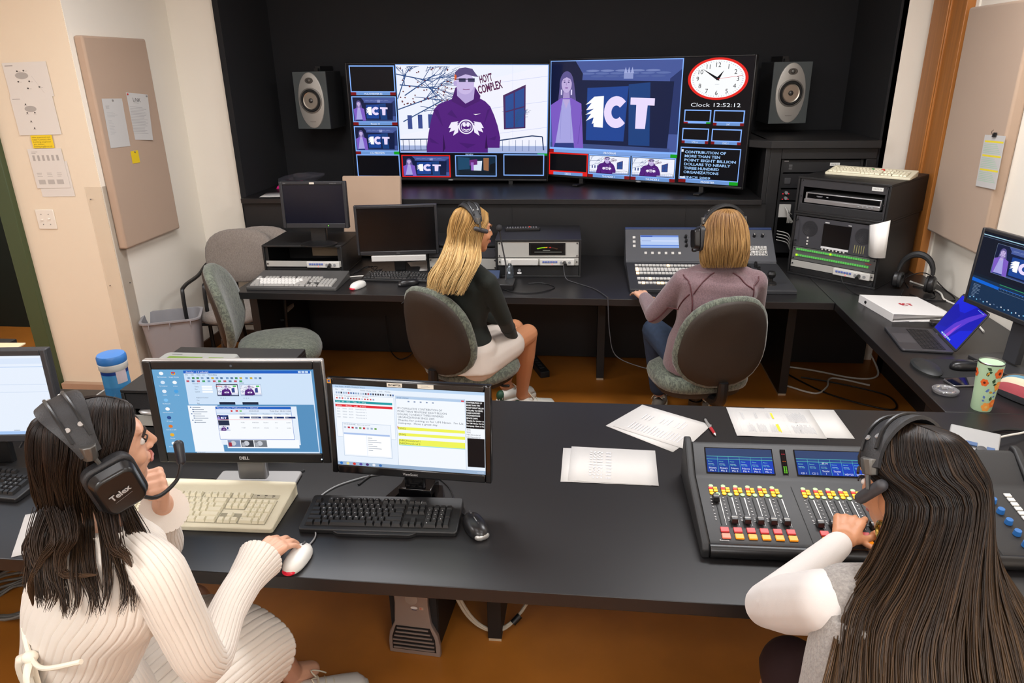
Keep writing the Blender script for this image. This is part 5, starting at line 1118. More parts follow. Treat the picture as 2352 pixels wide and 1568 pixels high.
def task_chair(label,loc,rz,seat_z=.46,rb=0,back_h=.24,back_w=.23,bo=.262):
    t=thing('task_chair',label,'chair',loc,rz,'green swivel chairs')
    out=superell(.245,.235,2.6); cv=lambda x,y:-.25*x*x-(.55*max(0,y-.08)**2*3)
    m=padded(out,cv,.075,[(.80,-.55),(.97,-.35),(1.0,0),(.97,.35),(.86,.55),(.6,.62),(.25,.62)],T(0,.02,seat_z)); s=m.ob('seat',t,GFAB,smooth=180)
    m=padded(out,cv,.02,[(.7,-1),(.86,-1),(.88,1)],T(0,.02,seat_z-.045)); m.ob('seat_pan',t,SHELL,smooth=60)
    # backrest: face towards +y, built in XZ
    ob_=[(x*(1+.0*y),y*1.0) for x,y in superell(back_w,back_h,2.35)]
    ob_=[(x*(1-.18*(y/back_h) if y<0 else 1-.10*(y/back_h)),y) for x,y in ob_]
    cb=lambda x,y: .9*x*x -.25*y*y
    F=T(0,-.262,seat_z+bo)@RX(8)@Matrix(((1,0,0,0),(0,0,1,0),(0,1,0,0),(0,0,0,1)))
    m=padded(ob_,cb,.055,[(.93,-.35),(1.0,-.2),(1.01,.15),(.96,.5),(.8,.7),(.45,.78),(.1,.8)],F); m.f=[f[::-1] for f in m.f]; m.ob('backrest',t,GFAB,smooth=180)
    m=padded(ob_,cb,.03,[(.1,-1.3),(.7,-1.25),(.90,-1.0),(.945,-.6),(.93,0)],F); m.f=[f[::-1] for f in m.f]; m.ob('back_shell',t,SHELL,smooth=60)
    a=M(); a.tube([(0,-.02,seat_z-.06),(0,-.20,seat_z-.07),(0,-.27,seat_z-.03),(0,-.275,seat_z+.06)],[.030,.030,.028,.024],10,smooth=6); a.ob('back_bar',t,PLAS)
    a=M(); a.cyl((0,0,seat_z-.06),(0,0,.28),.027); a.cyl((0,0,.30),(0,0,.10),.036); a.ob('gas_lift',t,PLAS)
    a=M(); a.bx(-.09,.09,-.10,.10,seat_z-.085,seat_z-.055); a.tube([(.05,0,seat_z-.07),(.22,.02,seat_z-.08),(.25,.03,seat_z-.075)],.008,8); a.tube([(-.05,-.05,seat_z-.07),(-.20,-.07,seat_z-.08)],.008,8); a.ob('tilt_mechanism',t,PLAS,bev=.004)
    for k in range(5):
        an=RAD(72*k+18+rb); d=V((math.cos(an),math.sin(an),0)); a=M(); a.tube([d*.03+V((0,0,.11)),d*.15+V((0,0,.105)),d*.30+V((0,0,.075))],[.028,.024,.018],8,smooth=4); o=a.ob('base_arm',t,PLAS)
        a=M(); q=d*.295; F2=T(q.x,q.y,.028)
        for sx in(-1,1): a.cyl(F2@V((-d.y*.012*sx,d.x*.012*sx,0)),F2@V((-d.y*.028*sx,d.x*.028*sx,0)),.027,n=16)
        a.cyl((q.x,q.y,.03),(q.x,q.y,.08),.008); a.ob('caster',o,PLAS)
    return t
task_chair('empty green swivel chair by the grey waste bin, turned to the right',(-1.80,3.72,0),-72,rb=10)
task_chair('green swivel chair carrying the blonde woman in a dark sweater',(-.63,3.52,0),-33,rb=30)
task_chair('green swivel chair carrying the woman in the mauve jacket',(.57,3.49,0),17,rb=50)
task_chair('green swivel chair under the woman in the long white cardigan',(-1.06,.97,0),-35)
task_chair('green swivel chair under the woman with very long dark hair',(.66,.98,0),5)
# guest chairs
def guest(label,loc,rz):
    t=thing('guest_chair',label,'chair',loc,rz,'grey fabric guest chairs')
    out=superell(.235,.22,3); cv=lambda x,y:-.15*x*x-.4*max(0,y-.12)**2*4
    padded(out,cv,.06,[(.9,-.5),(1,-.2),(1,.2),(.93,.5),(.5,.6)],T(0,.02,.45)).ob('seat',t,NAVY,smooth=180)
    F=T(0,-.23,.76)@RX(10)@Matrix(((1,0,0,0),(0,0,1,0),(0,1,0,0),(0,0,0,1)))
    m=padded([(x,y) for x,y in superell(.235,.185,2.6)],lambda x,y:.7*x*x,.055,[(.5,-.5),(.93,-.45),(1,-.1),(1,.2),(.93,.5),(.5,.6)],F); m.f=[f[::-1] for f in m.f]; m.ob('backrest',t,NAVY,smooth=180)
    for s in (-1,1):
        a=M(); a.tube([(s*.25,.24,0),(s*.255,.225,.3),(s*.265,.20,.60),(s*.27,.14,.655),(s*.27,-.10,.66),(s*.255,-.22,.70),(s*.20,-.235,.74)],.0125,10,smooth=6); a.ob('arm_frame',t,PLAS)
        a=M(); a.tube([(s*.24,-.28,0),(s*.23,-.20,.40),(s*.20,-.215,.74),(s*.16,-.22,.80)],.0125,10,smooth=6); a.ob('rear_leg',t,PLAS)
    a=M(); a.tube([(-.24,.20,.41),(.24,.20,.41)],.011,8); a.ob('cross_bar',t,PLAS); a=M(); a.tube([(-.235,-.19,.41),(.235,-.19,.41)],.011,8); a.ob('cross_bar',t,PLAS)
    return t
guest('front grey fabric guest chair with black arms, left of the back desk',(-2.36,4.39,0),188)
guest('rear grey fabric guest chair, mostly hidden behind the front one',(-2.25,4.47,0),184)
# waste bin
t=thing('waste_bin','grey plastic waste bin in the left corner by the wall','waste bin',(-2.635,4.06,0),24)
BIN=mat('bin_grey','#8d8b8e',.5)
a=M(); R=[]
for z,w,d in ((0,.25,.19),(.49,.335,.25),(.50,.36,.275),(.51,.36,.275),(.51,.33,.245),(.49,.325,.24),(.012,.235,.175)): R.append([(x,y,z) for x,y in rrect(w,d,.05)])
a.loft(R); a.ob('tub',t,BIN)
a=M()
for k in range(3): a.bx(-.12+.12*k-.003,-.12+.12*k+.003,-.136,-.12,.47,.50)
a.ob('rim_ribs',t,BIN)
# ================================================================ small things
def lathe_thing(name,label,cat,loc,parts,n=32,rz=0):
    t=thing(name,label,cat,loc,rz)
    for nm,prof,m_ in parts: a=M(); a.lathe(prof,n); a.ob(nm,t,m_,smooth=40)
    return t
t=lathe_thing('wipes_canister','tall blue wipes canister with a blue flip lid on the front desk','canister',(-1.765,2.30,.74),[
 ('lower_label',[(.046,0),(.046,.115)],mat('pale_blue_label','#3f8cc8',.35)),('upper_label',[(.0463,.115),(.0463,.165)],mat('mid_blue_label','#4d9bd4',.35)),('blue_band',[(.0466,.165),(.0466,.178)],mat('navy_band','#1c3f8c',.35)),
 ('white_collar',[(.047,.178),(.050,.182),(.050,.203),(.047,.206)],WHT),('lid',[(.050,.206),(.051,.21),(.051,.228),(.047,.236),(.0,.238)],mat('lid_blue','#3a78be',.35))])
a=M(); a.use(PRINT); a.cc=rgb('#d8c8cc')
for k in range(4):
    an=RAD(-50+12*k); an2=RAD(-38+12*k); q=.0472
    a.add([(q*math.cos(an),q*math.sin(an),.13),(q*math.cos(an2),q*math.sin(an2),.13),(q*math.cos(an2),q*math.sin(an2),.18),(q*math.cos(an),q*math.sin(an),.18)],[(0,1,2,3)])
a.cc=rgb('#ffffff')
for k in range(5):
    an=RAD(-95+5*k); q=.0472; a.add([(q*math.cos(an-.06),q*math.sin(an-.06),.05+.006*k),(q*math.cos(an+.10),q*math.sin(an+.10),.06+.009*k),(q*math.cos(an),q*math.sin(an),.065+.004*k)],[(0,1,2)])
a.cc=(1,1,1,1); a.ob('label_marks',t,smooth=0)
# tumbler with flowers
t=thing('tumbler','mint green tumbler with orange flowers on the side desk','tumbler',(1.452,2.545,.74))
pr=[(.032,0),(.034,.004),(.036,.06),(.043,.165),(.0435,.169),(.0415,.170),(.040,.165),(.033,.02),(0,.02)]
a=M(); a.lathe(pr[:4],40); a.ob('cup_body',t,mat('mint','#b4d2ae',.35)); a=M(); a.lathe(pr[3:],40,None,False); a.ob('steel_rim',t,STEEL)
def tr(z): return .036+(z-.06)*.0667 if z>.06 else .034+z*.033
m=M(); m.use(PRINT)
def onc(ang,z,pts,col,lift=.0006):
    m.cc=rgb(col); P_=[]
    for u,v in pts: q=tr(z+v)+lift; an=RAD(ang)+u/q; P_.append((q*math.cos(an),q*math.sin(an),z+v))
    m.add(P_,[tuple(range(len(P_)))])
def flower(ang,z,r,c1,c2):
    for k in range(6):
        an=RAD(60*k); onc(ang,z,[(r*.55*math.cos(an)+r*.42*math.cos(RAD(36*i)),r*.55*math.sin(an)+r*.42*math.sin(RAD(36*i))) for i in range(10)],c1,.0006+.00004*k)
    onc(ang,z,[(r*.3*math.cos(RAD(40*i)),r*.3*math.sin(RAD(40*i))) for i in range(9)],c2,.0011)
def leaf(ang,z,dx,dy,c): 
    L=V((dx,dy)); n_=V((-dy,dx))*.35; onc(ang,z,[(0,0),tuple(L*.4+n_),tuple(L),tuple(L*.4-n_)],c,.0009)
for an,z_,r,c1,c2 in ((-70,.140,.019,'#e8682a','#5a1a10'),(-130,.105,.014,'#e8682a','#5a1a10'),(-55,.095,.018,'#ee9440','#e8b860'),(-95,.020,.017,'#f0a048','#e8c070'),(-60,.032,.016,'#e87830','#f0a050'),(0,.06,.016,'#e8682a','#5a1a10'),(170,.13,.016,'#e8682a','#5a1a10'),(90,.08,.018,'#ee9440','#e8b860')): flower(an,z_,r,c1,c2)
for an,z_,dx,dy in ((-110,.15,-.016,.008),(-105,.145,-.014,-.004),(-92,.105,.004,.018),(-90,.10,.014,.004),(-84,.042,.002,.018),(-50,.125,.012,-.008),(-120,.128,-.006,.014)): leaf(an,z_,dx,dy,'#2f4a2c')
for an,z_,dx,dy in ((-118,.075,.012,.004),(-120,.06,.004,-.012),(-80,.07,.012,.004),(-110,.040,-.01,.004),(-50,.15,.008,.006),(-75,.055,.010,.005),(-100,.085,-.008,-.006)): leaf(an,z_,dx,dy,'#5a78b8')
for an,z_,dx,dy in ((-125,.13,.006,.014),(-100,.075,.014,-.004),(-70,.075,.006,.01)): leaf(an,z_,dx,dy,'#c89030')
m.cc=(1,1,1,1); m.ob('flower_print',t,smooth=0)
t.scale=(1,1,1.12); t.location=(1.452,2.56,.74)
t=thing('drink_lid','clear plastic tumbler lid lying on the side desk','lid',(1.385,2.695,.7405))
GL=mat('clear_plastic','#e8e8ea',.08,trans=.85,spec=.6); a=M(); a.lathe([(.040,0),(.043,.002),(.044,.008),(.047,.010),(.047,.014),(.043,.016),(.040,.012),(.036,.010),(.0,.009)],36,None,False); a.ob('lid_disc',t,GL)
a=M(); a.lathe([(.030,.012),(.032,.016),(.034,.012)],30,None,False); a.box((0,.01,.014),(.02,.012,.006)); a.ob('slider',t,GL)
# phone
t=thing('smartphone','black smartphone lying beside the tumbler on the side desk','phone',(1.505,2.79,.7405),-80+0)
a=M(); a.rr(.075,.15,.012,0,.009); b=a.ob('casing',t,mat('phone_silver','#9a9a9c',.25,.8),bev=.002); a=M(); a.rr(.069,.144,.010,.009,.0096); a.ob('glass',b,mat('phone_glass','#0a0e1c',.05))
# zip bag
t=thing('fabric_pouch','striped red, cream and blue fabric pouch at the right edge','pouch',(1.665,2.62,.74),-60)
BAGC=[('#26262a',0,.12),('#a84a52',.12,.42),('#d8cbb0',.42,.72),('#5f8ba0',.72,1.0)]
def bagpt(u,v):   # u along length, v around half from base to top
    L=.14*(u-.5)*2; e=(1-abs(2*u-1)**3)**.5*.9+.1; an=PI*v
    return (L,-.055*e*math.cos(an)*(1-.5*math.sin(an)*.5),.005+.088*e*math.sin(an)**.8)
for c,v0,v1 in BAGC:
    a=M()
    for v0_,v1_ in ((v0/2,v1/2),(1-v1/2,1-v0/2)):
        rg=[[bagpt(i/16,v0_+(v1_-v0_)*j/5) for j in range(6)] for i in range(17)]; a.loft(rg,False,closed=False)
    a.ob('fabric_panel',t,mat('bag_'+c[1:],c,.9,bump=.4,bscale=700),smooth=180)
a=M(); a.tube([bagpt(i/16,.5) for i in range(17)],.004,6); a.ob('zip',t,mat('zip_brown','#6a5a48',.5))
a=M(); a.tube([(-.14,0,.03),(-.165,.01,.035),(-.18,.0,.03)],.005,8,smooth=4); a.ob('cord_loop',t,mat('cord_cream','#d8cbb0',.8))
# desktop intercom box
t=thing('desk_intercom','light grey desktop intercom box with blue buttons on the front desk corner','intercom',(1.27,2.235,.74),-28)
a=M(); a.loft([[(x,y,z) for y,z in ((-.055,0),(-.055,.022),(.055,.055),(.062,.05),(.065,0))] for x in(-.072,.072)]); b=a.ob('casing',t,mat('intercom_grey','#9a9a99',.45),bev=.006,seg=3)
for x,y,s_ in ((-.045,-.022,.03),(-.005,-.022,.034),(.05,-.03,.022)):
    a=M(); z_=.022+(y+.055)*.3+.001; a.box((x,y,z_+.002),(s_,.024,.004)); a.ob('blue_button',b,mat('button_slate','#4c6690',.4),bev=.001)
a=M(); a.lathe([(.016,0),(.014,.008),(0,.009)],20,T(.025,-.04,.026)@RX(16)); a.ob('volume_knob',b,DGREY)
# pens
t=thing('pen','silver and red ballpoint pen on the front desk','pen',(.436,2.335,.7405),-81)
a=M(); a.cyl((-.045,0,.006),(.02,0,.006),.0052); a.cyl((.062,0,.006),(.075,0,.006),.0045,.0012); a.ob('barrel',t,SIL); a=M(); a.cyl((.02,0,.006),(.062,0,.006),.0058,.005); part(a.ob('grip',t,mat('pen_red','#a02028',.4)),'red grip'); a=M(); a.tube([(-.046,0,.007),(-.05,.004,.014),(-.012,.002,.013)],.0013,6); a.cyl((-.056,0,.006),(-.045,0,.006),.003); a.ob('clip',t,BLK)
t=thing('marker_cap','small black marker cap behind the mixing console','cap',(.965,2.16,.7405),60); a=M(); a.cyl((-.018,0,.005),(.018,0,.005),.005,.004,12); a.box((0,.006,.008),(.025,.002,.003)); a.ob('cap_body',t,BLK)
# binders
t=thing('ring_binder','white ring binder with a red logo on the side desk','binder',(1.625,3.72,.745),-4)
a=M(); a.hexa([(-.155,-.13,.012),(.155,-.13,.012),(.155,.13,.012),(-.155,.13,.012)],[(-.155,-.13,.040),(.155,-.13,.016),(.155,.13,.016),(-.155,.13,.040)]); a.ob('pages',t,PAPER)
a=M(); a.hexa([(-.16,-.14,.040),(.16,-.14,.016),(.16,.14,.016),(-.16,.14,.040)],[(-.16,-.14,.043),(.16,-.14,.019),(.16,.14,.019),(-.16,.14,.043)]); a.bx(-.163,-.16,-.14,.14,0,.043); a.bx(-.16,.16,-.14,.14,0,.003); a.ob('cover',t,mat('binder_white','#e4e2e0',.4),bev=.001)
P=Pic(.09,.045,.0001);P.sub(0,0,.09,.045);act_logo(P,.1,.25,.8,.7,'#b02a38','#b02a38');P.rect(.1,.1,.4,.04,'#8a8a8a');a=M();P.putflat(a,T(0,0,.032)@RY(4.3)@RZ(0),PRINT);a.ob('logo',t,smooth=0)
a=M(); a.cyl((-.163,0.08,.022),(-.166,.08,.022),.008,n=12); a.ob('finger_hole',t,BLK)
t.rotation_euler.z=RAD(10); t.scale=(1,1.15,1); t.location=(1.625,3.71,.7405)
corners4('paper_sheet','loose white pages slipping out under the ring binder',(1.70,3.66,.26,.24,4),.7405)
t=thing('hub_box','small black device behind the laptop with a white cable','device',(1.72,3.49,.7405),-10); a=M(); a.rr(.12,.05,.01,0,.018); a.ob('casing',t,BLK,bev=.002); P=Pic(.04,.018,.0001);P.sub(0,0,.04,.018);P.rect(0,0,1,1,'#d0d0cc');a=M();P.putflat(a,T(.02,0,.0182),PRINT);a.ob('paper_label',t,smooth=0)
# bag on the ledge
t=thing('plastic_bag','crumpled clear plastic bag with something pink, on the ledge','bag',(-2.17,5.28,1.126))
a=M(); random.seed(11); rg=[]
for i in range(9):
    u=i/8; rr_=.09*math.sin(PI*min(.98,u+.06))**.6; rg.append([(-.18+.36*u,rr_*.7*math.cos(2*PI*k/12)*(1+.25*random.uniform(-1,1)),max(0,.045+rr_*.55*math.sin(2*PI*k/12)*(1+.3*random.uniform(-1,1)))+.05*u*u) for k in range(12)])
a.loft(rg); a.ob('bag_film',t,mat('bag_film','#4a4a52',.2,alpha=.45),smooth=0)
a=M(); a.hexa([(-.17,-.09,0),(.02,-.09,0),(.02,.0,0),(-.17,.0,0)],[(-.16,-.08,.02),(.01,-.08,.05),(.01,-.01,.05),(-.16,-.01,.02)]); part(a.ob('pink_item',t,mat('hot_pink','#d01a78',.5)),'bright pink item')
# gooseneck mic and gear beside the blonde woman
t=thing('gooseneck_microphone','black gooseneck microphone standing left of the meter rack','microphone',(-.49,4.02,.74))
a=M(); a.rr(.11,.13,.01,0,.035); a.ob('mic_base',t,BLK,bev=.004); a=M(); a.tube([(0,.03,.03),(.0,.05,.12),(-.02,.05,.24),(-.03,.03,.33)],.0045,8,smooth=6); a.ob('gooseneck',t,DGREY); a=M(); a.ell((-.031,.028,.345),(.018,.018,.020)); a.ob('foam_tip',t,mat('foam_dark','#2a2a2c',.9))
t=thing('button_box','blue-grey control box beside the blonde woman','control box',(-.66,4.13,.74),2)
a=M(); a.loft([[(x,y,z) for y,z in ((-.08,0),(-.08,.02),(.08,.05),(.08,0))] for x in(-.12,.12)]); b=a.ob('casing',t,mat('box_blue','#3d4a66',.45),bev=.003)
for k in range(5): a=M(); a.box((-.09+.04*k,-.03,.034),(.02,.02,.008)); a.ob('push_button',b,WB)
t=rackbox('desk_rack','pale-fronted rack half hidden behind the blonde woman',(-.80,4.36,.74),1,.46,.35,.17)
plate(t,.43,.012,.08,ALU); plate(t,.43,.085,.15,mat('panel_grey','#3a3a3f',.5))
t=thing('water_bottle','small clear water bottle beside the meter rack','bottle',(-.475,4.14,.74))
a=M(); a.lathe([(.022,0),(.023,.01),(.023,.075),(.019,.095),(.010,.108),(.010,.115)],24); a.ob('bottle_body',t,mat('bottle_pet','#d4e2ee',.05,trans=.95)); a=M(); a.lathe([(.012,.115),(.012,.128),(0,.129)],16); a.ob('cap',t,WHT)
# computer tower
t=thing('computer_tower','silver-fronted computer tower on the floor under the front desk','computer',(-.585,1.955,0),-4)
a=M(); a.bx(-.083,.083,.012,.45,.01,.445); a.ob('case',t,BLKD,bev=.003); a=M(); a.bx(-.085,.085,0,.02,.0,.44); a.ob('front_grille_side',t,mat('mesh_dark','#1c1c1e',.7,bump=.8,bscale=900))
shape=[(-.094,.0),(.094,.0),(.094,.05),(.088,.09),(.066,.14),(.060,.22),(.062,.28),(.078,.34),(.090,.38),(.090,.445),(-.090,.445),(-.090,.38),(-.078,.34),(-.062,.28),(-.060,.22),(-.066,.14),(-.088,.09),(-.094,.05)]
a=M(); a.prism(shape,0,.020,T(0,0,0)@RX(90)); f=a.ob('silver_fascia',t,mat('tower_silver','#9d9089',.4,.45),bev=.004,seg=3)
a=M(); a.prism([(-.072,.352),(.072,.352),(.080,.44),(-.080,.44)],.0195,.0225,RX(90)); a.ob('drive_bay',f,mat('bay_black','#161415',.4),bev=.001)
for k in range(3): a=M(); a.box((.022+.018*k,-.023,.375),(.005,.002,.018)); a.ob('usb_port',f,DGREY)
a=M(); a.lathe([(.009,.0),(.009,.004),(.006,.005),(0,.005)],18,T(0,-.019,.322)@RX(90)); a.ob('power_button',f,mat('brass_button','#8c8262',.3,.7))
a=M(); a.lathe([(.023,0),(.022,.003),(.0,.004)],28,T(.003,-.019,.245)@RX(90)); a.ob('round_badge',f,SIL)
a=M(); a.prism([(-.080,.02),(.080,.02),(.078,.075),(.062,.125),(-.062,.125),(-.078,.075)],.0195,.0215,RX(90)); a.ob('vent_recess',f,mat('bay_black','#161415',.4))
for k in range(6): a=M(); w_=.150 if k<3 else .150-.012*(k-2); a.box((0,-.0245,.030+.0175*k),(w_,.004,.0045)); a.ob('vent_bar',f,mat('tower_silver','#9d9089',.4,.45))
P=Pic(.05,.02,.0001);P.sub(0,0,.05,.02);P.ell(.28,.6,.25,.3,'#d8d8d8');P.rect(.1,.1,.35,.15,'#3a3a5a');P.rect(.65,.3,.3,.6,'#b89a88');P.rect(.7,.45,.1,.2,'#c03a30');a=M();P.put(a,T(.022,-.021,.198),PRINT);a.ob('stickers',f,smooth=0)
# power strip under back desk, power bricks
t=thing('power_strip','black power strip lying on the floor under the back desk','power strip',(-.345,4.56,0),-68)
a=M(); a.rr(.36,.065,.008,0,.045); b=a.ob('housing',t,BLKD,bev=.004)
for k in range(6): a=M(); a.box((-.12+.045*k,0,.0455),(.024,.03,.002)); a.ob('socket',b,DGREY)
# ================================================================ cables
CB=mat('cable_black','#101012',.45); CG=mat('cable_grey','#6a6660',.5); CWH=mat('cable_white','#d8d4cc',.45)
def cable(label,pts,r,m,name='cable'):
    a=M(); a.tube(pts,r,8,smooth=8); return tag(a.ob(name,None,m),label,'cable')
z=.744
cable('thin grey cable of the white mouse curving between the two front keyboards',[(-.742,1.55,z),(-.74,1.60,z),(-.785,1.68,z),(-.80,1.76,z),(-.77,1.84,z),(-.70,1.90,z),(-.64,1.93,z)],.0022,mat('cable_midgrey','#8e9092',.5))
cable('black mouse cable running behind the black keyboard to the prompter monitor',[(-.33,1.715,z),(-.37,1.76,z),(-.41,1.86,z),(-.46,1.92,z),(-.50,1.95,z)],.0022,CB)
cable('black cable behind the prompter monitor stand',[(-.70,1.86,z),(-.66,1.95,z),(-.60,2.02,z),(-.62,2.12,z),(-.74,2.1,z)],.003,CB)
cable('grey headset cable hanging from the meter rack over the back desk edge',[(-.155,4.18,.832),(-.14,4.16,.76),(-.08,4.12,z),(.03,4.0,z),(.10,3.84,z+.002),(.105,3.815,.735),(.12,3.80,.55),(.16,3.78,.42),(.30,3.72,.38),(.37,3.66,.40)],.0028,mat('cable_dark_grey','#3c3c3f',.5))
cable('black cable looping on the back desk beside the water bottle',[(-.49,3.96,z),(-.40,3.90,z),(-.28,3.92,z),(-.20,4.02,z),(-.27,4.10,z),(-.36,4.09,z)],.0028,CB)
cable('grey cable bundle hanging under the back desk',[(-.75,4.70,.60),(-.45,4.68,.50),(-.2,4.66,.56),(0,4.66,.64),(.06,4.66,.66)],.006,CG)
cable('grey cables sagging under the desk right of the mauve jacket',[(1.24,4.6,.60),(1.45,4.6,.53),(1.7,4.6,.50),(1.8,4.4,.50)],.007,CG)
cable('white floor cable behind the right desk leg',[(1.2,4.72,.012),(1.5,4.62,.012),(1.75,4.50,.012),(1.9,4.55,.02),(1.9,4.72,.1)],.006,CWH)
cable('black floor cable looping under the side desk',[(1.3,4.6,.01),(1.5,4.25,.01),(1.8,4.05,.01),(1.85,4.25,.01),(1.6,4.42,.01),(1.4,4.5,.01)],.005,CB)
cable('second white floor cable curling by the right desk leg',[(1.27,4.36,.01),(1.42,4.25,.01),(1.52,4.35,.01),(1.6,4.5,.01),(1.8,4.4,.01)],.006,CWH)
for i,(a_,b_) in enumerate(((-1.45,-1.2),(-.95,-.8))):
    cable('black cable loop touching the floor under the back desk, '+('left' if i==0 else 'right')+' one',[(a_,4.74,.3),(a_+.02,4.70,.08),((a_+b_)/2,4.62,.012),(b_-.02,4.70,.08),(b_,4.74,.3)],.004,CB)
cable('grey wire slanting under the back desk near the blonde woman',[(-1.12,4.7,.60),(-1.0,4.6,.42)],.003,CG)
t=thing('cable_bundle','tied pair of pale cables hanging beside the computer tower','cable bundle',(0,0,0))
for dx in (0,.012):
    a=M(); a.tube([(-.505+dx,2.06,.70),(-.50+dx,2.05,.50),(-.47+dx,2.04,.25),(-.40+dx,2.04,.08),(-.30+dx,2.05,.02+.01),(-.20,2.12+dx,.10),(-.17,2.2+dx,.25)],.006,8,smooth=8); a.ob('pale_cable',t,mat('cable_beige','#b8ae9c',.5))
for p0,p1 in (((-.515,2.055,.60),(-.48,2.055,.60)),((-.25,2.07,.045),(-.225,2.09,.065))):
    a=M(); a.cyl(p0,p1,.012); a.ob('tie',t,CB)
t=thing('cable_bundle','coiled grey cables on the floor at the left edge','cable bundle',(-2.22,2.0,0))
for k in range(6):
    a=M(); r_=.09+.012*k; a.tube([(r_*math.cos(2*PI*i/14)*1.2+.01*k,r_*math.sin(2*PI*i/14),.01+.012*k+.01*math.sin(i*1.7+k)) for i in range(15)],.006,6,smooth=3); a.ob('coil',t,CG)
t.location=(-2.22,2.05,.001)
cable('headset cable curling from the tall rack plug onto the desk',[(1.43,4.13,.80),(1.44,4.10,.765),(1.47,3.98,z),(1.55,3.92,z),(1.60,3.95,z)],.0028,CB)
cable('white cable snaking behind the laptop along the side desk',[(1.86,4.25,z),(1.93,4.05,z),(1.90,3.9,z),(1.93,3.75,z),(1.9,3.6,z),(1.86,3.4,z)],.005,CWH)
cable('white charging lead plugged beside the laptop',[(1.62,3.33,.747),(1.66,3.40,.76),(1.74,3.47,.75)],.003,CWH)
cable('black cable loop behind the headphones on the side desk',[(1.80,4.12,z),(1.86,4.32,z),(1.96,4.30,.78),(1.985,4.1,z),(1.95,3.9,z),(1.80,3.9,z),(1.76,4.0,z)],.003,CB)
cable('white cable leading to the desktop intercom box',[(1.345,2.27,.765),(1.40,2.29,.77),(1.52,2.36,.76),(1.66,2.50,z),(1.8,2.6,z)],.0035,CWH)
cable('thick black cable behind the desktop intercom box',[(1.33,2.33,z+.004),(1.45,2.38,z+.004),(1.60,2.36,z+.004),(1.80,2.36,z+.004)],.006,CB)
t=thing('earphones','black in-ear headphones with a tangled cord right of the console','earphones',(1.31,2.10,.745),0)
a=M(); random.seed(6); a.tube([(.0,.02,.004),(.05,.05,.004),(.09,.02,.004),(.05,-.03,.008),(.0,-.04,.004),(-.02,.0,.008),(.03,.03,.01),(.08,-.05,.004),(.10,-.14,.003),(.03,-.18,.003),(-.02,-.12,.003)],.002,6,smooth=8); a.ob('cord',t,CB)
for x,y in ((.01,.03),(.07,-.03)): a=M(); a.cyl((x,y,.012),(x+.02,y-.02,.012),.011,.007); a.ell((x+.024,y-.024,.012),.008); a.ob('ear_bud',t,mat('bud_metal','#77756a',.3,.7))
# cables at monitors on the left desk
cable('white cable beside the pale-screen monitor at the left edge',[(-1.95,2.35,z),(-1.86,2.36,.80),(-1.83,2.33,.78),(-1.80,2.27,z)],.004,CWH)
cable('black cable in front of the pale-screen monitor stand',[(-1.98,2.05,z),(-1.9,1.93,z),(-1.75,1.92,z),(-1.65,1.97,z)],.003,CB)
cable('thin black cable under the blue-desktop monitor',[(-1.18,1.86,z),(-1.05,1.83,z),(-.95,1.88,z),(-.90,1.93,z)],.0022,CB)
cable('pale cable running behind the grey-keyed keyboard',[(-1.80,4.16,z),(-1.66,4.20,z),(-1.52,4.17,z),(-1.42,4.20,z),(-1.25,4.22,z)],.004,CWH)
t=thing('cable_bundle','tangled black cables between the two dark monitors','cable bundle',(0,0,0))
for k in range(3):
    a=M(); a.tube([(-1.52+.02*k,4.20,z),(-1.48,4.28+.03*k,z),(-1.42+.03*k,4.36,z+.02),(-1.35,4.30-.03*k,z+.01),(-1.30,4.42,z)],.003,8,smooth=8); a.ob('black_cable',t,CB)
cable('black headset cable drooping over the back desk edge by the blonde woman',[(-.80,3.95,z),(-.86,3.87,z),(-.93,3.835,z),(-1.0,3.82,.735),(-1.06,3.80,.70)],.003,CB)

t=thing('headphones','black padded headphones lying by the wall beside the tall rack','headphones',(1.80,4.07,.745),-35)
a=M(); P_=[(-.085+.0*k,0,0) for k in range(1)]; arc_=[V((.085*math.cos(RAD(180-180*i/18)),.02*math.sin(RAD(10*i)),.10+.10*math.sin(RAD(180*i/18)))) for i in range(19)]
a.tube(arc_,[.010,.016,.019,.016,.010],8); a.ob('padded_band',t,mat('headphone_pad','#1a1a1b',.6,bump=.6,bscale=60))
for s_ in (-1,1):
    a=M(); a.tube([(s_*.085,0,.11),(s_*.092,.0,.06)],.005,6); a.ob('yoke',t,DGREY)
    a=M(); a.lathe([(.02,-.012),(.042,-.012),(.047,-.004),(.047,.012),(.036,.022),(0,.024)],24,T(s_*.085,0,.048)@RY(90*s_)); o_=a.ob('ear_cup',t,BLK)
    a=M(); a.lathe([(.022,-.012),(.03,-.026),(.044,-.024),(.046,-.012)],24,T(s_*.085,0,.048)@RY(90*s_),False); a.ob('ear_cushion',o_,mat('headphone_pad','#1a1a1b',.6))
cable('coiled lead running from the headphones towards the laptop',[(1.73,4.02,.76),(1.70,3.95,z),(1.76,3.90,z),(1.86,3.94,z),(1.90,4.05,z),(1.84,4.16,z)],.003,CB)
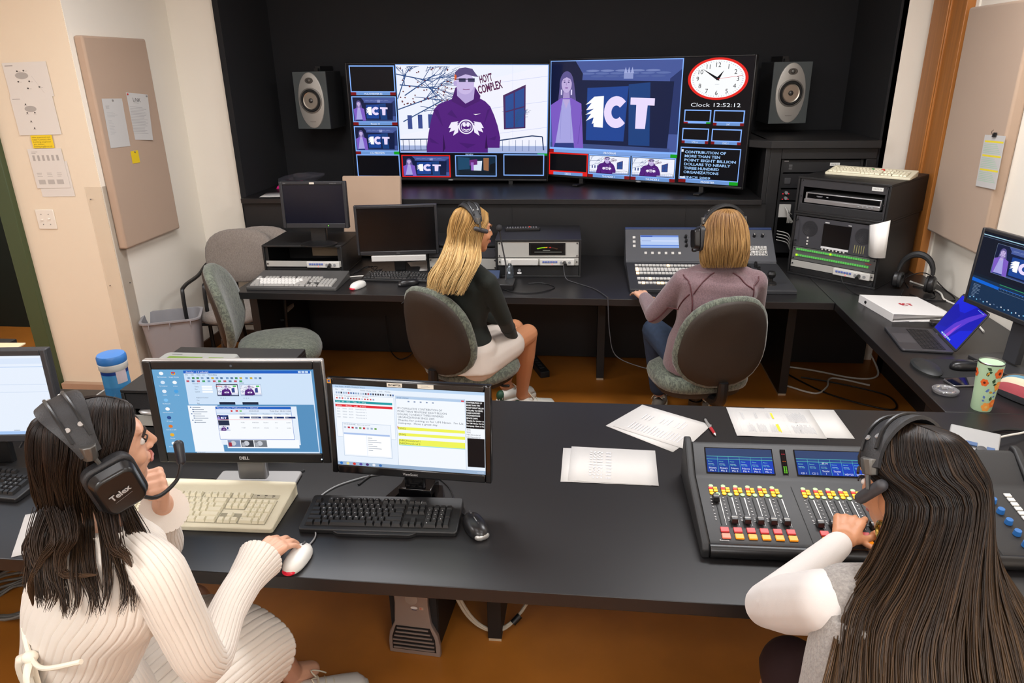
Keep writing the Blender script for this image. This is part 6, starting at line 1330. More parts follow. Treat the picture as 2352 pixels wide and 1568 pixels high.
# ================================================================ people
def L3(a,b,t): return V(a)*(1-t)+V(b)*t
def remesh(o,vox=.005,it=6,fac=.5):
    r=o.modifiers.new('union','REMESH'); r.mode='VOXEL'; r.voxel_size=vox; r.use_smooth_shade=True
    s=o.modifiers.new('relax','SMOOTH'); s.factor=fac; s.iterations=it; return o
def orth(fwd,lat):
    f=V(fwd).normalized(); l=V(lat)-f*f.dot(V(lat)); l.normalize(); return f,l
def torso(m,secs,inf=0,n=40,rib=0,ramp=0,z_from=0,z_to=99):
    """secs: (centre, lateral axis, half width, half depth)"""
    S=[]; k=5
    for i in range(len(secs)-1):
        a,b=secs[i],secs[i+1]
        for j in range(k): t=j/k; S.append((L3(a[0],b[0],t),L3(a[1],b[1],t),a[2]+(b[2]-a[2])*(t*t*(3-2*t)),a[3]+(b[3]-a[3])*(t*t*(3-2*t))))
    S.append(secs[-1]); rg=[]
    for i,(c,l,w,d) in enumerate(S):
        up=(V(S[min(i+1,len(S)-1)][0])-V(S[max(i-1,0)][0])).normalized(); l=V(l); l=(l-up*l.dot(up)).normalized(); f=up.cross(l)
        R=[]
        for q in range(n):
            t=2*PI*q/n; c_,s_=math.cos(t),math.sin(t); rr_=1-(ramp*max(0,math.cos(rib*t))**5 if rib else 0)
            x=(w+inf)*rr_*abs(c_)**.85*(1 if c_>=0 else -1); y=(d+inf)*rr_*abs(s_)**.85*(1 if s_>=0 else -1); R.append(V(c)+l*x+f*y)
        rg.append(R)
    c0,c1=sum(rg[0],V((0,0,0)))/n,sum(rg[-1],V((0,0,0)))/n
    rg=[[c0+(p-c0)*.55 for p in rg[0]]]+rg+[[c1+(p-c1)*.55 for p in rg[-1]]]
    m.loft(rg,True); return m
def ribtube(m,path,radii,n=60,rib=20,amp=.03,smooth=5,cap=True,flat=1,ups=None):
    P=spline(path,smooth); N=len(P); x=V((0.1,.2,1)).normalized(); rg=[]
    for i,p in enumerate(P):
        d=P[min(i+1,N-1)]-P[max(i-1,0)]; F=frame(p,d,x); x=V((F[0][0],F[1][0],F[2][0])); t=i/(N-1)*(len(radii)-1); a=int(min(t,len(radii)-2)); r=radii[a]+(radii[a+1]-radii[a])*(t-a)
        rg.append([F@V((r*flat*(1-amp*max(0,math.cos(rib*2*PI*k/n))**5)*math.cos(2*PI*k/n),r*(1-amp*max(0,math.cos(rib*2*PI*k/n))**5)*math.sin(2*PI*k/n),0)) for k in range(n)])
    m.loft(rg,cap); return m
def head(m,H,nb,neck_r=.052):
    """H: head matrix (x right, y forward, z up)"""
    def e(c,r): 
        s=M(); s.ell(c,r,n=20,m=14); m.add(s.v,s.f,H)
    def cp_(a,b,r0,r1): m.cap(H@V(a),H@V(b),r0,r1)
    e((0,-.015,.030),(.073,.092,.083)); e((0,.022,-.015),(.063,.070,.085)); e((0,.045,-.05),(.047,.045,.050)); e((0,.062,-.092),(.024,.022,.018)); e((0,.055,-.085),(.034,.03,.02))
    cp_((0,.086,.018),(0,.108,-.022),.007,.0095); e((.010,.097,-.028),(.007,.009,.006)); e((-.010,.097,-.028),(.007,.009,.006))
    e((0,.088,-.053),(.020,.012,.006)); e((0,.087,-.062),(.017,.012,.0065)); e((.035,.062,-.025),(.022,.022,.02)); e((-.035,.062,-.025),(.022,.022,.02)); e((0,.078,.030),(.042,.014,.010))
    for s in(-1,1): e((s*.074,-.008,-.012),(.010,.020,.031))
    m.cap(H@V((0,-.018,-.05)),nb,neck_r*.92,neck_r)
def facebits(p,H,lipc='#a85a50',brow='#2a1a12'):
    for s in (-1,1):
        a=M(); a.ell((s*.030,.0768,.004),(.011,.009,.0062)); a.v=[H@v for v in a.v]; e=a.ob('eye',p,mat('eye_white','#d8d0c8',.2),smooth=180)
        a=M(); a.ell((s*.030,.0832,.004),(.0055,.0045,.0055)); a.v=[H@v for v in a.v]; a.ob('iris',e,mat('iris','#2a1c14',.1),smooth=180)
        a=M(); a.tube([H@V((s*.017,.090,.009)),H@V((s*.030,.0915,.012)),H@V((s*.044,.082,.008))],.0016,6,smooth=4); a.ob('eyelash',p,mat('lash','#120c0a',.6))
        a=M(); a.tube([H@V((s*.014,.091,.025)),H@V((s*.030,.090,.030)),H@V((s*.047,.078,.024))],.0028,6,smooth=4); a.ob('eyebrow',p,mat('brow_'+brow[1:],brow,.8))
    a=M(); a.tube([H@V((-.021,.092,-.056)),H@V((-.008,.0985,-.0525)),H@V((0,.099,-.0545)),H@V((.008,.0985,-.0525)),H@V((.021,.092,-.056))],[.002,.0045,.0045,.002],8,smooth=4); a.tube([H@V((-.020,.092,-.058)),H@V((0,.098,-.064)),H@V((.020,.092,-.058))],[.002,.005,.002],8,smooth=4); a.ob('lips',p,mat('lips_'+lipc[1:],lipc,.4))
def hand(m,w,fwd,up,side,curl=(15,20,15),spread=4,scale=1,thumb=(35,20),curls=None,nails=None):
    """w wrist; fwd along the hand; up = back of hand; side=+1 thumb toward +lateral (lat = fwd x up)"""
    f=V(fwd).normalized(); u=V(up); u=(u-f*f.dot(u)).normalized(); l=f.cross(u)*side   # toward the thumb
    w=V(w); s=scale; tips=[]
    for i,(off,ln) in enumerate(((.030,.088),(.010,.092),(-.010,.088),(-.028,.080))):
        b=w+l*off*.55*s; k=w+l*off*s+f*ln*s*.98+u*.004*s
        m.cap(b,k,.014*s,.0115*s)
        seg=((.040,.024,.020),(.044,.028,.021),(.041,.026,.020),(.032,.020,.018))[i]; cc=(curls[i] if curls else curl); ang=0; p=k; sp=RAD(spread)*(1.5-i); d0=(f*math.cos(sp)+l*math.sin(sp))
        for j,(q,a_) in enumerate(zip(seg,cc)):
            ang+=RAD(a_); d=d0*math.cos(ang)-u*math.sin(ang); e=p+d*q*s; r=(.0090,.0082,.0075,.0066)[j]*s*(.92 if i==3 else 1); m.cap(p,e,r,(.0082,.0075,.0064)[j]*s*(.92 if i==3 else 1)); p=e
        tips.append((p,d,u*math.cos(ang)+d0*math.sin(ang)))
    m.ell(w+f*.045*s,(.02*s,.02*s,.016*s))
    b=w+l*.022*s+f*.018*s-u*.004*s; a1=RAD(thumb[0]); d=f*math.cos(a1)+l*math.sin(a1)-u*.35; d.normalize(); e=b+d*.045*s; m.cap(b,e,.0150*s,.0105*s)
    d2=(d+f*math.tan(RAD(thumb[1]))*.8).normalized(); e2=e+d2*.030*s; m.cap(e,e2,.0100*s,.0090*s); e3=e2+(d2+f*.2).normalized()*.024*s; m.cap(e2,e3,.0088*s,.0072*s)
    tips.append((e3,d2,u)); return tips
def nails(p,tips,s=1):
    for (q,d,u) in tips[:4]:
        a=M(); F=frame(q+u*.0058*s+d*.001,u,d); a.ell((0,0,0),(.0055*s,.0042*s,.0012*s),n=12,m=6); a.v=[F@v for v in a.v]; a.ob('fingernail',p,mat('nail','#e0b0a0',.25),smooth=180)
def strands(name,p,levels,n,r,cols,tipc,seed=1,t_end=(.86,1.0),clump=.012,wave=0,wfreq=3,seg=4,thick=(.80,1.0),streak=.25,sides=4,curl_end=0,nlock=26):
    """levels: (centre, forward, rx, ry, az0, az1) from the parting down; azimuth clockwise from forward seen from above"""
    random.seed(seed); m=M(); hm=hairmat(); m.use(hm); L=len(levels); 
    C0=[rgb(c)[:3] for c in cols]; CT=rgb(tipc)[:3]
    for i in range(n):
        u=(i+random.random())/n; v=random.uniform(*thick); te=random.uniform(*t_end); lock=int(u*nlock); lk=noise.noise(V((lock*3.7,seed,0)))
        cps=[]
        for k,lv_ in enumerate(levels):
            c,f,rx,ry,a0,a1=lv_[:6]
            f=(V(f) if len(f)==3 else V((f[0],f[1],0))).normalized(); rt_=f.cross(V((0,0,1))).normalized(); tt=k/(L-1)
            uu=u+(( (lock+.5)/nlock)-u)*min(.6,max(0,tt-.42)*1.3)*(.6+.4*lk)
            a=RAD(a0+(a1-a0)*uu); jit=clump*tt; wv=wave*tt*math.sin(wfreq*tt*2*PI+lock*1.9)
            rr_=v+(noise.noise(V((u*9,tt*2.3,seed)))*.10*tt)
            ca=math.cos(a); dr=lv_[7]*(-lv_[6]*(ca*ca if ca>0 else .35*ca*ca)) if len(lv_)>6 else V((0,0,0))
            cps.append(dr+V(c)+f*(ry*rr_*math.cos(a))+rt_*(rx*rr_*math.sin(a)+wv)+f*wv*.5+V((random.uniform(-jit,jit),random.uniform(-jit,jit),random.uniform(-jit,jit)*.6)))
        P=spline(cps,seg); P=P[:max(4,int(len(P)*te))]; N=len(P); cb=C0[min(len(C0)-1,int(abs(noise.noise(V((u*55,seed*2.1,v*6))))*2.6*len(C0)))]; mixv=random.uniform(0,1)<streak
        rg=[]; x=V((.3,.1,1)).normalized(); base=len(m.v)
        for j,q in enumerate(P):
            d=P[min(j+1,N-1)]-P[max(j-1,0)]
            if d.length<1e-6: d=V((0,0,-1))
            F=frame(q,d,x); x=V((F[0][0],F[1][0],F[2][0])); t=j/(N-1); rad=r*(.5+.5*min(1,t*5))*(1-.75*max(0,(t-.6)/.4)**2)
            for s in range(sides): an=2*PI*s/sides; m.v.append(F@V((rad*1.6*math.cos(an),rad*math.sin(an),0)))
        for j in range(N-1):
            t=j/(N-1); w_=min(1,max(0,(t-.35)/.65))*(1 if mixv else .35); c=(cb[0]+(CT[0]-cb[0])*w_,cb[1]+(CT[1]-cb[1])*w_,cb[2]+(CT[2]-cb[2])*w_,1)
            for s in range(sides):
                m.f.append((base+j*sides+s,base+j*sides+(s+1)%sides,base+(j+1)*sides+(s+1)%sides,base+(j+1)*sides+s)); m.mi.append(0); m.fc.append(c)
    return m.ob(name,p,smooth=180)
def hairmat():
    if 'hair_fibre' in MATS: return MATS['hair_fibre']
    h=attrmat('hair_fibre',False,.45,.28); b=h.node_tree.nodes['Principled BSDF']; b.inputs['Anisotropic'].default_value=.5; return h
def hl(H,z,rx,ry,a0,a1,dy=0,drop=None):    # a hair level in the head's frame
    f=H.to_3x3()@V((0,1,0)); return (H@V((0,dy,z)),f,rx,ry,a0,a1,drop if drop is not None else (.040 if z>.11 else (.030 if z>.09 else (.012 if z>.04 else 0))),H.to_3x3()@V((0,0,1)))
def headset(label,H,right='cup',left='cup',tilt=0,mic=None,text=None,lean=0,w=.098):
    t=bpy.data.objects.new('headset',None); C.objects.link(t); t.matrix_world=H; tag(t,label,'headset'); t.empty_display_size=.05
    LE=mat('headset_leather','#232325',.5,bump=.3,bscale=300); K=T(0,-.012,-.005)@RX(tilt)
    def arc(r0x,r0z,a0,a1,n=18): return [(r0x*math.sin(RAD(a0+(a1-a0)*i/n)),r0z*math.cos(RAD(a0+(a1-a0)*i/n))) for i in range(n+1)]
    a=M(); P=arc(w+.006,.132,-62,62); rg=[]
    for i,(x,z) in enumerate(P):
        nx,nz=x/.104,z/.132; q=V((nx,0,nz)).normalized(); wd=.031+.012*math.cos(PI*abs(i/18-.5)*2*.9)
        rg.append([V((x,y_,z))+q*h_ for y_,h_ in ((-wd,-.004),(-wd,.003),(-wd*.6,.0075),(wd*.6,.0075),(wd,.003),(wd,-.004))])
    a.loft(rg,True,K); a.ob('head_pad',t,LE,smooth=50)
    a=M(); 
    for y_ in (-.017,.017): a.tube([K@V((x*1.07,y_,z*1.075)) for x,z in arc(w+.006,.132,-48,48)],.0035,6)
    a.ob('band_rail',t,PLAS)
    for s_,xx in ((-1,-1),(1,1)):
        an=RAD(36*s_); q=K@V(((w+.013)*math.sin(an),0,.142*math.cos(an))); nrm=(K.to_3x3()@V((math.sin(an),0,math.cos(an)))).normalized()
        for dy in (-.012,.012): 
            qq=K@V(((w+.012)*math.sin(an),dy,.141*math.cos(an))); a=M(); a.cyl(qq,qq+nrm*.003,.0055,.005,12); a.ob('snap_stud',t,SIL)
    for s_,kind in ((-1,left),(1,right)):
        hx=s_*(w+.008); top=K@V((s_*(w+.006)*math.sin(RAD(58)),0,.132*math.cos(RAD(58)))); bot=K@V((hx,.004,.028))
        a=M(); a.cyl(top+V((0,0,.012)),top+V((s_*.003,0,-.018)),.016,.014,8); a.ob('slider_clamp',t,mat('clamp_grey','#6c6b68',.35,.7),bev=.002)
        a=M(); a.tube([top,L3(top,bot,.5)+V((s_*.004,0,0)),bot],.0045,6); a.ob('side_arm',t,mat('arm_grey','#4c4b49',.4,.6))
        if kind=='cup':
            F=K@T(s_*(w-.006),.008,-.015)@RY(90*s_)@RZ(0)
            a=M(); a.rr(.112,.094,.024,-.004,.024,F,sc=1.04); cu=a.ob('ear_cushion',t,LE,bev=.006,seg=3)
            a=M(); a.rr(.104,.088,.022,.024,.050,F,sc=.84); ec=a.ob('ear_cup',t,mat('cup_black','#161617',.28),bev=.005,seg=3)
            if text and s_>0:
                Pp=Pic(.07,.03,.0001);Pp.sub(0,0,.07,.03);Pp.text(text,.5,.35,.42,'#a8a8a8','c',bold=True);Pp.line((.25,.1),(.75,.1),.0008,'#7a7a7a')
                a=M(); Pp.put(a,K@T(w+.0455,.008,-.03)@RZ(90)@RY(text_tilt)@RX(0),PRINT); a.ob('lettering',ec,smooth=0)
        else:
            F=K@T(s_*(w-.002),.01,.022)@RX(-20)
            a=M(); a.cap(F@V((0,-.030,0)),F@V((0,.030,0)),.011,.011); a.ob('temple_pad',t,mat('temple_pad','#3c3c40',.5),smooth=180)
    if mic:
        s_=-1 if mic=='left' else 1
        a=M(); pth=[V((s_*(w+.025),.02,-.04)),V((s_*(w+.025),.06,-.075)),V((s_*(w-.01),.115,-.080)),V((s_*.055,.140,-.062))]; a.tube(pth,.0042,8,smooth=6); bo=a.ob('mic_boom',t,PLAS)
        a=M(); a.cap(pth[-1],pth[-1]+V((-s_*.018,.006,.030)),.0095,.011); a.ob('microphone',bo,mat('mic_tip','#22242a',.4),smooth=180)
    return t
text_tilt=0
def person(name,label,loc): return thing(name,label,'person',loc)
def HM(c,fwd,roll=0):
    f=V(fwd).normalized(); r=f.cross(V((0,0,1))).normalized(); u=r.cross(f)
    m_=Matrix(((r.x,f.x,u.x,c[0]),(r.y,f.y,u.y,c[1]),(r.z,f.z,u.z,c[2]),(0,0,0,1))); return m_@RY(roll)
def shoe(p,heel,toe,up=(0,0,1),m1=None,sole=None,L=.26,nm='shoe'):
    f=(V(toe)-V(heel)); f.normalize(); F=frame(heel,f,V((0,0,1)).cross(f)*-1); # x lateral, z forward ; y up
    F=Matrix.Translation(heel)@Matrix(((f.y,f.x,0,0),(-f.x,f.y,0,0),(0,0,1,0),(0,0,0,1)))  # x right, y fwd, z up
    if abs(f.z)>.05: F=F@Matrix.Rotation(math.asin(f.z),4,'X')
    prof=[(0,.030,.055,.035),(.06,.034,.07,.05),(.12,.036,.06,.03),(.18,.043,.045,0),(.23,.040,.035,0),(L,.020,.022,0)]
    rg=[]
    for y,w_,h_,_ in [(-.015,.018,.05,0)]+prof:
        rg.append([F@V((w_*math.cos(2*PI*k/16),y,.022+h_*.5+h_*.55*math.sin(2*PI*k/16))) for k in range(16)])
    a=M(); a.loft(rg); o=a.ob(nm,p,m1,smooth=180)
    a=M(); ol=[(x*1.05,y) for x,y in ((-.022,-.02),(-.034,.03),(-.034,.10),(-.045,.18),(-.040,.24),(-.018,L+.012),(.018,L+.012),(.040,.24),(.045,.18),(.036,.10),(.034,.03),(.022,-.02))]
    a.prism(ol,0,.026,F); a.ob('sole',o,sole,bev=.006)
    a=M(); q=M()
    for k in range(5): y=.10+.024*k; a.tube([F@V((-.024,y,.088-.011*k)),F@V((0,y+.004,.100-.012*k)),F@V((.024,y,.088-.011*k))],.0028,6,smooth=3)
    a.tube([F@V((0,.10,.102)),F@V((.02,.085,.12)),F@V((.035,.10,.10)),F@V((.01,.105,.10))],.0025,6,smooth=4); a.tube([F@V((0,.10,.102)),F@V((-.02,.085,.118)),F@V((-.035,.11,.095)),F@V((-.045,.13,.07))],.0025,6,smooth=4)
    a.ob('laces',o,mat('lace_cream','#d8d2c0',.8)); return o,F
SK1=mat('skin_light','#d2a084',.48,bump=.05,bscale=300); SK2=mat('skin_tan','#c08560',.45,bump=.05,bscale=300)
for s_ in (SK1,SK2): s_.node_tree.nodes['Principled BSDF'].inputs['Subsurface Weight'].default_value=.08; s_.node_tree.nodes['Principled BSDF'].inputs['Subsurface Radius'].default_value=(.01,.004,.002)
# ---------------------------------------------------------------- woman in white cardigan (front left)
p=person('person','woman in a cream ribbed cardigan dress and headset, one hand on a white mouse',(0,0,0))
H=HM((-.990,1.185,1.235),(.64,.76,.02),8)
lat=V((.90,-.44,0)); latp=V((.80,-.60,0))
secs=[((-1.10,1.12,.46),latp,.17,.13),((-1.10,1.12,.58),latp,.175,.125),((-1.105,1.12,.74),latp,.128,.10),((-1.045,1.12,.88),lat,.140,.105),((-.985,1.13,.985),lat,.168,.098),((-.972,1.14,1.05),lat,.138,.078),((-.972,1.145,1.09),lat,.062,.055)]
shR=V((-.835,1.075,1.03)); elR=V((-.795,1.105,.80)); wrR=V((-.815,1.395,.80)); shL=V((-1.115,1.205,1.015)); elL=V((-1.10,1.46,.785)); wrL=V((-1.0,1.362,.992))
m=M(); torso(m,secs,-.012); head(m,H,V((-.985,1.14,1.06)))
for a_,b_,c_ in ((shR,elR,wrR),(shL,elL,wrL)): m.cap(a_,b_,.036,.030); m.cap(b_,c_,.030,.024)
tips=hand(m,wrR,V((.30,.95,.0)),V((.05,-.05,1)),-1,curls=((28,28,18),(24,28,18),(22,26,18),(20,24,16)),spread=5,thumb=(30,10))
hand(m,wrL,V((.25,-.25,.93)),V((.75,.60,0)),1,curls=((85,95,60),(88,95,60),(88,95,60),(85,90,60)),spread=0,thumb=(25,20),scale=.95)
hipR=V((-1.02,1.06,.50)); hipL=V((-1.16,1.17,.50)); knR=V((-.90,1.46,.53)); knL=V((-1.12,1.55,.52)); anR=V((-.93,1.70,.12)); anL=V((-1.20,1.50,.12))
for a_,b_,c_ in ((hipR,knR,anR),(hipL,knL,anL)): m.cap(a_,b_,.082,.056); m.cap(b_,c_,.054,.034); 
m.cap(anR,anR+V((.04,.05,-.03)),.036,.03)
b=remesh(m.ob('body',p,SK1,smooth=180),.0038,5)
facebits(b,H,'#b06a5c')
nails(b,tips,1)
KNIT=mat('cream_knit','#ddd4c9',.85,sheen=.3,bump=.15,bscale=700)
a=M(); torso(a,secs[0:7],.006,n=308,rib=44,ramp=.02); g=a.ob('cardigan',p,KNIT,smooth=60)
for nm,pth,rad in (('right',[shR+V((-.10,.065,.02)),shR+V((-.05,.03,.012)),shR+V((.0,0,-.005)),L3(shR,elR,.45)+V((.010,-.018,0)),elR+V((.012,-.015,-.008)),L3(elR,wrR,.4),L3(elR,wrR,.78),wrR+V((.006,.02,.0))],[.040,.050,.056,.053,.048,.042,.043,.058]),
                  ('left',[shL+V((.05,-.03,.012)),shL,L3(shL,elL,.5),elL,L3(elL,wrL,.45),L3(elL,wrL,.75),wrL+V((.0,-.0,-.02))],[.058,.060,.052,.047,.040,.044,.056])):
    a=M(); ribtube(a,pth,rad,n=216,rib=27,amp=.05); a.ob('sleeve',g,KNIT,smooth=60)
# skirt
a=M(); cen=[V((-1.09,1.09,.50)),V((-1.05,1.20,.52)),V((-1.0,1.33,.525)),V((-.965,1.42,.52)),V((-.95,1.475,.505))]; 
P_=spline(cen,6); rg=[]; N=len(P_); ax=V((.95,-.22,0)).normalized(); gr=lambda k,nn:max(0,math.cos(44*2*PI*k/nn))**4
for i,q in enumerate(P_):
    d=(P_[min(i+1,N-1)]-P_[max(i-1,0)]).normalized(); l=(ax-d*ax.dot(d)).normalized(); u_=l.cross(d)*-1; u_=u_ if u_.z>0 else -u_; t=i/(N-1); wx=.175+.02*t; wz=.125-.035*t; nn=352
    rg.append([q+l*(wx*math.cos(2*PI*k/nn))*(1-(.02+.03*t)*gr(k,nn))+u_*(wz*math.sin(2*PI*k/nn)*(1 if math.sin(2*PI*k/nn)>0 else 1+.9*t))*(1-(.02+.035*t)*gr(k,nn)) for k in range(nn)])
a.loft(rg,False); sk=a.ob('skirt',p,KNIT,smooth=60); s=sk.modifiers.new('s','SOLIDIFY'); s.thickness=.004
# bow at the back
bk=V((-1.085,1.012,.865)); a=M()
rb_=lambda pts,w_:a.loft([[V(q)+V((0,0,w_)),V(q)+V((.006,-.006,0)),V(q)+V((0,0,-w_))] for q in spline(pts,6)],False,closed=False)
back=V((-.55,-.83,0)); sid=V((.83,-.55,0))
def bp(s,z,o=.012): return bk+sid*s+back*o+V((0,0,z))
for pts in ([bp(0,0),bp(-.03,-.02,.03),bp(-.035,-.08,.03),bp(-.01,-.10,.02),bp(-.005,-.04,.02),bp(0,0)],[bp(0,0),bp(.03,-.02,.035),bp(.045,-.09,.035),bp(.015,-.12,.03),bp(.0,-.05,.02),bp(0,0)],[bp(0,0),bp(-.015,-.08,.02),bp(-.03,-.18,.02)],[bp(0,0),bp(.03,-.10,.02),bp(.03,-.2,.02)]): 
    a.loft([[q+sid*.017,q+back*.006,q-sid*.017] for q in spline(pts,6)],False,closed=False)
o=a.ob('tie_bow',g,mat('cream_ribbon','#efe6d4',.6),smooth=180); s=o.modifiers.new('s','SOLIDIFY'); s.thickness=.002
a=M(); a.ell(bp(0,0,.014),(.016,.014,.012)); a.tube([bk+sid*-.10+V((0,.0,.02))+back*-.01,bp(-.05,.008,.004),bp(0,0),bp(.08,.02,.012),bp(.17,.06,-.03)],.005,8,smooth=5); a.ob('tie_cord',g,mat('cream_ribbon','#efe6d4',.6))
WSH=mat('white_leather','#dcd9d4',.45); 
o,F=shoe(p,anR+V((-.01,-.04,-.115)),anR+V((.20,.06,-.115)),m1=WSH,sole=mat('white_sole','#cfccc6',.5),L=.25)
a=M(); a.use(mat('swoosh_black','#0c0c0d',.5))
sw=[(.045,.060),(.075,.040),(.12,.040),(.20,.075),(.12,.052),(.085,.052)]
for xs in (.0405,): a.add([F@V((.040+.003*(1-abs(y-.12)/.1),y,z_)) for y,z_ in sw],[tuple(range(6))])
s_=a.ob('swoosh_mark',o,smooth=0); q=s_.modifiers.new('s','SOLIDIFY'); q.thickness=.002
shoe(p,anL+V((0,-.04,-.115)),anL+V((.10,.18,-.115)),m1=WSH,sole=mat('white_sole','#cfccc6',.5),L=.25)
DK=['#160e0a','#1a110c','#21160f','#291b13','#140c09']
lv=[hl(H,.120,.003,.075,10,350,.005),hl(H,.104,.052,.092,28,332,-.006),hl(H,.055,.083,.102,44,316,-.010),hl(H,0,.090,.104,60,300,-.013),hl(H,-.06,.090,.102,66,294,-.015),hl(H,-.12,.088,.10,62,298,-.02),
    ((-.99,1.13,1.075),(.7,.7),.125,.12,50,300),((-.975,1.12,1.035),(.6,.8),.165,.13,72,285),((-.975,1.11,1.0),(.55,.83),.18,.135,85,272)]
strands('hair',p,lv,2500,.0011,DK,'#43301f',seed=3,t_end=(.72,1.0),clump=.005,wave=.012,wfreq=1.6,thick=(.86,1.0))
def lock(name,p,path,n,w,cols,tip,seed):
    random.seed(seed); m=M(); m.use(hairmat()); P0=spline([V(q) for q in path],7); N=len(P0)
    for i in range(n):
        o=V((random.gauss(0,1),random.gauss(0,1),random.gauss(0,.6)))*w; c0=rgb(random.choice(cols)); ct=rgb(tip); rg=[]; e=N-random.randint(0,3)
        for j in range(e):
            t=j/(N-1); q=P0[j]+o*(1-t)**.7; F=frame(q,(P0[min(j+1,N-1)]-P0[max(j-1,0)])); r=.0011*(1-.7*t); rg.append([F@V((r*math.cos(2*PI*k/4),r*math.sin(2*PI*k/4),0)) for k in range(4)])
            if j: m.cc=tuple(c0[x]+(ct[x]-c0[x])*t*.7 for x in range(3))+(1,); m.loft(rg[-2:],False)
    return m.ob(name,p,smooth=180)
for k_,pth in enumerate(([(-1.06,1.10,1.15),(-1.06,1.06,1.11),(-1.045,1.035,1.08),(-1.035,1.022,1.055),(-1.06,1.02,1.03)],[(-1.03,1.09,1.16),(-1.0,1.05,1.12),(-1.025,1.03,1.085),(-1.05,1.012,1.04),(-1.055,1.005,.99)],[(-1.0,1.08,1.16),(-.97,1.045,1.13),(-.985,1.03,1.10),(-.98,1.012,1.07),(-.945,1.008,1.068),(-.905,1.008,1.073)],[(-.93,1.10,1.15),(-.89,1.05,1.11),(-.86,1.035,1.10),(-.84,1.02,1.085)])):
    lock('hair_lock',p,pth,70,.0085,DK,'#5a4029',20+k_)
text_tilt=-10
headset('black padded headset on the dark-haired woman in the cream cardigan',H,'cup','cup',tilt=13,mic='right',text='Telex')
# ---------------------------------------------------------------- blonde woman (back left)
p=person('person','blonde woman in a dark green sweater and pale skirt, seated at the back desk',(0,0,0))
H=HM((-.575,3.43,1.205),(.80,.60,-.10),0)
lat=V((.80,-.60,0)); secs=[((-.63,3.40,.50),lat,.165,.12),((-.63,3.41,.62),lat,.150,.112),((-.635,3.41,.74),lat,.118,.092),((-.62,3.40,.86),lat,.132,.10),((-.605,3.40,.95),lat,.150,.092),((-.595,3.40,1.01),lat,.115,.066),((-.59,3.40,1.05),lat,.058,.05)]
shR=V((-.49,3.31,.975)); elR=V((-.425,3.40,.76)); wrR=V((-.40,3.60,.575)); shL=V((-.72,3.49,.975)); elL=V((-.66,3.62,.76)); wrL=V((-.50,3.72,.64))
hipR=V((-.56,3.36,.53)); hipL=V((-.67,3.46,.53)); knR=V((-.335,3.74,.555)); knL=V((-.42,3.83,.55)); anR=V((-.385,3.87,.12)); anL=V((-.50,4.0,.12))
m=M(); torso(m,secs,-.012); head(m,H,V((-.59,3.40,1.03)),.048)
for a_,b_,c_ in ((shR,elR,wrR),(shL,elL,wrL)): m.cap(a_,b_,.042,.034); m.cap(b_,c_,.033,.023)
hand(m,wrR,V((.35,.55,-.25)),V((.5,-.5,.6)),-1,curl=(30,40,25),spread=2,thumb=(25,10)); hand(m,wrL,V((.6,.3,-.3)),V((0,0,1)),1,curl=(20,25,15))
for a_,b_,c_ in ((hipR,knR,anR),(hipL,knL,anL)): m.cap(a_,b_,.080,.057); m.cap(b_,L3(b_,c_,.35),.054,.054); m.cap(L3(b_,c_,.35),c_,.054,.033); m.cap(c_,c_+V((.03,.05,-.04)),.036,.03)
b=remesh(m.ob('body',p,SK2,smooth=180),.005,5); facebits(b,H,'#a8605a','#6a4a2c')
GRNK=mat('dark_green_knit','#101610',.9,sheen=.05,bump=.2,bscale=500)
a=M(); torso(a,secs[1:6],.006); 
for a_,b_,c_ in ((shR,elR,L3(elR,wrR,.95)),(shL,elL,L3(elL,wrL,.95))): a.cap(a_,b_,.053,.043); a.cap(b_,c_,.042,.032)
a.cap(shR,(-.56,3.37,1.01),.05,.05); a.cap(shL,(-.64,3.43,1.01),.05,.05)
sw=remesh(a.ob('sweater',p,GRNK,smooth=180),.007,6)
a=M(); a.tube([L3(elR,wrR,.38)+V((0,0,0)),L3(elR,wrR,.44)],.0395,16); a.ob('cuff_fold',sw,GRNK)
a=M(); torso(a,[((-.63,3.40,.49),lat,.165,.125),((-.63,3.41,.60),lat,.155,.118),((-.635,3.41,.665),lat,.125,.10)],.018)
for h_,k_ in ((hipR,knR),(hipL,knL)): a.cap(h_,L3(h_,k_,.62),.103,.084)
a.cap(L3(hipR,hipL,.5)+V((.05,.08,0)),L3(L3(hipR,knR,.5),L3(hipL,knL,.5),.5),.085,.08)
remesh(a.ob('skirt',p,mat('pale_skirt','#cfc4ba',.8,bump=.4,bscale=25),smooth=180),.008,5)
GSH=mat('green_white_shoe','#d8d6cc',.5); GS=mat('gum_sole','#dedad0',.5)
for an,d in ((anR,(.22,.10,0)),(anL,(.18,.14,0))):
    o,F=shoe(p,an+V((-.03,-.03,-.115)),an+V((-.03,-.03,-.115))+V(d),m1=GSH,sole=GS,L=.24)
    a=M(); a.ell((.0,.006,.052),(.031,.028,.036)); a.v=[F@v for v in a.v]; part(a.ob('heel_panel',o,mat('deep_green','#1f4a34',.5),smooth=180),'dark green heel panel')
BL=['#9a7642','#b48c52','#7c5e36','#c8a468','#a8824c']
lv=[hl(H,.120,.003,.075,10,350,.005),hl(H,.104,.050,.090,28,332,-.006),hl(H,.055,.080,.102,44,316,-.012),hl(H,0,.086,.106,68,292,-.015),hl(H,-.06,.088,.106,72,288,-.02),
    ((-.60,3.36,1.09),(.80,.60),.12,.12,80,285),((-.64,3.34,1.01),(.75,.65),.15,.13,95,270),((-.665,3.325,.935),(.75,.65),.155,.125,105,260)]
strands('hair',p,lv,1300,.0015,BL,'#e2c48c',seed=5,t_end=(.90,1.0),clump=.006,wave=.006,thick=(.86,1.0),streak=.5)
headset('black headset with a side pad on the blonde woman',H,'pad','cup',tilt=6,mic=None)
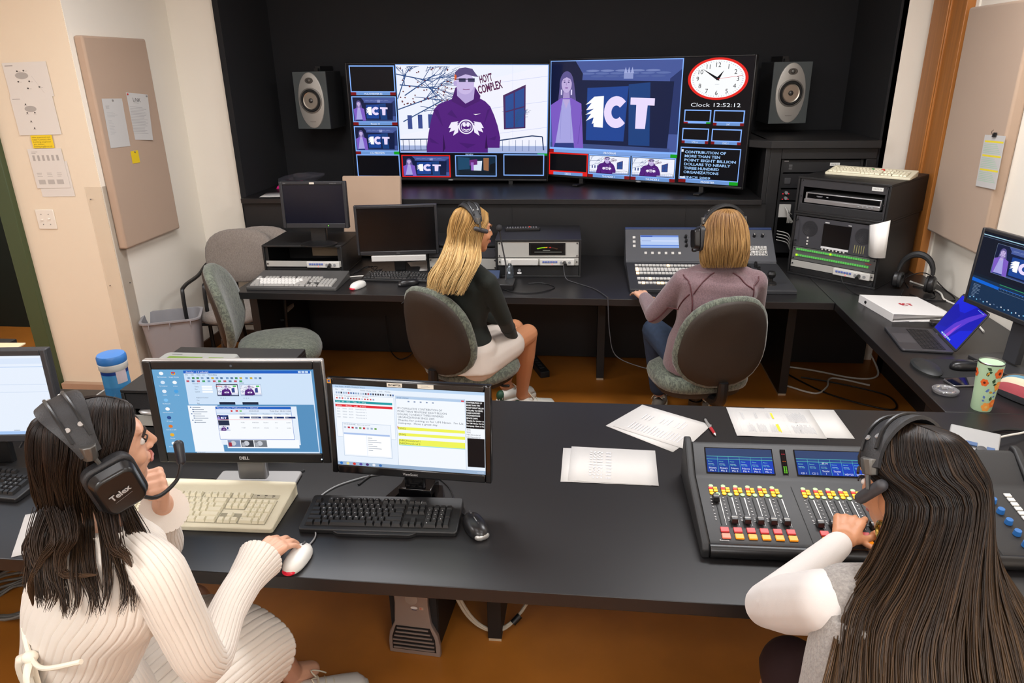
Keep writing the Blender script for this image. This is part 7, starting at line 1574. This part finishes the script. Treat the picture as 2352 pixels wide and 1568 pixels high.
# ---------------------------------------------------------------- woman in mauve jacket (back right)
p=person('person','woman with light brown bobbed hair in a mauve fleece jacket, hand on the switcher',(0,0,0))
H=HM((.625,3.44,1.195),(-.15,.96,-.22),0)
lat=V((.98,.02,0)); secs=[((.58,3.45,.50),lat,.185,.14),((.59,3.44,.62),lat,.18,.135),((.60,3.43,.74),lat,.155,.12),((.61,3.41,.86),lat,.165,.125),((.62,3.41,.95),lat,.175,.11),((.625,3.42,1.01),lat,.135,.08),((.625,3.425,1.05),lat,.065,.055)]
shR=V((.79,3.42,.965)); elR=V((.84,3.58,.76)); wrR=V((.80,3.82,.775)); shL=V((.46,3.42,.965)); elL=V((.335,3.52,.76)); wrL=V((.300,3.74,.775))
hipR=V((.68,3.48,.53)); hipL=V((.50,3.48,.53)); knR=V((.66,3.90,.54)); knL=V((.37,3.84,.555)); anR=V((.68,3.95,.12)); anL=V((.425,3.93,.14))
m=M(); torso(m,secs,-.012); head(m,H,V((.625,3.42,1.03)),.05)
for a_,b_,c_ in ((shR,elR,wrR),(shL,elL,wrL)): m.cap(a_,b_,.046,.038); m.cap(b_,c_,.036,.025)
tips=hand(m,wrL,V((-.25,.96,.02)),V((0,-.05,1)),1,curls=((12,18,12),(12,18,12),(12,18,12),(14,18,12)),spread=6,thumb=(45,5)); hand(m,wrR,V((-.2,.95,0)),V((0,0,1)),-1,curl=(15,20,12))
for a_,b_,c_ in ((hipR,knR,anR),(hipL,knL,anL)): m.cap(a_,b_,.085,.06); m.cap(b_,c_,.056,.036)
b=remesh(m.ob('body',p,SK1,smooth=180),.005,5); facebits(b,H,'#a8605a','#5a4028')
MAU=mat('mauve_fleece','#70595d',.9,sheen=.3,var=.22,vscale=160,bump=.3,bscale=400)
a=M(); torso(a,secs[0:6],.012)
for a_,b_,c_ in ((shR,elR,L3(elR,wrR,.97)),(shL,elL,L3(elL,wrL,.97))): a.cap(a_,b_,.062,.050); a.cap(b_,c_,.049,.036)
a.ell((.625,3.39,1.0),(.12,.085,.045)); a.cap(shR,(.66,3.42,1.02),.055,.055); a.cap(shL,(.59,3.42,1.02),.055,.055); a.cyl((.625,3.42,1.0),(.625,3.43,1.075),.068,.062,24)
jk=remesh(a.ob('jacket',p,MAU,smooth=180),.007,5)
SEAM=mat('maroon_seam','#4c2228',.6)
def on_surface(o,pts,r,nm,mm,par,off=.001,target=(0,0,0)):
    dg=bpy.context.evaluated_depsgraph_get(); dg.update(); ev=o.evaluated_get(dg); out=[]
    for q in pts:
        ok,loc,nr,_=ev.closest_point_on_mesh(V(q)); out.append(loc+nr*off if ok else V(q))
    a=M(); a.tube(out,r,6); return a.ob(nm,par,mm)
for pts in ([(.47,3.30,.83),(.54,3.25,.90),(.63,3.24,.925),(.72,3.26,.90),(.79,3.32,.83)],[(.44,3.36,1.03),(.46,3.31,.98),(.485,3.30,.90),(.49,3.30,.83),(.50,3.28,.76)],[(.80,3.35,1.03),(.79,3.31,.97),(.785,3.31,.88),(.78,3.32,.80)],[(.58,3.33,1.05),(.52,3.31,.98),(.485,3.30,.935)],[(.67,3.33,1.05),(.74,3.31,.99),(.785,3.31,.96)],[(.475,3.32,.93),(.42,3.36,.86),(.36,3.44,.77),(.31,3.50,.73)]):
    on_surface(jk,spline(pts,6),.0034,'seam_piping',SEAM,jk)
a=M(); DEN=mat('denim','#27364c',.85,var=.15,vscale=40,bump=.3,bscale=600)
for a_,b_,c_ in ((hipR,knR,anR),(hipL,knL,anL)): a.cap(a_,b_,.092,.070); a.cap(b_,L3(b_,c_,.93),.068,.052)
a.cap(hipR,hipL,.10,.10); remesh(a.ob('jeans',p,DEN,smooth=180),.007,5)
for an in (anR,anL):
    shoe(p,an+V((-.02,-.10,-.135)),an+V((.03,.14,-.135)),m1=mat('taupe_shoe','#6a6258',.7),sole=mat('cream_sole','#b8a88c',.6),L=.27)
BR=['#6a4a2a','#7c5a34','#8f6b40','#5a3f24','#a27e4e']
lv=[hl(H,.120,.003,.075,10,350,.005),hl(H,.104,.056,.092,24,336,-.008),hl(H,.055,.092,.108,40,320,-.014),hl(H,0,.106,.118,52,308,-.018),hl(H,-.06,.112,.118,52,308,-.022),hl(H,-.115,.108,.105,55,305,-.022),hl(H,-.165,.100,.088,60,300,-.020)]
strands('hair',p,lv,1300,.0016,BR,'#b08c58',seed=8,t_end=(.90,1.0),clump=.004,wave=.003,thick=(.86,1.0),streak=.4)
headset('black headset on the woman with bobbed hair',H,'pad','cup',tilt=-2,mic='left',w=.104)
# ---------------------------------------------------------------- woman with very long hair (front right)
p=person('person','woman with very long dark hair in a grey vest and white sleeves, from behind',(0,0,0))
H=HM((.60,1.205,1.215),(-.44,.83,-.32),0)
lat=V((.985,.10,0)); secs=[((.56,.98,.42),lat,.20,.15),((.56,.99,.56),lat,.195,.14),((.57,1.02,.74),lat,.165,.125),((.59,1.07,.88),lat,.162,.12),((.615,1.12,.98),lat,.165,.10),((.61,1.14,1.03),lat,.13,.075),((.605,1.15,1.07),lat,.062,.055)]
shL=V((.46,1.14,1.0)); elL=V((.415,1.345,.81)); wrL=V((.66,1.605,.81)); shR=V((.765,1.13,.985)); elR=V((.86,1.30,.80)); wrR=V((.80,1.53,.82))
hipR=V((.74,1.02,.50)); hipL=V((.54,1.02,.50)); knR=V((.76,1.48,.52)); knL=V((.53,1.46,.52)); anR=V((.76,1.52,.12)); anL=V((.45,1.50,.12))
m=M(); torso(m,secs,-.012); head(m,H,V((.605,1.15,1.05)),.05)
for a_,b_,c_ in ((shR,elR,wrR),(shL,elL,wrL)): m.cap(a_,b_,.045,.037); m.cap(b_,c_,.036,.024)
tips=hand(m,wrL,V((.42,.88,.10)),V((.0,-.12,1)),1,curls=((20,25,15),(30,30,18),(34,32,18),(34,32,18)),spread=5,thumb=(35,8)); hand(m,wrR,V((-.1,.97,0)),V((0,0,1)),-1,curl=(25,25,15))
for a_,b_,c_ in ((hipR,knR,anR),(hipL,knL,anL)): m.cap(a_,b_,.085,.06); m.cap(b_,c_,.056,.036)
b=remesh(m.ob('body',p,SK2,smooth=180),.0045,5); facebits(b,H,'#a8605a','#2a1a12')
nails(b,tips,1)
WK2=mat('white_sleeve_knit','#d8d3cf',.8,sheen=.3,bump=.1,bscale=500)
a=M()
for a_,b_,c_ in ((shR,elR,L3(elR,wrR,.92)),(shL,elL,L3(elL,wrL,.92))):
    a.cap(a_,L3(a_,b_,.6),.062,.062); a.cap(L3(a_,b_,.6),b_,.062,.050); a.cap(b_,c_,.050,.034)
remesh(a.ob('blouse_sleeves',p,WK2,smooth=180),.007,5)
VST=mat('grey_boucle','#96918c',.95,sheen=.3,var=.22,vscale=170,bump=.9,bscale=260)
a=M(); torso(a,[secs[0],secs[1]]+[(c,l,w_,d_) for c,l,w_,d_ in secs[2:6]],.012); a.cap(shR+V((-.045,0,.015)),(.66,1.14,1.03),.05,.05); a.cap(shL+V((.035,0,.012)),(.56,1.14,1.03),.066,.055); a.ell((.64,1.0,.50),(.24,.20,.12))
remesh(a.ob('vest',p,VST,smooth=180),.007,5)
a=M()
for a_,b_ in ((hipR,knR),(hipL,knL)): a.cap(a_,b_,.10,.08)
a.cap(L3(hipR,knR,.1),L3(hipL,knL,.1),.09,.09); remesh(a.ob('dark_trousers',p,mat('maroon_cloth','#2c1414',.85),smooth=180),.008,5)
for an in (anR,anL): shoe(p,an+V((0,-.05,-.115)),an+V((.0,.20,-.115)),m1=PLASR,sole=BLKD,L=.25)
a=M(); q=H@V((-.082,.004,-.062)); a.tube([q+V((.0,.016*math.cos(2*PI*i/20),.016*math.sin(2*PI*i/20))) for i in range(21)],.0042,8); a.ob('hoop_earring',p,mat('gold','#c8a858',.2,1))
LB=['#140d09','#18100b','#1f150e','#261b12','#120b08','#38281a']
lv=[hl(H,.122,.003,.075,10,350,.005),hl(H,.104,.053,.092,30,330,-.008),hl(H,.055,.085,.106,48,308,-.012),hl(H,0,.092,.112,75,268,-.018),
    ((.615,1.15,1.13),(-.2,.98),.108,.12,85,268),((.63,1.10,1.04),(-.05,1),.15,.14,90,278),((.625,1.03,.95),(0,1),.195,.155,98,262),((.605,.99,.85),(0,1),.215,.17,102,256),((.59,.965,.74),(0,1),.225,.18,104,253),((.58,.94,.62),(0,1),.23,.18,104,252)]
strands('hair',p,lv,2300,.0012,LB,'#6c4f30',seed=12,t_end=(.86,1.0),clump=.007,wave=.012,wfreq=1.2,thick=(.84,1.0),streak=.34,nlock=30)
headset('black headset with a grey side pad on the very long-haired woman',H,'cup','pad',tilt=-14,mic=None)
